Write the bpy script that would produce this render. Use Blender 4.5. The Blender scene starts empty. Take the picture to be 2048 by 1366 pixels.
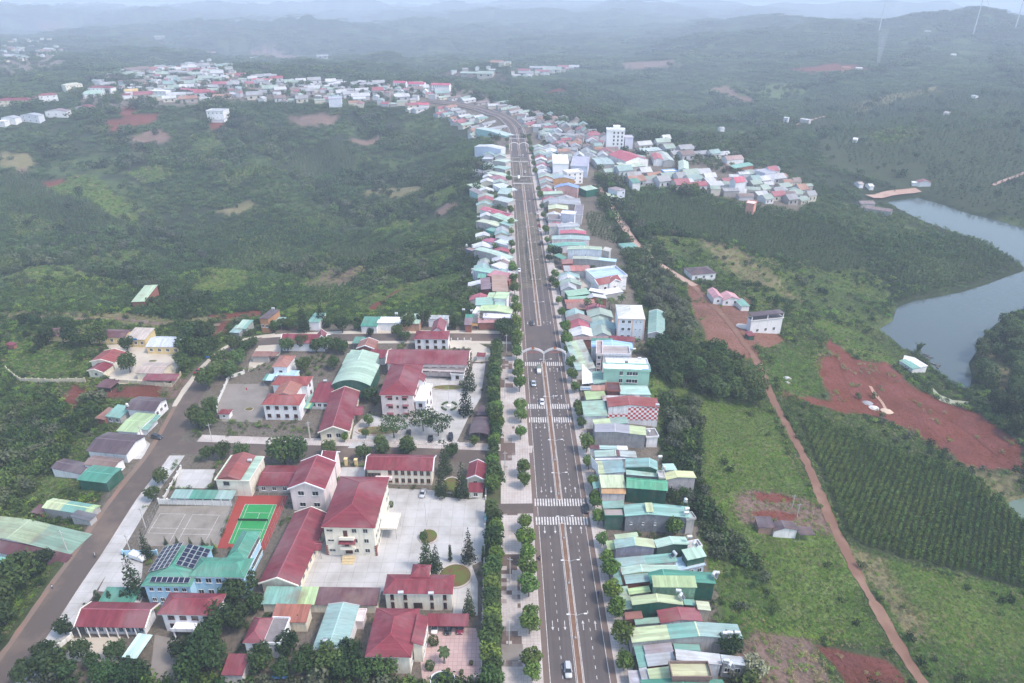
import bpy, math, random
import numpy as np
from mathutils import Vector, Matrix
from mathutils import noise as mnoise

random.seed(7); RNG = np.random.default_rng(11)
SC = bpy.context.scene
COL = SC.collection

# ------------------------------------------------------------------ camera
CAM_H = 160.0            # drone height above the boulevard
FPX = 1400.0             # focal length in photograph pixels (2048 wide)
PITCH = math.atan(728.0 / FPX)
cam = bpy.data.cameras.new('camera'); camo = bpy.data.objects.new('camera', cam)
COL.objects.link(camo)
cam.sensor_width = 36.0; cam.lens = FPX / 2048.0 * 36.0
cam.clip_start = 1.0; cam.clip_end = 40000.0
camo.location = (0, 0, CAM_H); camo.rotation_euler = (math.pi / 2 - PITCH, 0, 0)
SC.camera = camo

# ------------------------------------------------------------------ sky, sun, exposure
SUN_EL, SUN_AZ = math.radians(56), math.radians(112)     # azimuth from +Y towards +X
world = bpy.data.worlds.new('World'); SC.world = world; world.use_nodes = True
wn = world.node_tree; wn.nodes.clear()
sky = wn.nodes.new('ShaderNodeTexSky'); sky.sky_type = 'NISHITA'; sky.sun_disc = False
sky.sun_elevation = SUN_EL; sky.sun_rotation = SUN_AZ
sky.air_density = 1.5; sky.dust_density = 3.0; sky.ozone_density = 0.7; sky.altitude = 600
bg = wn.nodes.new('ShaderNodeBackground'); bg.inputs['Strength'].default_value = 0.14
wo = wn.nodes.new('ShaderNodeOutputWorld')
wn.links.new(sky.outputs[0], bg.inputs[0]); wn.links.new(bg.outputs[0], wo.inputs[0])
sl = bpy.data.lights.new('sun', 'SUN'); sl.energy = 1.5; sl.angle = math.radians(10); sl.color = (1.0, 0.90, 0.82)
so = bpy.data.objects.new('sun', sl); COL.objects.link(so)
sd = Vector((math.sin(SUN_AZ) * math.cos(SUN_EL), math.cos(SUN_AZ) * math.cos(SUN_EL), math.sin(SUN_EL)))
so.rotation_euler = sd.to_track_quat('Z', 'Y').to_euler(); so.location = (0, 0, 300)
SC.view_settings.view_transform = 'Standard'; SC.view_settings.look = 'None'
SC.view_settings.gamma = 1.0; SC.view_settings.exposure = 1.14
SC.cycles.use_denoising = True
SC.cycles.max_bounces = 6; SC.cycles.diffuse_bounces = 3; SC.cycles.glossy_bounces = 2
SC.cycles.transmission_bounces = 2; SC.cycles.volume_bounces = 3; SC.cycles.transparent_max_bounces = 8
SC.cycles.use_adaptive_sampling = True; SC.cycles.adaptive_threshold = 0.02
HAZE_DENSITY = 0.00024

# ------------------------------------------------------------------ photograph pixel -> place
cT, sT = math.cos(PITCH), math.sin(PITCH)
def rays(p):
    p = np.atleast_2d(np.asarray(p, float))
    u = (p[:, 0] - 1024) / FPX; v = (p[:, 1] - 683) / FPX
    return np.stack([u, cT - v * sT, -(sT + v * cT)], 1)
def on_plane(p, z=0.0):
    d = rays(p); t = (z - CAM_H) / d[:, 2]
    return np.stack([d[:, 0] * t, d[:, 1] * t, np.full(len(d), z)], 1)

LAKE_Z = -32.0
LAKE_PX = [(1768,402),(1800,399),(1837,395),(1881,407),(1929,424),(1997,441),(2048,455),(2130,470),(2260,500),(2330,545),(2250,575),(2130,590),
  (2048,621),(2020,633),(1995,653),(1970,678),(1963,700),(1944,728),(1950,754),(1950,783),(1912,785),(1897,773),(1884,754),(1856,732),
  (1843,713),(1802,700),(1773,675),(1748,659),(1780,640),(1789,613),(1821,600),(1875,591),(1922,581),(1970,567),(2020,549),(2044,542),
  (2045,532),(2030,523),(2001,508),(1979,491),(1938,477),(1906,465),(1850,445),(1800,421)]
POND_PX = [(2012,1004),(2040,997),(2120,985),(2160,1060),(2080,1075),(2048,1046),(2024,1026)]
MUD_PX = [(1866,776),(1880,790),(1905,800),(1936,803),(1936,812),(1905,811),(1880,802),(1868,790)]
def wpoly(px, z): return on_plane(px, z)[:, :2]
LAKE_W = wpoly(LAKE_PX, LAKE_Z); POND_W = wpoly(POND_PX, -27.0); MUD_W = wpoly(MUD_PX, -27.5)

def inside(P, poly):
    x, y = P[:, 0], P[:, 1]; r = np.zeros(len(P), bool); n = len(poly)
    for i in range(n):
        x1, y1 = poly[i]; x2, y2 = poly[(i + 1) % n]
        c = (y1 > y) != (y2 > y)
        r ^= c & (x < (x2 - x1) * (y - y1) / (y2 - y1 + 1e-12) + x1)
    return r
def pdist(P, poly, closed=True):
    poly = np.asarray(poly, float); n = len(poly); d = np.full(len(P), 1e18)
    for i in range(n if closed else n - 1):
        a = poly[i]; b = poly[(i + 1) % n]; ab = b - a
        t = np.clip(((P - a) @ ab) / (ab @ ab + 1e-12), 0, 1)
        q = a + t[:, None] * ab; d = np.minimum(d, ((P - q) ** 2).sum(1))
    return np.sqrt(d)
def sdist(P, poly):
    d = pdist(P, poly); return np.where(inside(P, poly), -d, d)
def smooth(a, b, x):
    t = np.clip((x - a) / (b - a), 0, 1); return t * t * (3 - 2 * t)

# value-noise fbm in numpy
_perm = np.random.default_rng(5).random((256, 256))
def vnoise(x, y):
    xi = np.floor(x).astype(int); yi = np.floor(y).astype(int); fx = x - xi; fy = y - yi
    fx = fx * fx * (3 - 2 * fx); fy = fy * fy * (3 - 2 * fy)
    g = lambda a, b: _perm[a & 255, b & 255]
    return (g(xi, yi) * (1 - fx) + g(xi + 1, yi) * fx) * (1 - fy) + (g(xi, yi + 1) * (1 - fx) + g(xi + 1, yi + 1) * fx) * fy
def fbm(x, y, o=4):
    s = 0; a = 0.5; f = 1.0
    for i in range(o):
        s = s + a * vnoise(x * f + 17.3 * i, y * f + 9.1 * i); a *= 0.5; f *= 2.03
    return s

# ------------------------------------------------------------------ terrain height: plateau with the road on its back, valleys either side
CTRL = []
def cp(z, *pts):
    for p in pts: CTRL.append((p[0], p[1], z))
cp(0, (1157,1366),(1100,850),(1085,700),(1055,450),(1040,300),(1000,235),(900,200),(700,190),(500,195),(320,180),(150,205),(60,215),
   (300,1300),(150,1120),(420,850),(600,750),(700,660),(500,660),(800,1000),(320,700),(0,1366),(640,1366),(900,1366),(1200,1100),(1180,950),
   (1250,1300),(1150,600),(1110,420),(990,600),(980,400),(970,300),(1120,330),(1250,310),(1100,260),(250,950),(180,690),(960,760),(420,140),
   (1440,1240),(1350,1050),(1300,760),(1270,640),(1220,520))
cp(-0.0, (300,1600),(1100,1700),(1900,1700))
cp(-6, (30,950),(20,1150)); cp(-9, (20,760)); cp(-5, (60,680),(250,620))
cp(-24, (520,575),(800,570)); cp(-20, (150,570)); cp(-50, (700,460),(450,480)); cp(-42, (250,470),(80,460)); cp(-36, (850,350),(650,330))
cp(-28, (300,350),(100,350)); cp(-14, (930,440),(915,560)); cp(-16, (600,250),(400,270),(880,255)); cp(-8, (200,255),(60,260))
cp(-5, (1420,1150),(1390,900),(1345,780)); cp(-8, (1300,600),(1330,520)); cp(-9, (1600,1250),(1500,1000),(1430,860))
cp(-12, (1840,1366),(1680,1080),(1590,900)); cp(-10, (1530,760)); cp(-8, (1450,640),(1390,575)); cp(-22, (1850,1000)); cp(-25, (2000,1120)); cp(-16, (2040,1330))
cp(-18, (1700,740)); cp(-24, (1850,840)); cp(-29, (1990,930),(1900,790)); cp(-14, (2046,730),(2300,800)); cp(-24, (1995,740))
cp(-23, (1850,490)); cp(-19, (1720,470)); cp(-8, (1500,440),(1350,420)); cp(-28, (1950,520)); cp(-20, (1650,580)); cp(-26, (1760,600)); cp(-13, (1560,600))
cp(-5, (1300,340),(1400,350)); cp(-12, (1550,385)); cp(-24, (1720,420)); cp(-28, (1800,380))
cp(-20, (1950,330)); cp(-8, (1830,260),(2030,250)); cp(-34, (1620,270)); cp(-55, (1400,225),(1270,210)); cp(-42, (1180,200)); cp(-40, (1500,160)); cp(-18, (1700,140),(1900,128)); cp(-70, (1250,150))
cp(-50, (700,140),(900,150)); cp(-50, (250,110)); cp(-18, (80,120)); cp(-70, (1000,125)); cp(-22, (1500,90),(1750,86),(1950,86))
cp(-110, (500,80),(1000,85),(100,70),(800,70),(1300,95)); cp(-70, (1700,62),(2040,60)); cp(-90, (1300,40),(500,45),(1000,50)); cp(-120, (1800,35),(1500,42),(200,30)); cp(-90, (1250,18),(500,16),(1550,24),(900,20)); cp(-160, (1400,8),(800,6),(1900,10),(200,5))
CTRL = np.array(CTRL, float)
_cw = np.array([on_plane(c[:2], c[2])[0, :2] for c in CTRL])
_K = np.sqrt(((_cw[:, None] - _cw[None]) ** 2).sum(2) + 25.0)
_n = len(_cw); _A = np.zeros((_n + 1, _n + 1)); _A[:_n, :_n] = _K + np.eye(_n) * 1e-3 ; _A[:_n, _n] = 1; _A[_n, :_n] = 1
_W = np.linalg.solve(_A, np.append(CTRL[:, 2], 0))
def terrain(x, y):
    x = np.asarray(x, float); y = np.asarray(y, float); shp = x.shape; x = x.ravel(); y = y.ravel()
    z = np.full(len(x), _W[_n])
    for i in range(_n): z += _W[i] * np.sqrt((x - _cw[i, 0]) ** 2 + (y - _cw[i, 1]) ** 2 + 25.0)
    z = np.clip(z, -190, 30)
    r = np.hypot(x, y)
    slope = smooth(1.0, 8.0, np.abs(z))
    z = z + slope * smooth(250, 900, r) * (9.0 * (fbm(x / 90, y / 90, 3) - 0.45) + smooth(-8, -30, z) * (x < 0) * 36 * (np.abs(fbm((x + .8 * y) / 150, (y - .8 * x) / 420 + 3, 3) - .47) * 3 - .4)) + smooth(700, 1400, r) * slope * 46 * (fbm(x / 380 + 9, y / 380, 3) - .45)
    far = smooth(1500, 3500, r)
    z = z + far * (fbm(x / 900 + 3, y / 900 + 7, 4) - 0.45) * 290 + far * 8
    z = z - smooth(9000, 12000, r) * 160
    z = np.sign(z) * np.maximum(np.abs(z) - 1.4, 0)
    P = np.stack([x, y], 1)
    near = (x > 150) & (y > 120) & (y < 1100)
    if near.any():
        Q = P[near]; zz = z[near]
        sd_ = sdist(Q, LAKE_W)
        zz = np.where(sd_ < 90, LAKE_Z - 3 + (np.maximum(zz, LAKE_Z + 1.5) - LAKE_Z + 3) * smooth(-6, 6, sd_) , zz)
        zz = np.where((sd_ > 0) & (sd_ < 60), np.minimum(zz, LAKE_Z + 1 + sd_ * 0.22), zz)
        for poly, lv in ((POND_W, -27.0), (MUD_W, -27.5)):
            s2 = sdist(Q, poly); zz = np.where(s2 < 14, lv - 1 + (np.maximum(zz, lv + 0.6) - lv + 1) * smooth(-3, 3, s2), zz)
        z[near] = zz
    return z.reshape(shp)

# a fast lookup of the same ground
_gx = np.arange(-1300, 1301, 5.0); _gy = np.arange(40, 1900, 5.0)
_gz = terrain(*np.meshgrid(_gx, _gy))
def tfast(x, y):
    x = np.asarray(x, float); y = np.asarray(y, float)
    ok = (x > -1295) & (x < 1295) & (y > 45) & (y < 1890)
    fx = np.clip((x + 1300) / 5.0, 0, len(_gx) - 1.001); fy = np.clip((y - 40) / 5.0, 0, len(_gy) - 1.001)
    i = fx.astype(int); j = fy.astype(int); a = fx - i; b = fy - j
    z = (_gz[j, i] * (1 - a) + _gz[j, i + 1] * a) * (1 - b) + (_gz[j + 1, i] * (1 - a) + _gz[j + 1, i + 1] * a) * b
    if not ok.all():
        k = ~ok; z = np.where(ok, z, 0.0); z[k] = terrain(x[k], y[k])
    return z
# the same ground as a lookup: march the ray down to it
def on_ground(p, up=0.0, steps=260):
    d = rays(p); n = len(d); t0 = np.full(n, 90.0); hit = np.zeros(n, bool); t1 = t0.copy()
    t = t0.copy()
    for i in range(steps):
        P = d * t[:, None]; gap = P[:, 2] + CAM_H - tfast(P[:, 0], P[:, 1]) - up
        below = gap < 0
        t1 = np.where(below & ~hit, t, t1); hit |= below
        if hit.all(): break
        step = np.maximum(gap * 0.9, t * 0.004)
        t0 = np.where(hit, t0, t); t = np.where(hit, t, np.minimum(t + step, 14000))
    for i in range(18):
        m = (t0 + t1) / 2; P = d * m[:, None]
        b = P[:, 2] + CAM_H - tfast(P[:, 0], P[:, 1]) - up < 0
        t1 = np.where(b, m, t1); t0 = np.where(b, t0, m)
    P = d * t1[:, None]; P[:, 2] += CAM_H
    return P

# ------------------------------------------------------------------ object helpers
def link(o, parent=None):
    COL.objects.link(o)
    if parent is not None: o.parent = parent
    return o
def tag(o, label=None, cat=None, group=None, kind=None):
    if label: o['label'] = label
    if cat: o['category'] = cat
    if group: o['group'] = group
    if kind: o['kind'] = kind
    return o
def empty(name, loc=(0, 0, 0), rz=0.0, label=None, cat=None, group=None):
    o = bpy.data.objects.new(name, None); o.location = loc; o.rotation_euler = (0, 0, rz); o.empty_display_size = 0.5
    link(o); return tag(o, label, cat, group)
class MB:
    "collects faces; one mesh, several material slots"
    def __init__(s): s.v = []; s.f = []; s.m = []
    def quad(s, a, b, c, d, m=0):
        i = len(s.v); s.v += [tuple(a), tuple(b), tuple(c), tuple(d)]; s.f.append((i, i + 1, i + 2, i + 3)); s.m.append(m)
    def poly(s, pts, m=0):
        i = len(s.v); s.v += [tuple(p) for p in pts]; s.f.append(tuple(range(i, i + len(pts)))); s.m.append(m)
    def box(s, x0, x1, y0, y1, z0, z1, m=0, bottom=True):
        i = len(s.v)
        s.v += [(x0, y0, z0), (x1, y0, z0), (x1, y1, z0), (x0, y1, z0), (x0, y0, z1), (x1, y0, z1), (x1, y1, z1), (x0, y1, z1)]
        fs = [(4, 5, 6, 7), (0, 1, 5, 4), (1, 2, 6, 5), (2, 3, 7, 6), (3, 0, 4, 7)] + ([(3, 2, 1, 0)] if bottom else [])
        for f in fs: s.f.append(tuple(i + k for k in f)); s.m.append(m)
    def bar(s, a, b, r, n=6, m=0, r2=None):
        a = Vector(a); b = Vector(b); d = (b - a).normalized(); r2 = r if r2 is None else r2
        u = d.orthogonal().normalized(); w = d.cross(u); i = len(s.v)
        for q, rr in ((a, r), (b, r2)):
            for k in range(n):
                t = 2 * math.pi * k / n; s.v.append(tuple(q + u * (rr * math.cos(t)) + w * (rr * math.sin(t))))
        for k in range(n):
            k2 = (k + 1) % n; s.f.append((i + k, i + k2, i + n + k2, i + n + k)); s.m.append(m)
        s.f.append(tuple(i + n + k for k in range(n))); s.m.append(m)
        s.f.append(tuple(i + n - 1 - k for k in range(n))); s.m.append(m)
    def lathe(s, prof, n=10, m=0, c=(0, 0, 0), axis='z'):
        i = len(s.v)
        for (r, z) in prof:
            for k in range(n):
                t = 2 * math.pi * k / n
                p = (r * math.cos(t), r * math.sin(t), z) if axis == 'z' else (z, r * math.cos(t), r * math.sin(t))
                s.v.append((c[0] + p[0], c[1] + p[1], c[2] + p[2]))
        for j in range(len(prof) - 1):
            for k in range(n):
                k2 = (k + 1) % n; s.f.append((i + j * n + k, i + j * n + k2, i + (j + 1) * n + k2, i + (j + 1) * n + k)); s.m.append(m)
    def mesh(s, name, mats, smooth=False):
        me = bpy.data.meshes.new(name); me.from_pydata(s.v, [], s.f)
        for mt in (mats if isinstance(mats, (list, tuple)) else [mats]): me.materials.append(mt)
        if s.m and max(s.m) > 0: me.polygons.foreach_set('material_index', s.m)
        if smooth: me.polygons.foreach_set('use_smooth', [True] * len(s.f))
        me.update(); return me
    def build(s, name, mats, parent=None, smooth=False, loc=None, rz=None):
        o = bpy.data.objects.new(name, s.mesh(name, mats, smooth))
        if loc is not None: o.location = loc
        if rz is not None: o.rotation_euler = (0, 0, rz)
        return link(o, parent)
def inst(name, me, parent=None, loc=(0, 0, 0), rz=0.0, sc=None):
    o = bpy.data.objects.new(name, me); o.location = loc; o.rotation_euler = (0, 0, rz)
    if sc is not None: o.scale = sc if hasattr(sc, '__len__') else (sc, sc, sc)
    return link(o, parent)

# ------------------------------------------------------------------ materials
MATS = {}
def nm(name):
    m = bpy.data.materials.new(name); m.use_nodes = True; nt = m.node_tree; b = nt.nodes['Principled BSDF']
    b.inputs['Specular IOR Level'].default_value = 0.25
    return m, nt, b
def N(nt, t, **k):
    n = nt.nodes.new(t)
    for a, v in k.items(): setattr(n, a, v)
    return n
def mixc(nt, fac, a, b, blend='MIX'):
    m = N(nt, 'ShaderNodeMix', data_type='RGBA', blend_type=blend)
    for s, v in ((0, fac), (6, a), (7, b)):
        if hasattr(v, 'links'): nt.links.new(v, m.inputs[s])
        elif s == 0: m.inputs[0].default_value = v
        else: m.inputs[s].default_value = (*v[:3], 1)
    return m.outputs[2]
def noise_fac(nt, scale, detail=4, lo=0.35, hi=0.65, coord='Object', rough=0.6, vec=None):
    if vec is None:
        tc = N(nt, 'ShaderNodeTexCoord'); vec = tc.outputs[coord]
    nz = N(nt, 'ShaderNodeTexNoise'); nz.inputs['Scale'].default_value = scale; nz.inputs['Detail'].default_value = detail; nz.inputs['Roughness'].default_value = rough
    nt.links.new(vec, nz.inputs['Vector'])
    mr = N(nt, 'ShaderNodeMapRange'); mr.inputs[1].default_value = lo; mr.inputs[2].default_value = hi
    nt.links.new(nz.outputs[0], mr.inputs[0]); return mr.outputs[0]
def geo_pos(nt): return N(nt, 'ShaderNodeNewGeometry').outputs['Position']
def shade(c, k): return tuple(min(0.95, max(0, x * k)) for x in c[:3])

def plaster(c, dirt=0.45, name='plaster'):
    key = ('pl', tuple(round(x, 3) for x in c), dirt)
    if key in MATS: return MATS[key]
    m, nt, b = nm(name)
    P = geo_pos(nt)
    f1 = noise_fac(nt, 0.35, 5, 0.42, 0.75, vec=P)
    mp = N(nt, 'ShaderNodeMapping'); mp.inputs['Scale'].default_value = (1.6, 1.6, 0.12); nt.links.new(P, mp.inputs[0])
    f2 = noise_fac(nt, 1.0, 4, 0.5, 0.8, vec=mp.outputs[0])
    c1 = mixc(nt, f1, c, shade(c, 1 - 0.35 * dirt))
    mu = N(nt, 'ShaderNodeMath', operation='MULTIPLY'); nt.links.new(f2, mu.inputs[0]); mu.inputs[1].default_value = dirt
    g = tuple(0.5 * x + 0.5 * y for x, y in zip(shade(c, 0.5), (0.12, 0.11, 0.1)))
    nt.links.new(mixc(nt, mu.outputs[0], c1, g), b.inputs['Base Color']); b.inputs['Roughness'].default_value = 0.85
    MATS[key] = m; return m
def metal_roof(c, axis='x', rust=0.25, name='corrugated_metal'):
    "painted corrugated sheet: ribs as fine relief, sheet-to-sheet fading, streaks and some rust"
    key = ('mr', tuple(round(x, 3) for x in c), axis, rust)
    if key in MATS: return MATS[key]
    lum = .3 * c[0] + .6 * c[1] + .1 * c[2]; c = tuple(.84 * x + .16 * lum * .95 for x in c[:3])     # paint chalked by the sun
    m, nt, b = nm(name)
    tc = N(nt, 'ShaderNodeTexCoord'); oi = N(nt, 'ShaderNodeObjectInfo')
    sep = N(nt, 'ShaderNodeSeparateXYZ'); nt.links.new(tc.outputs['Object'], sep.inputs[0])
    a = sep.outputs['X' if axis == 'x' else 'Y']      # axis = direction across the ribs
    def band(w):
        q = N(nt, 'ShaderNodeMath', operation='DIVIDE'); nt.links.new(a, q.inputs[0]); q.inputs[1].default_value = w
        fl = N(nt, 'ShaderNodeMath', operation='FLOOR'); nt.links.new(q.outputs[0], fl.inputs[0])
        ad = N(nt, 'ShaderNodeMath', operation='ADD'); nt.links.new(fl.outputs[0], ad.inputs[0]); nt.links.new(oi.outputs['Random'], ad.inputs[1])
        wn_ = N(nt, 'ShaderNodeTexWhiteNoise', noise_dimensions='1D'); nt.links.new(ad.outputs[0], wn_.inputs['W']); return wn_.outputs['Value'], q.outputs[0]
    r1, q = band(1.05)
    mr = N(nt, 'ShaderNodeMapRange'); mr.inputs[3].default_value = 0.78; mr.inputs[4].default_value = 1.12; nt.links.new(r1, mr.inputs[0])
    hv = N(nt, 'ShaderNodeHueSaturation'); hv.inputs['Color'].default_value = (*c[:3], 1); nt.links.new(mr.outputs[0], hv.inputs['Value'])
    mp = N(nt, 'ShaderNodeMapping'); mp.inputs['Scale'].default_value = (1.5, 0.12, 1) if axis == 'x' else (0.12, 1.5, 1)
    nt.links.new(tc.outputs['Object'], mp.inputs[0])
    f = noise_fac(nt, 1.0, 5, 0.42, 0.74, vec=mp.outputs[0])
    c2 = mixc(nt, f, hv.outputs[0], shade(c, 0.62))
    P = geo_pos(nt); f3 = noise_fac(nt, 0.22, 6, 0.49, 0.70, vec=P)
    mu = N(nt, 'ShaderNodeMath', operation='MULTIPLY'); nt.links.new(f3, mu.inputs[0]); mu.inputs[1].default_value = min(.9, rust * 1.5 + .08)
    c3 = mixc(nt, mu.outputs[0], c2, (0.2, 0.12, 0.08))
    f4 = noise_fac(nt, 0.08, 3, 0.45, 0.65, vec=P)
    mu2 = N(nt, 'ShaderNodeMath', operation='MULTIPLY'); nt.links.new(f4, mu2.inputs[0]); mu2.inputs[1].default_value = 0.28
    c4 = mixc(nt, mu2.outputs[0], c3, tuple(0.5 * x + 0.22 for x in c[:3]))
    nt.links.new(c4, b.inputs['Base Color']); b.inputs['Roughness'].default_value = 0.5
    sn = N(nt, 'ShaderNodeMath', operation='SINE'); ml = N(nt, 'ShaderNodeMath', operation='MULTIPLY'); nt.links.new(a, ml.inputs[0]); ml.inputs[1].default_value = 2 * math.pi / 0.35
    nt.links.new(ml.outputs[0], sn.inputs[0])
    bp = N(nt, 'ShaderNodeBump'); bp.inputs['Distance'].default_value = 0.03; bp.inputs['Strength'].default_value = 0.5
    nt.links.new(sn.outputs[0], bp.inputs['Height']); nt.links.new(bp.outputs[0], b.inputs['Normal'])
    MATS[key] = m; return m
def plain(c, rough=0.7, name='paint', metallic=0.0, var=0.15):
    key = ('p', tuple(round(x, 3) for x in c), rough, metallic)
    if key in MATS: return MATS[key]
    m, nt, b = nm(name)
    f = noise_fac(nt, 0.9, 4, 0.35, 0.7, vec=geo_pos(nt))
    nt.links.new(mixc(nt, f, c, shade(c, 1 - var * 2)), b.inputs['Base Color'])
    b.inputs['Roughness'].default_value = rough; b.inputs['Metallic'].default_value = metallic
    MATS[key] = m; return m
def glass():
    if 'glass' in MATS: return MATS['glass']
    m, nt, b = nm('window_glass')
    b.inputs['Base Color'].default_value = (0.02, 0.025, 0.03, 1); b.inputs['Roughness'].default_value = 0.08; b.inputs['Specular IOR Level'].default_value = 0.6
    MATS['glass'] = m; return m
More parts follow.
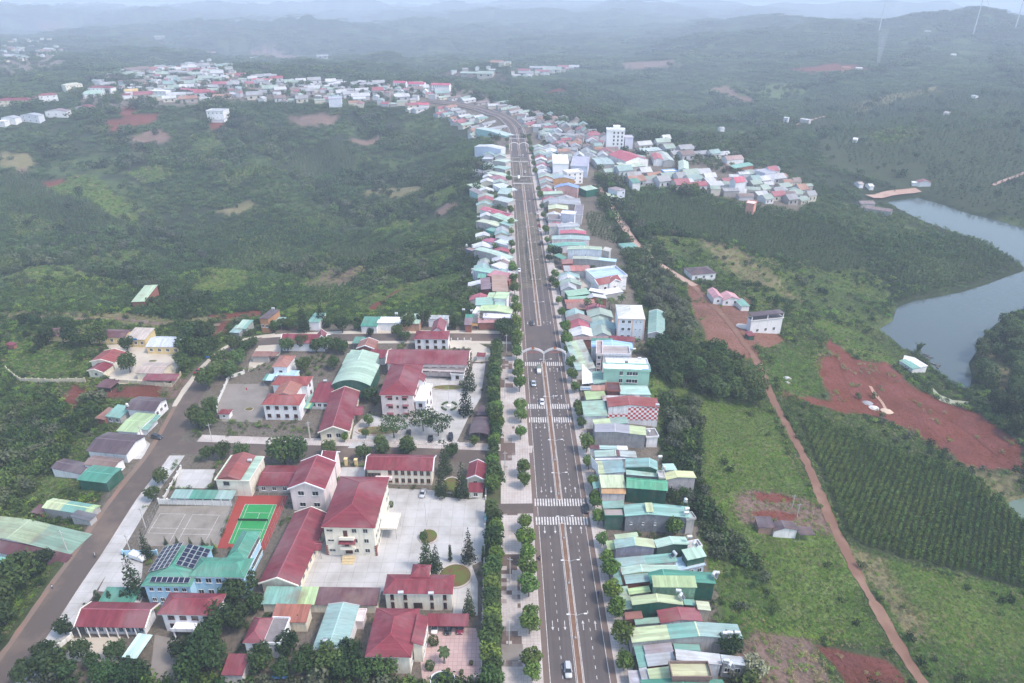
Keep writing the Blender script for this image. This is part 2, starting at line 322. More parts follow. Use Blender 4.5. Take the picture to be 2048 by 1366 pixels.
# ================================================================== the ground
# land cover: regions outlined on the ground; colours are the soils' and plants' own
GRASS = (0.08, 0.145, 0.03); GRASS2 = (0.12, 0.19, 0.038); DRY = (0.20, 0.18, 0.085); FOREST = (0.04, 0.058, 0.027); PLANT = (0.05, 0.068, 0.03)
RED = (0.175, 0.056, 0.034); REDL = (0.22, 0.105, 0.07); BROWN = (0.20, 0.135, 0.105); URBAN = (0.17, 0.145, 0.115); VERGE = (0.13, 0.12, 0.075)
MEADOW = (0.095, 0.14, 0.045); SCRUB = (0.065, 0.088, 0.035)
REGIONS = [  # colour, edge softness (m), outline in photograph pixels
 (URBAN, 6, [(0,1366),(60,1240),(150,1080),(200,960),(280,830),(380,740),(470,690),(560,660),(760,640),(1000,640),(1010,400),(1000,300),(960,250),(880,215),(700,200),(500,200),(300,215),(160,225),(160,190),(300,170),(420,130),(480,150),(700,165),(900,165),(1010,215),(1060,235),(1140,260),(1220,280),(1200,320),(1190,380),(1230,460),(1260,560),(1300,640),(1330,700),(1330,880),(1330,1000),(1420,1050),(1450,1160),(1500,1260),(1510,1366)]),
 (URBAN, 5, [(1220,280),(1330,290),(1440,320),(1500,330),(1560,350),(1620,400),(1600,425),(1500,410),(1380,380),(1280,370),(1200,360)]),
 (URBAN, 5, [(0,130),(60,110),(120,110),(130,125),(60,150),(0,160)]),
 (SCRUB, 8, [(1280,560),(1400,500),(1560,520),(1760,560),(1780,640),(1760,660),(1900,780),(1990,860),(2048,1000),(2200,1100),(2200,1420),(1500,1420),(1450,1160),(1400,1000),(1330,900),(1300,760)]),
 (SCRUB, 8, [(0,640),(300,640),(440,680),(330,800),(220,960),(130,1120),(0,1330)]),
 (GRASS2, 5, [(1300,740),(1390,790),(1500,805),(1545,830),(1600,960),(1640,1020),(1680,1100),(1760,1240),(1790,1305),(1700,1300),(1650,1285),(1520,1265),(1490,1250),(1430,1180),(1400,1050),(1380,950),(1330,880)]),
 (FOREST, 5, [(1325,790),(1385,800),(1400,860),(1395,940),(1420,1020),(1450,1060),(1490,1100),(1530,1150),(1540,1200),(1500,1255),(1460,1220),(1435,1130),(1400,1050),(1350,1000),(1330,900)]), (FOREST, 6, [(0,760),(110,800),(150,880),(110,950),(60,1000),(0,1030)]), (FOREST, 5, [(150,790),(215,800),(200,850),(160,880)]), (FOREST, 5, [(0,1060),(70,1040),(100,1060),(60,1130),(0,1180)]),
 (GRASS, 5, [(1420,1120),(1500,1140),(1560,1200),(1540,1270),(1490,1260),(1440,1200)]),
 (GRASS, 4, [(1585,880),(1640,970),(1700,1090),(1850,1366),(2048,1366),(2200,1366),(2200,1200),(2048,1180),(1900,1150),(1780,1110),(1710,1085)]),
 (GRASS2, 14, [(1800,1150),(1900,1180),(2048,1230),(2048,1320),(1930,1310),(1850,1260)]),
 (DRY, 6, [(1700,1095),(1760,1120),(1800,1190),(1850,1260),(1830,1300),(1760,1190)]),
 (PLANT, 3, [(1590,830),(1640,850),(1760,890),(1880,935),(1960,960),(1985,1000),(2048,1050),(2200,1120),(2200,1230),(2048,1180),(1990,1165),(1880,1140),(1770,1110),(1700,1085),(1650,970)]),
 (RED, 5, [(1656,675),(1685,697),(1704,716),(1732,725),(1773,722),(1795,744),(1827,770),(1868,795),(1913,814),(1960,828),(1985,850),(2048,895),(2048,940),(1969,944),(1927,933),(1898,905),(1852,879),(1827,864),(1773,842),(1726,830),(1685,826),(1628,811),(1577,790),(1585,783),(1653,798),(1640,744)]),
 (DRY, 8, [(1930,930),(2048,945),(2048,985),(1990,985),(1955,955)]),
 (REDL, 4, [(1372,568),(1395,570),(1425,610),(1465,650),(1505,690),(1520,725),(1490,715),(1440,690),(1410,680),(1390,640)]),
 (REDL, 3, [(1420,590),(1500,600),(1505,640),(1570,680),(1540,695),(1500,690),(1440,630)]),
 (RED, 3, [(1626,1287),(1720,1298),(1775,1312),(1805,1340),(1830,1375),(1690,1375),(1655,1330)]),
 (BROWN, 3, [(1480,1290),(1520,1268),(1620,1276),(1650,1328),(1675,1375),(1490,1375)]),
 (BROWN, 4, [(1490,985),(1545,985),(1615,1002),(1645,1025),(1658,1064),(1600,1055),(1560,1050),(1490,1045),(1470,1018)]), (RED, 2, [(1500,1025),(1560,1020),(1600,1030),(1590,1042),(1530,1042)]), (RED, 2, [(1510,988),(1560,990),(1590,1000),(1560,1004),(1520,1000)]),
 (MEADOW, 10, [(1290,470),(1400,480),(1500,530),(1580,550),(1720,530),(1760,560),(1780,600),(1780,640),(1740,650),(1640,640),(1560,610),(1500,590),(1420,540),(1340,520)]),
 (DRY, 10, [(1400,480),(1480,500),(1560,560),(1600,600),(1560,600),(1480,560)]),
 (GRASS2, 5, [(1610,645),(1650,640),(1740,672),(1785,705),(1790,730),(1760,720),(1700,705),(1660,672)]),
 (GRASS, 5, [(1560,690),(1600,700),(1640,760),(1655,800),(1600,790),(1540,760)]),
 (DRY, 4, [(1960,700),(2000,720),(2030,760),(2000,790),(1990,760),(1975,735)]),
 (PLANT, 6, [(1240,400),(1350,390),(1500,430),(1650,450),(1730,520),(1720,540),(1640,540),(1540,510),(1420,470),(1290,460)]),
 (PLANT, 6, [(1600,200),(2048,180),(2048,430),(1930,420),(1850,390),(1650,330)]),
 # left valley
 (GRASS2, 6, [(70,372),(180,350),(230,390),(298,425),(265,442),(180,420),(85,384)]),
 (RED, 3, [(75,364),(120,357),(140,361),(100,377)]), (DRY, 6, [(0,300),(60,310),(75,335),(30,340),(0,330)]), (BROWN, 5, [(25,335),(60,338),(40,350)]),
 (RED, 6, [(205,243),(260,232),(318,228),(312,245),(260,258),(225,275),(208,255)]), (BROWN, 6, [(250,275),(315,258),(342,270),(335,288),(270,296)]),
 (RED, 4, [(415,240),(450,238),(455,262),(425,262)]), (RED, 6, [(235,215),(270,210),(275,228),(238,232)]),
 (BROWN, 12, [(570,235),(640,225),(680,232),(660,252),(600,252)]),
 (GRASS, 8, [(380,560),(460,505),(600,448),(645,445),(560,505),(470,562)]), (GRASS, 8, [(700,610),(800,570),(930,540),(945,560),(850,600),(740,632)]),
 (RED, 2.0, [(735,618),(800,578),(815,572),(750,622)]), (GRASS, 5, [(745,470),(790,440),(835,440),(810,462)]), (DRY, 8, [(720,385),(800,370),(860,378),(800,395)]), (BROWN, 8, [(600,570),(720,530),(740,545),(640,590)]),
 (BROWN, 5, [(870,440),(920,410),(900,400),(880,415)]), (MEADOW, 12, [(0,560),(150,540),(330,590),(200,600),(60,600)]), (GRASS, 8, [(0,680),(100,680),(180,730),(120,765),(20,740)]),
 (DRY, 4, [(0,625),(150,625),(360,640),(500,628),(480,640),(300,655),(120,640),(0,635)]), (RED, 3, [(415,630),(520,622),(525,630),(430,640)]), (RED, 4, [(430,645),(465,640),(455,665),(430,672)]),
 (RED, 5, [(195,795),(240,772),(330,768),(360,780),(300,800),(225,802)]), (RED, 5, [(110,800),(150,770),(185,790),(150,810)]), (BROWN, 4, [(330,750),(380,760),(350,790),(320,785)]),
 (MEADOW, 6, [(60,960),(150,930),(120,1000),(60,1010)]),
 (PLANT, 6, [(0,345),(60,342),(110,385),(250,448),(200,470),(80,440),(0,400)]), (MEADOW, 8, [(375,275),(430,262),(450,300),(400,318)]), (GRASS, 8, [(560,470),(640,430),(705,430),(690,452),(600,480)]), (PLANT, 8, [(575,300),(690,285),(720,320),(640,362),(585,350)]),
 (MEADOW, 8, [(405,530),(480,480),(615,452),(600,480),(500,535)]), (GRASS2, 8, [(360,592),(400,560),(495,548),(500,572),(430,596)]), (GRASS, 8, [(0,560),(60,535),(155,530),(150,556),(40,572)]), (GRASS2, 8, [(565,628),(620,590),(705,572),(720,590),(640,625)]), (BROWN, 6, [(608,566),(650,540),(684,530),(680,545),(630,572)]),
 (MEADOW, 10, [(150,520),(260,500),(330,520),(250,545)]), (MEADOW, 10, [(430,350),(520,330),(560,352),(470,380)]), (PLANT, 8, [(650,500),(760,480),(800,500),(700,530)]), (GRASS2, 6, [(850,395),(905,372),(925,385),(880,410)]), (DRY, 6, [(440,420),(500,402),(520,412),(460,432)]), (MEADOW, 9, [(20,430),(90,430),(120,470),(40,480)]), (GRASS, 9, [(820,520),(910,490),(930,510),(850,545)]), (MEADOW, 9, [(250,345),(330,330),(360,350),(290,372)]), (BROWN, 6, [(700,280),(760,270),(770,282),(720,294)]),
 # far clearings
 (RED, 10, [(1080,185),(1120,176),(1135,183),(1110,192),(1085,192)]), (BROWN, 14, [(1410,180),(1450,172),(1510,200),(1500,210),(1450,195)]), (BROWN, 14, [(1535,165),(1580,168),(1570,185),(1545,180)]),
 (RED, 12, [(1560,140),(1670,128),(1740,138),(1730,146),(1620,145)]), (BROWN, 18, [(1230,125),(1340,120),(1360,132),(1260,140)]), (BROWN, 14, [(880,145),(1000,150),(1010,158),(900,156)]),
 (RED, 14, [(55,45),(120,45),(150,55),(90,60)]), (BROWN, 14, [(500,105),(560,100),(600,112),(540,118)]), (DRY, 16, [(1700,210),(1800,185),(1880,172),(1880,180),(1790,200),(1720,225)]), (BROWN, 10, [(1440,285),(1500,268),(1600,250),(1600,256),(1500,276),(1450,294)]),
 (MEADOW, 16, [(1740,270),(1830,250),(1830,275),(1770,290)]), (MEADOW, 20, [(1480,190),(1560,200),(1620,180),(1560,165),(1500,175)]),
]
def region_world(px): return on_ground(px)[:, :2]
REGW = [(c, e, region_world(p)) for c, e, p in REGIONS]

# dirt tracks and lanes worn into the ground are ribbons of their own (below)
def build_terrain():
    az = np.radians(np.concatenate([np.linspace(-80, -50, 30)[:-1], np.linspace(-50, 50, 821), np.linspace(50, 80, 30)[1:]]))
    dep = np.concatenate([np.linspace(80, 61, 12)[:-1], np.linspace(61, 0.9, 520), [0.7, 0.5]])
    rr = CAM_H / np.tan(np.radians(dep))
    A, R = np.meshgrid(az, rr)
    X = R * np.sin(A); Y = R * np.cos(A); Z = terrain(X, Y)
    nv = X.size; P = np.stack([X.ravel(), Y.ravel()], 1)
    col = np.empty((nv, 3)); n1 = fbm(P[:, 0] / 60, P[:, 1] / 60, 4); n2 = fbm(P[:, 0] / 14 + 5, P[:, 1] / 14, 3)
    base = np.array(FOREST) * 0.85 + 0.0
    col[:] = base[None] * (0.8 + 0.55 * n1[:, None])
    mead = smooth(0.56, 0.66, n1)[:, None] * 0.7
    col = col * (1 - mead) + np.array(MEADOW)[None] * mead
    wob = (n2 - 0.47)
    for c, e, w in REGW:
        lo = w.min(0) - e * 2; hi = w.max(0) + e * 2
        k = np.where((P[:, 0] > lo[0]) & (P[:, 0] < hi[0]) & (P[:, 1] > lo[1]) & (P[:, 1] < hi[1]))[0]
        if len(k) == 0: continue
        s = sdist(P[k], w) + wob[k] * e * 2.6
        f = (1 - smooth(-e * 0.35, e * 0.35, s))[:, None]
        col[k] = col[k] * (1 - f) + np.array(c)[None] * f
    rows, cols = X.shape
    i = np.arange(nv).reshape(rows, cols)
    F = np.stack([i[:-1, :-1], i[:-1, 1:], i[1:, 1:], i[1:, :-1]], -1).reshape(-1, 4)
    me = bpy.data.meshes.new('ground'); me.vertices.add(nv)
    me.vertices.foreach_set('co', np.stack([X.ravel(), Y.ravel(), Z.ravel()], 1).astype(np.float32).ravel())
    me.loops.add(F.size); me.polygons.add(len(F))
    me.loops.foreach_set('vertex_index', F.ravel().astype(np.int32)); me.polygons.foreach_set('loop_start', (np.arange(len(F)) * 4).astype(np.int32))
    me.polygons.foreach_set('loop_total', np.full(len(F), 4, np.int32)); me.polygons.foreach_set('use_smooth', np.ones(len(F), bool))
    ca = me.color_attributes.new('cover', 'FLOAT_COLOR', 'POINT')
    ca.data.foreach_set('color', np.concatenate([col, np.ones((nv, 1))], 1).astype(np.float32).ravel())
    me.update(calc_edges=True); me.flip_normals() if me.polygons[5000].normal.z < 0 else None
    m, nt, b = nm('ground_cover')
    at = N(nt, 'ShaderNodeVertexColor', layer_name='cover'); Pn = geo_pos(nt)
    f1 = noise_fac(nt, 0.9, 6, 0.3, 0.7, vec=Pn, rough=0.7); f2 = noise_fac(nt, 0.11, 5, 0.35, 0.68, vec=Pn)
    c1 = mixc(nt, f1, at.outputs[0], (0.42, 0.45, 0.40), 'MULTIPLY'); 
    v = N(nt, 'ShaderNodeMix', data_type='RGBA'); nt.links.new(f1, v.inputs[0]); nt.links.new(at.outputs[0], v.inputs[6]); nt.links.new(c1, v.inputs[7])
    hs = N(nt, 'ShaderNodeHueSaturation'); hs.inputs['Hue'].default_value = 0.485; hs.inputs['Value'].default_value = 1.25; hs.inputs['Saturation'].default_value = 0.85
    nt.links.new(v.outputs[2], hs.inputs['Color'])
    c2 = mixc(nt, f2, v.outputs[2], hs.outputs[0]); f5 = noise_fac(nt, .035, 5, .5, .7, vec=Pn); c2 = mixc(nt, f5, c2, (.72, .78, .8), 'MULTIPLY')
    nt.links.new(c2, b.inputs['Base Color']); b.inputs['Roughness'].default_value = 0.95; b.inputs['Specular IOR Level'].default_value = 0.1
    bp = N(nt, 'ShaderNodeBump'); bp.inputs['Distance'].default_value = 0.5; bp.inputs['Strength'].default_value = 0.8
    nt.links.new(f1, bp.inputs['Height']); nt.links.new(bp.outputs[0], b.inputs['Normal'])
    me.materials.append(m)
    o = link(bpy.data.objects.new('ground', me)); return tag(o, kind='structure')
build_terrain()

def water(name, poly, z, c, rough):
    mb = MB(); mb.poly([(x, y, z) for x, y in poly]); m, nt, b = nm(name)
    b.inputs['Base Color'].default_value = (*c, 1); b.inputs['Roughness'].default_value = rough; b.inputs['Specular IOR Level'].default_value = 0.5
    P = geo_pos(nt); mp = N(nt, 'ShaderNodeMapping'); mp.inputs['Scale'].default_value = (0.6, 1.1, 1); mp.inputs['Rotation'].default_value = (0, 0, 0.5); nt.links.new(P, mp.inputs[0])
    nz = N(nt, 'ShaderNodeTexNoise'); nz.inputs['Scale'].default_value = 0.6; nz.inputs['Detail'].default_value = 5; nt.links.new(mp.outputs[0], nz.inputs[0])
    bp = N(nt, 'ShaderNodeBump'); bp.inputs['Distance'].default_value = 0.25; bp.inputs['Strength'].default_value = 0.35; nt.links.new(nz.outputs[0], bp.inputs['Height']); nt.links.new(bp.outputs[0], b.inputs['Normal'])
    o = mb.build(name, m); me = o.data
    if me.polygons[0].normal.z < 0: me.flip_normals()
    return tag(o, kind='structure')
def grow(poly, e):
    c = poly.mean(0); return c + (poly - c) * (1 + e)
_lk = on_plane(LAKE_PX, LAKE_Z)[:, :2]
water('lake', _lk, LAKE_Z + 0.02, (0.06, 0.078, 0.075), 0.10)
water('pond', grow(POND_W, 0.03), -27.0, (0.11, 0.15, 0.10), 0.15)
water('mud_pond', grow(MUD_W, 0.03), -27.45, (0.30, 0.30, 0.20), 0.3)
# ================================================================== buildings: builder
TILES = dict(T1=(0,0,2.9257), T2=(700,0,2.9257), T3=(1348,0,2.9257), T4=(0,450,2.9257), T5=(500,600,4.096), T6=(1000,600,4.096),
  R1=(1400,450,3.1605), R2=(1400,880,2.8102), R3=(0,850,2.648), R4=(400,850,2.6467), R5=(900,850,2.6467), R6=(880,160,4.876), R7=(900,400,4.096),
  A1=(1140,660,6.8267), A2=(1140,860,6.8267), A3=(1180,1040,6.8267), A4=(1220,1200,6.8267), A5=(1080,440,6.8267), A6=(1040,300,8.5333),
  A7=(900,480,7.5875), A8=(900,330,7.5875), B1=(900,200,8.54), B2=(1060,200,8.5333), B3=(1240,240,8.5333), B4=(1400,280,8.5333),
  B5=(700,130,6.8267), B6=(400,110,6.4), B7=(160,110,6.8267), B8=(0,60,6.8308), P=(0,0,1))
def tpx(t, p):
    x0, y0, s = TILES[t]; return (x0 + p[0] / s, y0 + p[1] / s)
# paint colours
CRIM = (0.225, 0.028, 0.046); REDR = (0.30, 0.060, 0.055); ORNG = (0.34, 0.11, 0.07); MARO = (0.13, 0.045, 0.055); PURP = (0.105, 0.07, 0.085); BRWN = (0.20, 0.12, 0.10)
LIME = (0.47, 0.56, 0.30); PALE = (0.36, 0.52, 0.40); TEAL = (0.17, 0.40, 0.33); DTEAL = (0.055, 0.27, 0.19); GTEAL = (0.27, 0.43, 0.40); DGRN = (0.012, 0.12, 0.075); GREY = (0.42, 0.45, 0.47)
VGREY = (0.40, 0.40, 0.46); WHIT = (0.78, 0.79, 0.82); CREM = (0.74, 0.68, 0.54); LBLU = (0.42, 0.66, 0.82); SBLU = (0.30, 0.52, 0.78); CONC = (0.42, 0.41, 0.40); DCONC = (0.22, 0.20, 0.20)
WALLW = (0.80, 0.79, 0.80); WALLC = (0.78, 0.73, 0.62); WALLP = (0.80, 0.68, 0.66); MINT = (0.35, 0.58, 0.48); PINK = (0.62, 0.36, 0.34); YELL = (0.75, 0.58, 0.30); RBRN = (0.30, 0.12, 0.09); LIMEB = (0.40, 0.56, 0.24)

def boxmesh(name, mats, *boxes):
    mb = MB()
    for b in boxes: mb.box(*b)
    return mb.mesh(name, mats)
WINS = {}
def window_meshes(w, h, fr):
    k = (round(w, 2), round(h, 2), fr)
    if k not in WINS:
        p = boxmesh('window', glass(), (-w / 2, w / 2, -0.03, 0.03, -h / 2, h / 2))
        t = 0.09; f = MB()
        for (a, b, c, d) in ((-w / 2 - t, w / 2 + t, h / 2, h / 2 + t), (-w / 2 - t, w / 2 + t, -h / 2 - t, -h / 2), (-w / 2 - t, -w / 2, -h / 2, h / 2), (w / 2, w / 2 + t, -h / 2, h / 2), (-0.04, 0.04, -h / 2, h / 2)):
            f.box(a, b, -0.07, 0.045, c, d)
        f.box(-w / 2 - 0.18, w / 2 + 0.18, -0.2, 0.04, -h / 2 - t - 0.1, -h / 2 - t - 0.003)
        WINS[k] = (p, f.mesh('frame', plain(fr, 0.6, 'window_frame')))
    return WINS[k]
def add_window(root, x, y, z, rz, w, h, fr=(0.75, 0.75, 0.75)):
    p, f = window_meshes(w, h, fr)
    o = inst('window', p, root, (x, y, z), rz); inst('frame', f, o); return o
def roof_slab(mb, pts, th, m=0):
    "pts: top polygon, counter-clockwise from above"
    n = len(pts); lo = [(p[0], p[1], p[2] - th) for p in pts]
    mb.poly(pts, m); mb.poly(lo[::-1], m)
    for i in range(n):
        j = (i + 1) % n; mb.quad(lo[i], lo[j], pts[j], pts[i], m)

NB = 0
BUILT = []
def bld(tile, p0, p1, p2, h, roof='gy', rise=1.0, rc=PALE, wc=WALLW, label='', cat='house', name='shop_house', ov=0.35, rp=0.5, seg=None, win=None,
        rust=0.25, wall='pl', parapet=0.7, door=None, group=None, fr=(0.75, 0.75, 0.75), cap=True, fz=None, posts=False, dirt=0.5, wdim=(1.3, 1.4), side=1, tilegrid=False, far=False, trim=None):
    q = np.array([tpx(tile, p0), tpx(tile, p1)] + ([] if np.isscalar(p2) else [tpx(tile, p2)]))
    W = on_ground(q, up=h) if fz is None else on_plane(q, fz + h)
    a, b = W[0, :2], W[1, :2]; u = b - a; L = float(np.hypot(*u)); u = u / L; v = np.array([-u[1], u[0]])
    D = float(p2) if np.isscalar(p2) else float(abs((W[2, :2] - b) @ v)); D = max(D, 2.0)
    c = a + u * L / 2 + v * D / 2; rz = math.atan2(u[1], u[0])
    cor = np.array([a, b, b + v * D, a + v * D]); gz = tfast(cor[:, 0], cor[:, 1])
    zg = float(W[0, 2] - h) if fz is None else fz
    zg = min(zg, float(W[:2, 2].mean() - h)) if fz is None else fz
    base = float(min(gz.min() - zg, 0)) - 0.4
    root = empty(name, (c[0], c[1], zg), rz, label, cat, group)
    l, d = L / 2, D / 2; wl, wd = max(l - ov, 0.6), max(d - ov, 0.6)
    xr = -l + 2 * l * rp
    def rzf(x, y):
        if roof == 'gy': return h + rise * ((x + l) / (xr + l) if x < xr else (l - x) / (l - xr))
        if roof == 'gx': return h + rise * (1 - abs(y) / d)
        if roof == 'sl': return h + rise * (x + l) / (2 * l)
        if roof == 'sr': return h + rise * (l - x) / (2 * l)
        if roof == 'sf': return h + rise * (y + d) / (2 * d)
        if roof == 'sb': return h + rise * (d - y) / (2 * d)
        if roof == 'ay': return h + rise * (1 - (x / l) ** 2)
        return h
    th = 0.14
    xs = [-wl] + ([xr] if roof == 'gy' else [l * k / 4 * wl / l for k in (-3, -2, -1, 0, 1, 2, 3)] if roof == 'ay' else []) + [wl]
    ys = [-wd] + ([0.0] if roof == 'gx' else []) + [wd]
    # ---- walls
    wm = metal_roof(wc, 'x', 0.12, 'corrugated_wall') if wall == 'metal' else plaster(wc, dirt)
    mb = MB()
    if not posts:
        def wallrun(pts):
            mb.poly([(x, y, base) for x, y in (pts[0], pts[-1])] + [(x, y, rzf(x, y) - th * 0.7) for x, y in reversed(pts)])
        wallrun([(x, -wd) for x in xs]); wallrun([(x, wd) for x in xs[::-1]])
        wallrun([(wl, y) for y in ys]); wallrun([(-wl, y) for y in ys[::-1]])
        mb.build('wall', wm, root)
    else:
        nx = max(2, int(L / 4) + 1)
        pm = MB(); pm.bar((0, 0, base), (0, 0, h + 0.1), 0.07, 5); pme = pm.mesh('post', plain((0.35, 0.35, 0.36), 0.5, 'steel_post'))
        for i in range(nx):
            for yy in (-wd, wd): inst('post', pme, root, (-wl + 2 * wl * i / (nx - 1), yy, rzf(-wl + 2 * wl * i / (nx - 1), yy) - h - 0.15))
    # ---- roof
    def rmat(c_, ax): return metal_roof(c_, ax, rust)
    if roof == 'flat':
        rb = MB(); rb.box(-l, l, -d, d, h - 0.2, h, 0); rb.build('roof', plaster(rc, 0.9, 'roof_slab') if rc in (CONC, DCONC, WHIT, WALLW, CREM) else rmat(rc, 'y'), root)
        if parapet > 0:
            pb = MB(); t = 0.2; e = 0.02
            pb.box(-l - e, l + e, -d - e, -d + t, h - 0.3, h + parapet); pb.box(-l - e, l + e, d - t, d + e, h - 0.3, h + parapet)
            pb.box(-l - e, -l + t, -d + t, d - t, h - 0.3, h + parapet); pb.box(l - t, l + e, -d + t, d - t, h - 0.3, h + parapet)
            pb.build('parapet', plaster(trim or shade(wc, 0.95), 0.5), root)
    elif roof in ('hx', 'hy'):
        rb = MB(); hp = min(l, d) * 0.85
        if roof == 'hx': A, B = (-l + hp, 0, h + rise), (l - hp, 0, h + rise)
        else: A, B = (0, -d + hp, h + rise), (0, d - hp, h + rise)
        e = [(-l, -d, h), (l, -d, h), (l, d, h), (-l, d, h)]
        if roof == 'hx': polys = [[e[0], e[1], B, A], [e[1], e[2], B], [e[2], e[3], A, B], [e[3], e[0], A]]
        else: polys = [[e[0], e[1], A], [e[1], e[2], B, A], [e[2], e[3], B], [e[3], e[0], A, B]]
        for p in polys: roof_slab(rb, p, th)
        r = rb.build('roof', rmat(rc, 'x' if roof == 'hx' else 'y'), root)
        if cap and not far:
            cb = MB(); cb.bar((A[0], A[1], A[2] + .03), (B[0], B[1], B[2] + .03), 0.12, 5)
            for q_, s_ in ((e[0], A), (e[3], A if roof == 'hx' else B), (e[1], B if roof == 'hx' else A), (e[2], B)): cb.bar((q_[0], q_[1], q_[2] + .03), (s_[0], s_[1], s_[2] + .03), 0.09, 5)
            cb.build('ridge_cap', plain(tuple(min(0.9, x * 1.25 + 0.03) for x in rc), 0.6, 'ridge_tile'), r)
        sb = MB(); sb.box(-l + 0.03, l - 0.03, -d + 0.03, d - 0.03, h - 0.35, h - th - 0.003); sb.build('eave', plaster(trim or shade(wc, 0.96), 0.4), root)
    else:
        seg = seg or [(0, 1, rc)]
        one = len(seg) == 1
        rb = MB()
        for (f0, f1, cc) in seg:
            x0, x1 = -l + 2 * l * f0, -l + 2 * l * f1; pb = rb if one else MB()
            if roof == 'gy':
                br = [x0] + ([xr] if x0 < xr < x1 else []) + [x1]
                for i in range(len(br) - 1):
                    s0, s1 = br[i], br[i + 1]; roof_slab(pb, [(s0, -d, rzf(s0, -d)), (s1, -d, rzf(s1, -d)), (s1, d, rzf(s1, d)), (s0, d, rzf(s0, d))], th)
            elif roof == 'gx':
                for (y0, y1) in ((-d, 0), (0, d)): roof_slab(pb, [(x0, y0, rzf(0, y0)), (x1, y0, rzf(0, y0)), (x1, y1, rzf(0, y1)), (x0, y1, rzf(0, y1))], th)
            elif roof == 'ay':
                for i in range(10):
                    s0, s1 = -l + L * i / 10, -l + L * (i + 1) / 10; roof_slab(pb, [(s0, -d, rzf(s0, 0)), (s1, -d, rzf(s1, 0)), (s1, d, rzf(s1, 0)), (s0, d, rzf(s0, 0))], th)
            else: roof_slab(pb, [(x0, -d, rzf(x0, -d)), (x1, -d, rzf(x1, -d)), (x1, d, rzf(x1, d)), (x0, d, rzf(x0, d))], th)
            if not one: pb.build('roof_panel', rmat(cc, 'y' if roof in ('gy', 'sl', 'sr', 'ay') else 'x'), root)
        if one:
            rr = rb.build('roof', rmat(seg[0][2], 'y' if roof in ('gy', 'sl', 'sr', 'ay') else 'x'), root)
        if cap and not far and roof in ('gy', 'gx') and rise > 0.3:
            cb = MB(); k = 0.16
            if roof == 'gy': cb.box(xr - k, xr + k, -d - .02, d + .02, h + rise - 0.05, h + rise + 0.035)
            else: cb.box(-l - .02, l + .02, -k, k, h + rise - 0.05, h + rise + 0.035)
            cb.build('ridge_cap', plain(tuple(min(0.85, x * 1.15 + 0.08) for x in seg[0][2]), 0.5, 'ridge_flashing'), rr if one else root)
        if trim and roof in ('gx', 'gy'):       # white bargeboards on gable ends
            for sg in (-1, 1):
                tb = MB()
                if roof == 'gx':
                    X = sg * (l + 0.06)
                    for y0, y1 in ((-d, 0), (0, d)): roof_slab(tb, [(X - .14, y0, rzf(0, y0) + .12), (X + .14, y0, rzf(0, y0) + .12), (X + .14, y1, rzf(0, y1) + .12), (X - .14, y1, rzf(0, y1) + .12)], 0.45)
                else:
                    Yy = sg * (d + 0.06)
                    for x0, x1 in ((-l, xr), (xr, l)): roof_slab(tb, [(x0, Yy - .14, rzf(x0, 0) + .12), (x1, Yy - .14, rzf(x1, 0) + .12), (x1, Yy + .14, rzf(x1, 0) + .12), (x0, Yy + .14, rzf(x0, 0) + .12)], 0.45)
                tb.build('bargeboard', plaster(trim, 0.3), root)
    # ---- openings
    for spec in (win or []):
        face, floors, n = spec[0], spec[1], spec[2]; x0f, x1f = (spec[3], spec[4]) if len(spec) > 4 else (0.0, 1.0)
        ww, wh = spec[5] if len(spec) > 5 else wdim
        fh = h / max(1, spec[6] if len(spec) > 6 else floors)
        for fl in range(floors):
            z = fh * (fl + 0.55)
            for k in range(n):
                f = x0f + (x1f - x0f) * (k + 0.5) / n
                if face == 'F': add_window(root, -wl + 2 * wl * f, -wd - 0.03, z, 0, ww, wh, fr)
                elif face == 'R': add_window(root, wl + 0.03, -wd + 2 * wd * f, z, math.pi / 2, ww, wh, fr)
                elif face == 'L': add_window(root, -wl - 0.03, -wd + 2 * wd * f, z, -math.pi / 2, ww, wh, fr)
    if door:
        face, f, w_, h_, dc = door
        db = MB(); db.box(-w_ / 2, w_ / 2, -0.06, 0.02, 0.05, h_)
        X, Y, Rz = {'F': (-wl + 2 * wl * f, -wd - 0.02, 0), 'L': (-wl - 0.02, -wd + 2 * wd * f, -math.pi / 2), 'R': (wl + 0.02, -wd + 2 * wd * f, math.pi / 2)}[face]
        db.build('door', plain(dc, 0.6, 'door_paint'), root, loc=(X, Y, 0), rz=Rz)
    info = dict(root=root, l=l, d=d, h=h, c=c, rz=rz, zg=zg, wl=wl, wd=wd, rise=rise, rz_f=rzf, u=u, v=v)
    BUILT.append(info); return info
# ================================================================== the civic compounds west of the boulevard
DK = (0.10, 0.045, 0.035)
B = bld
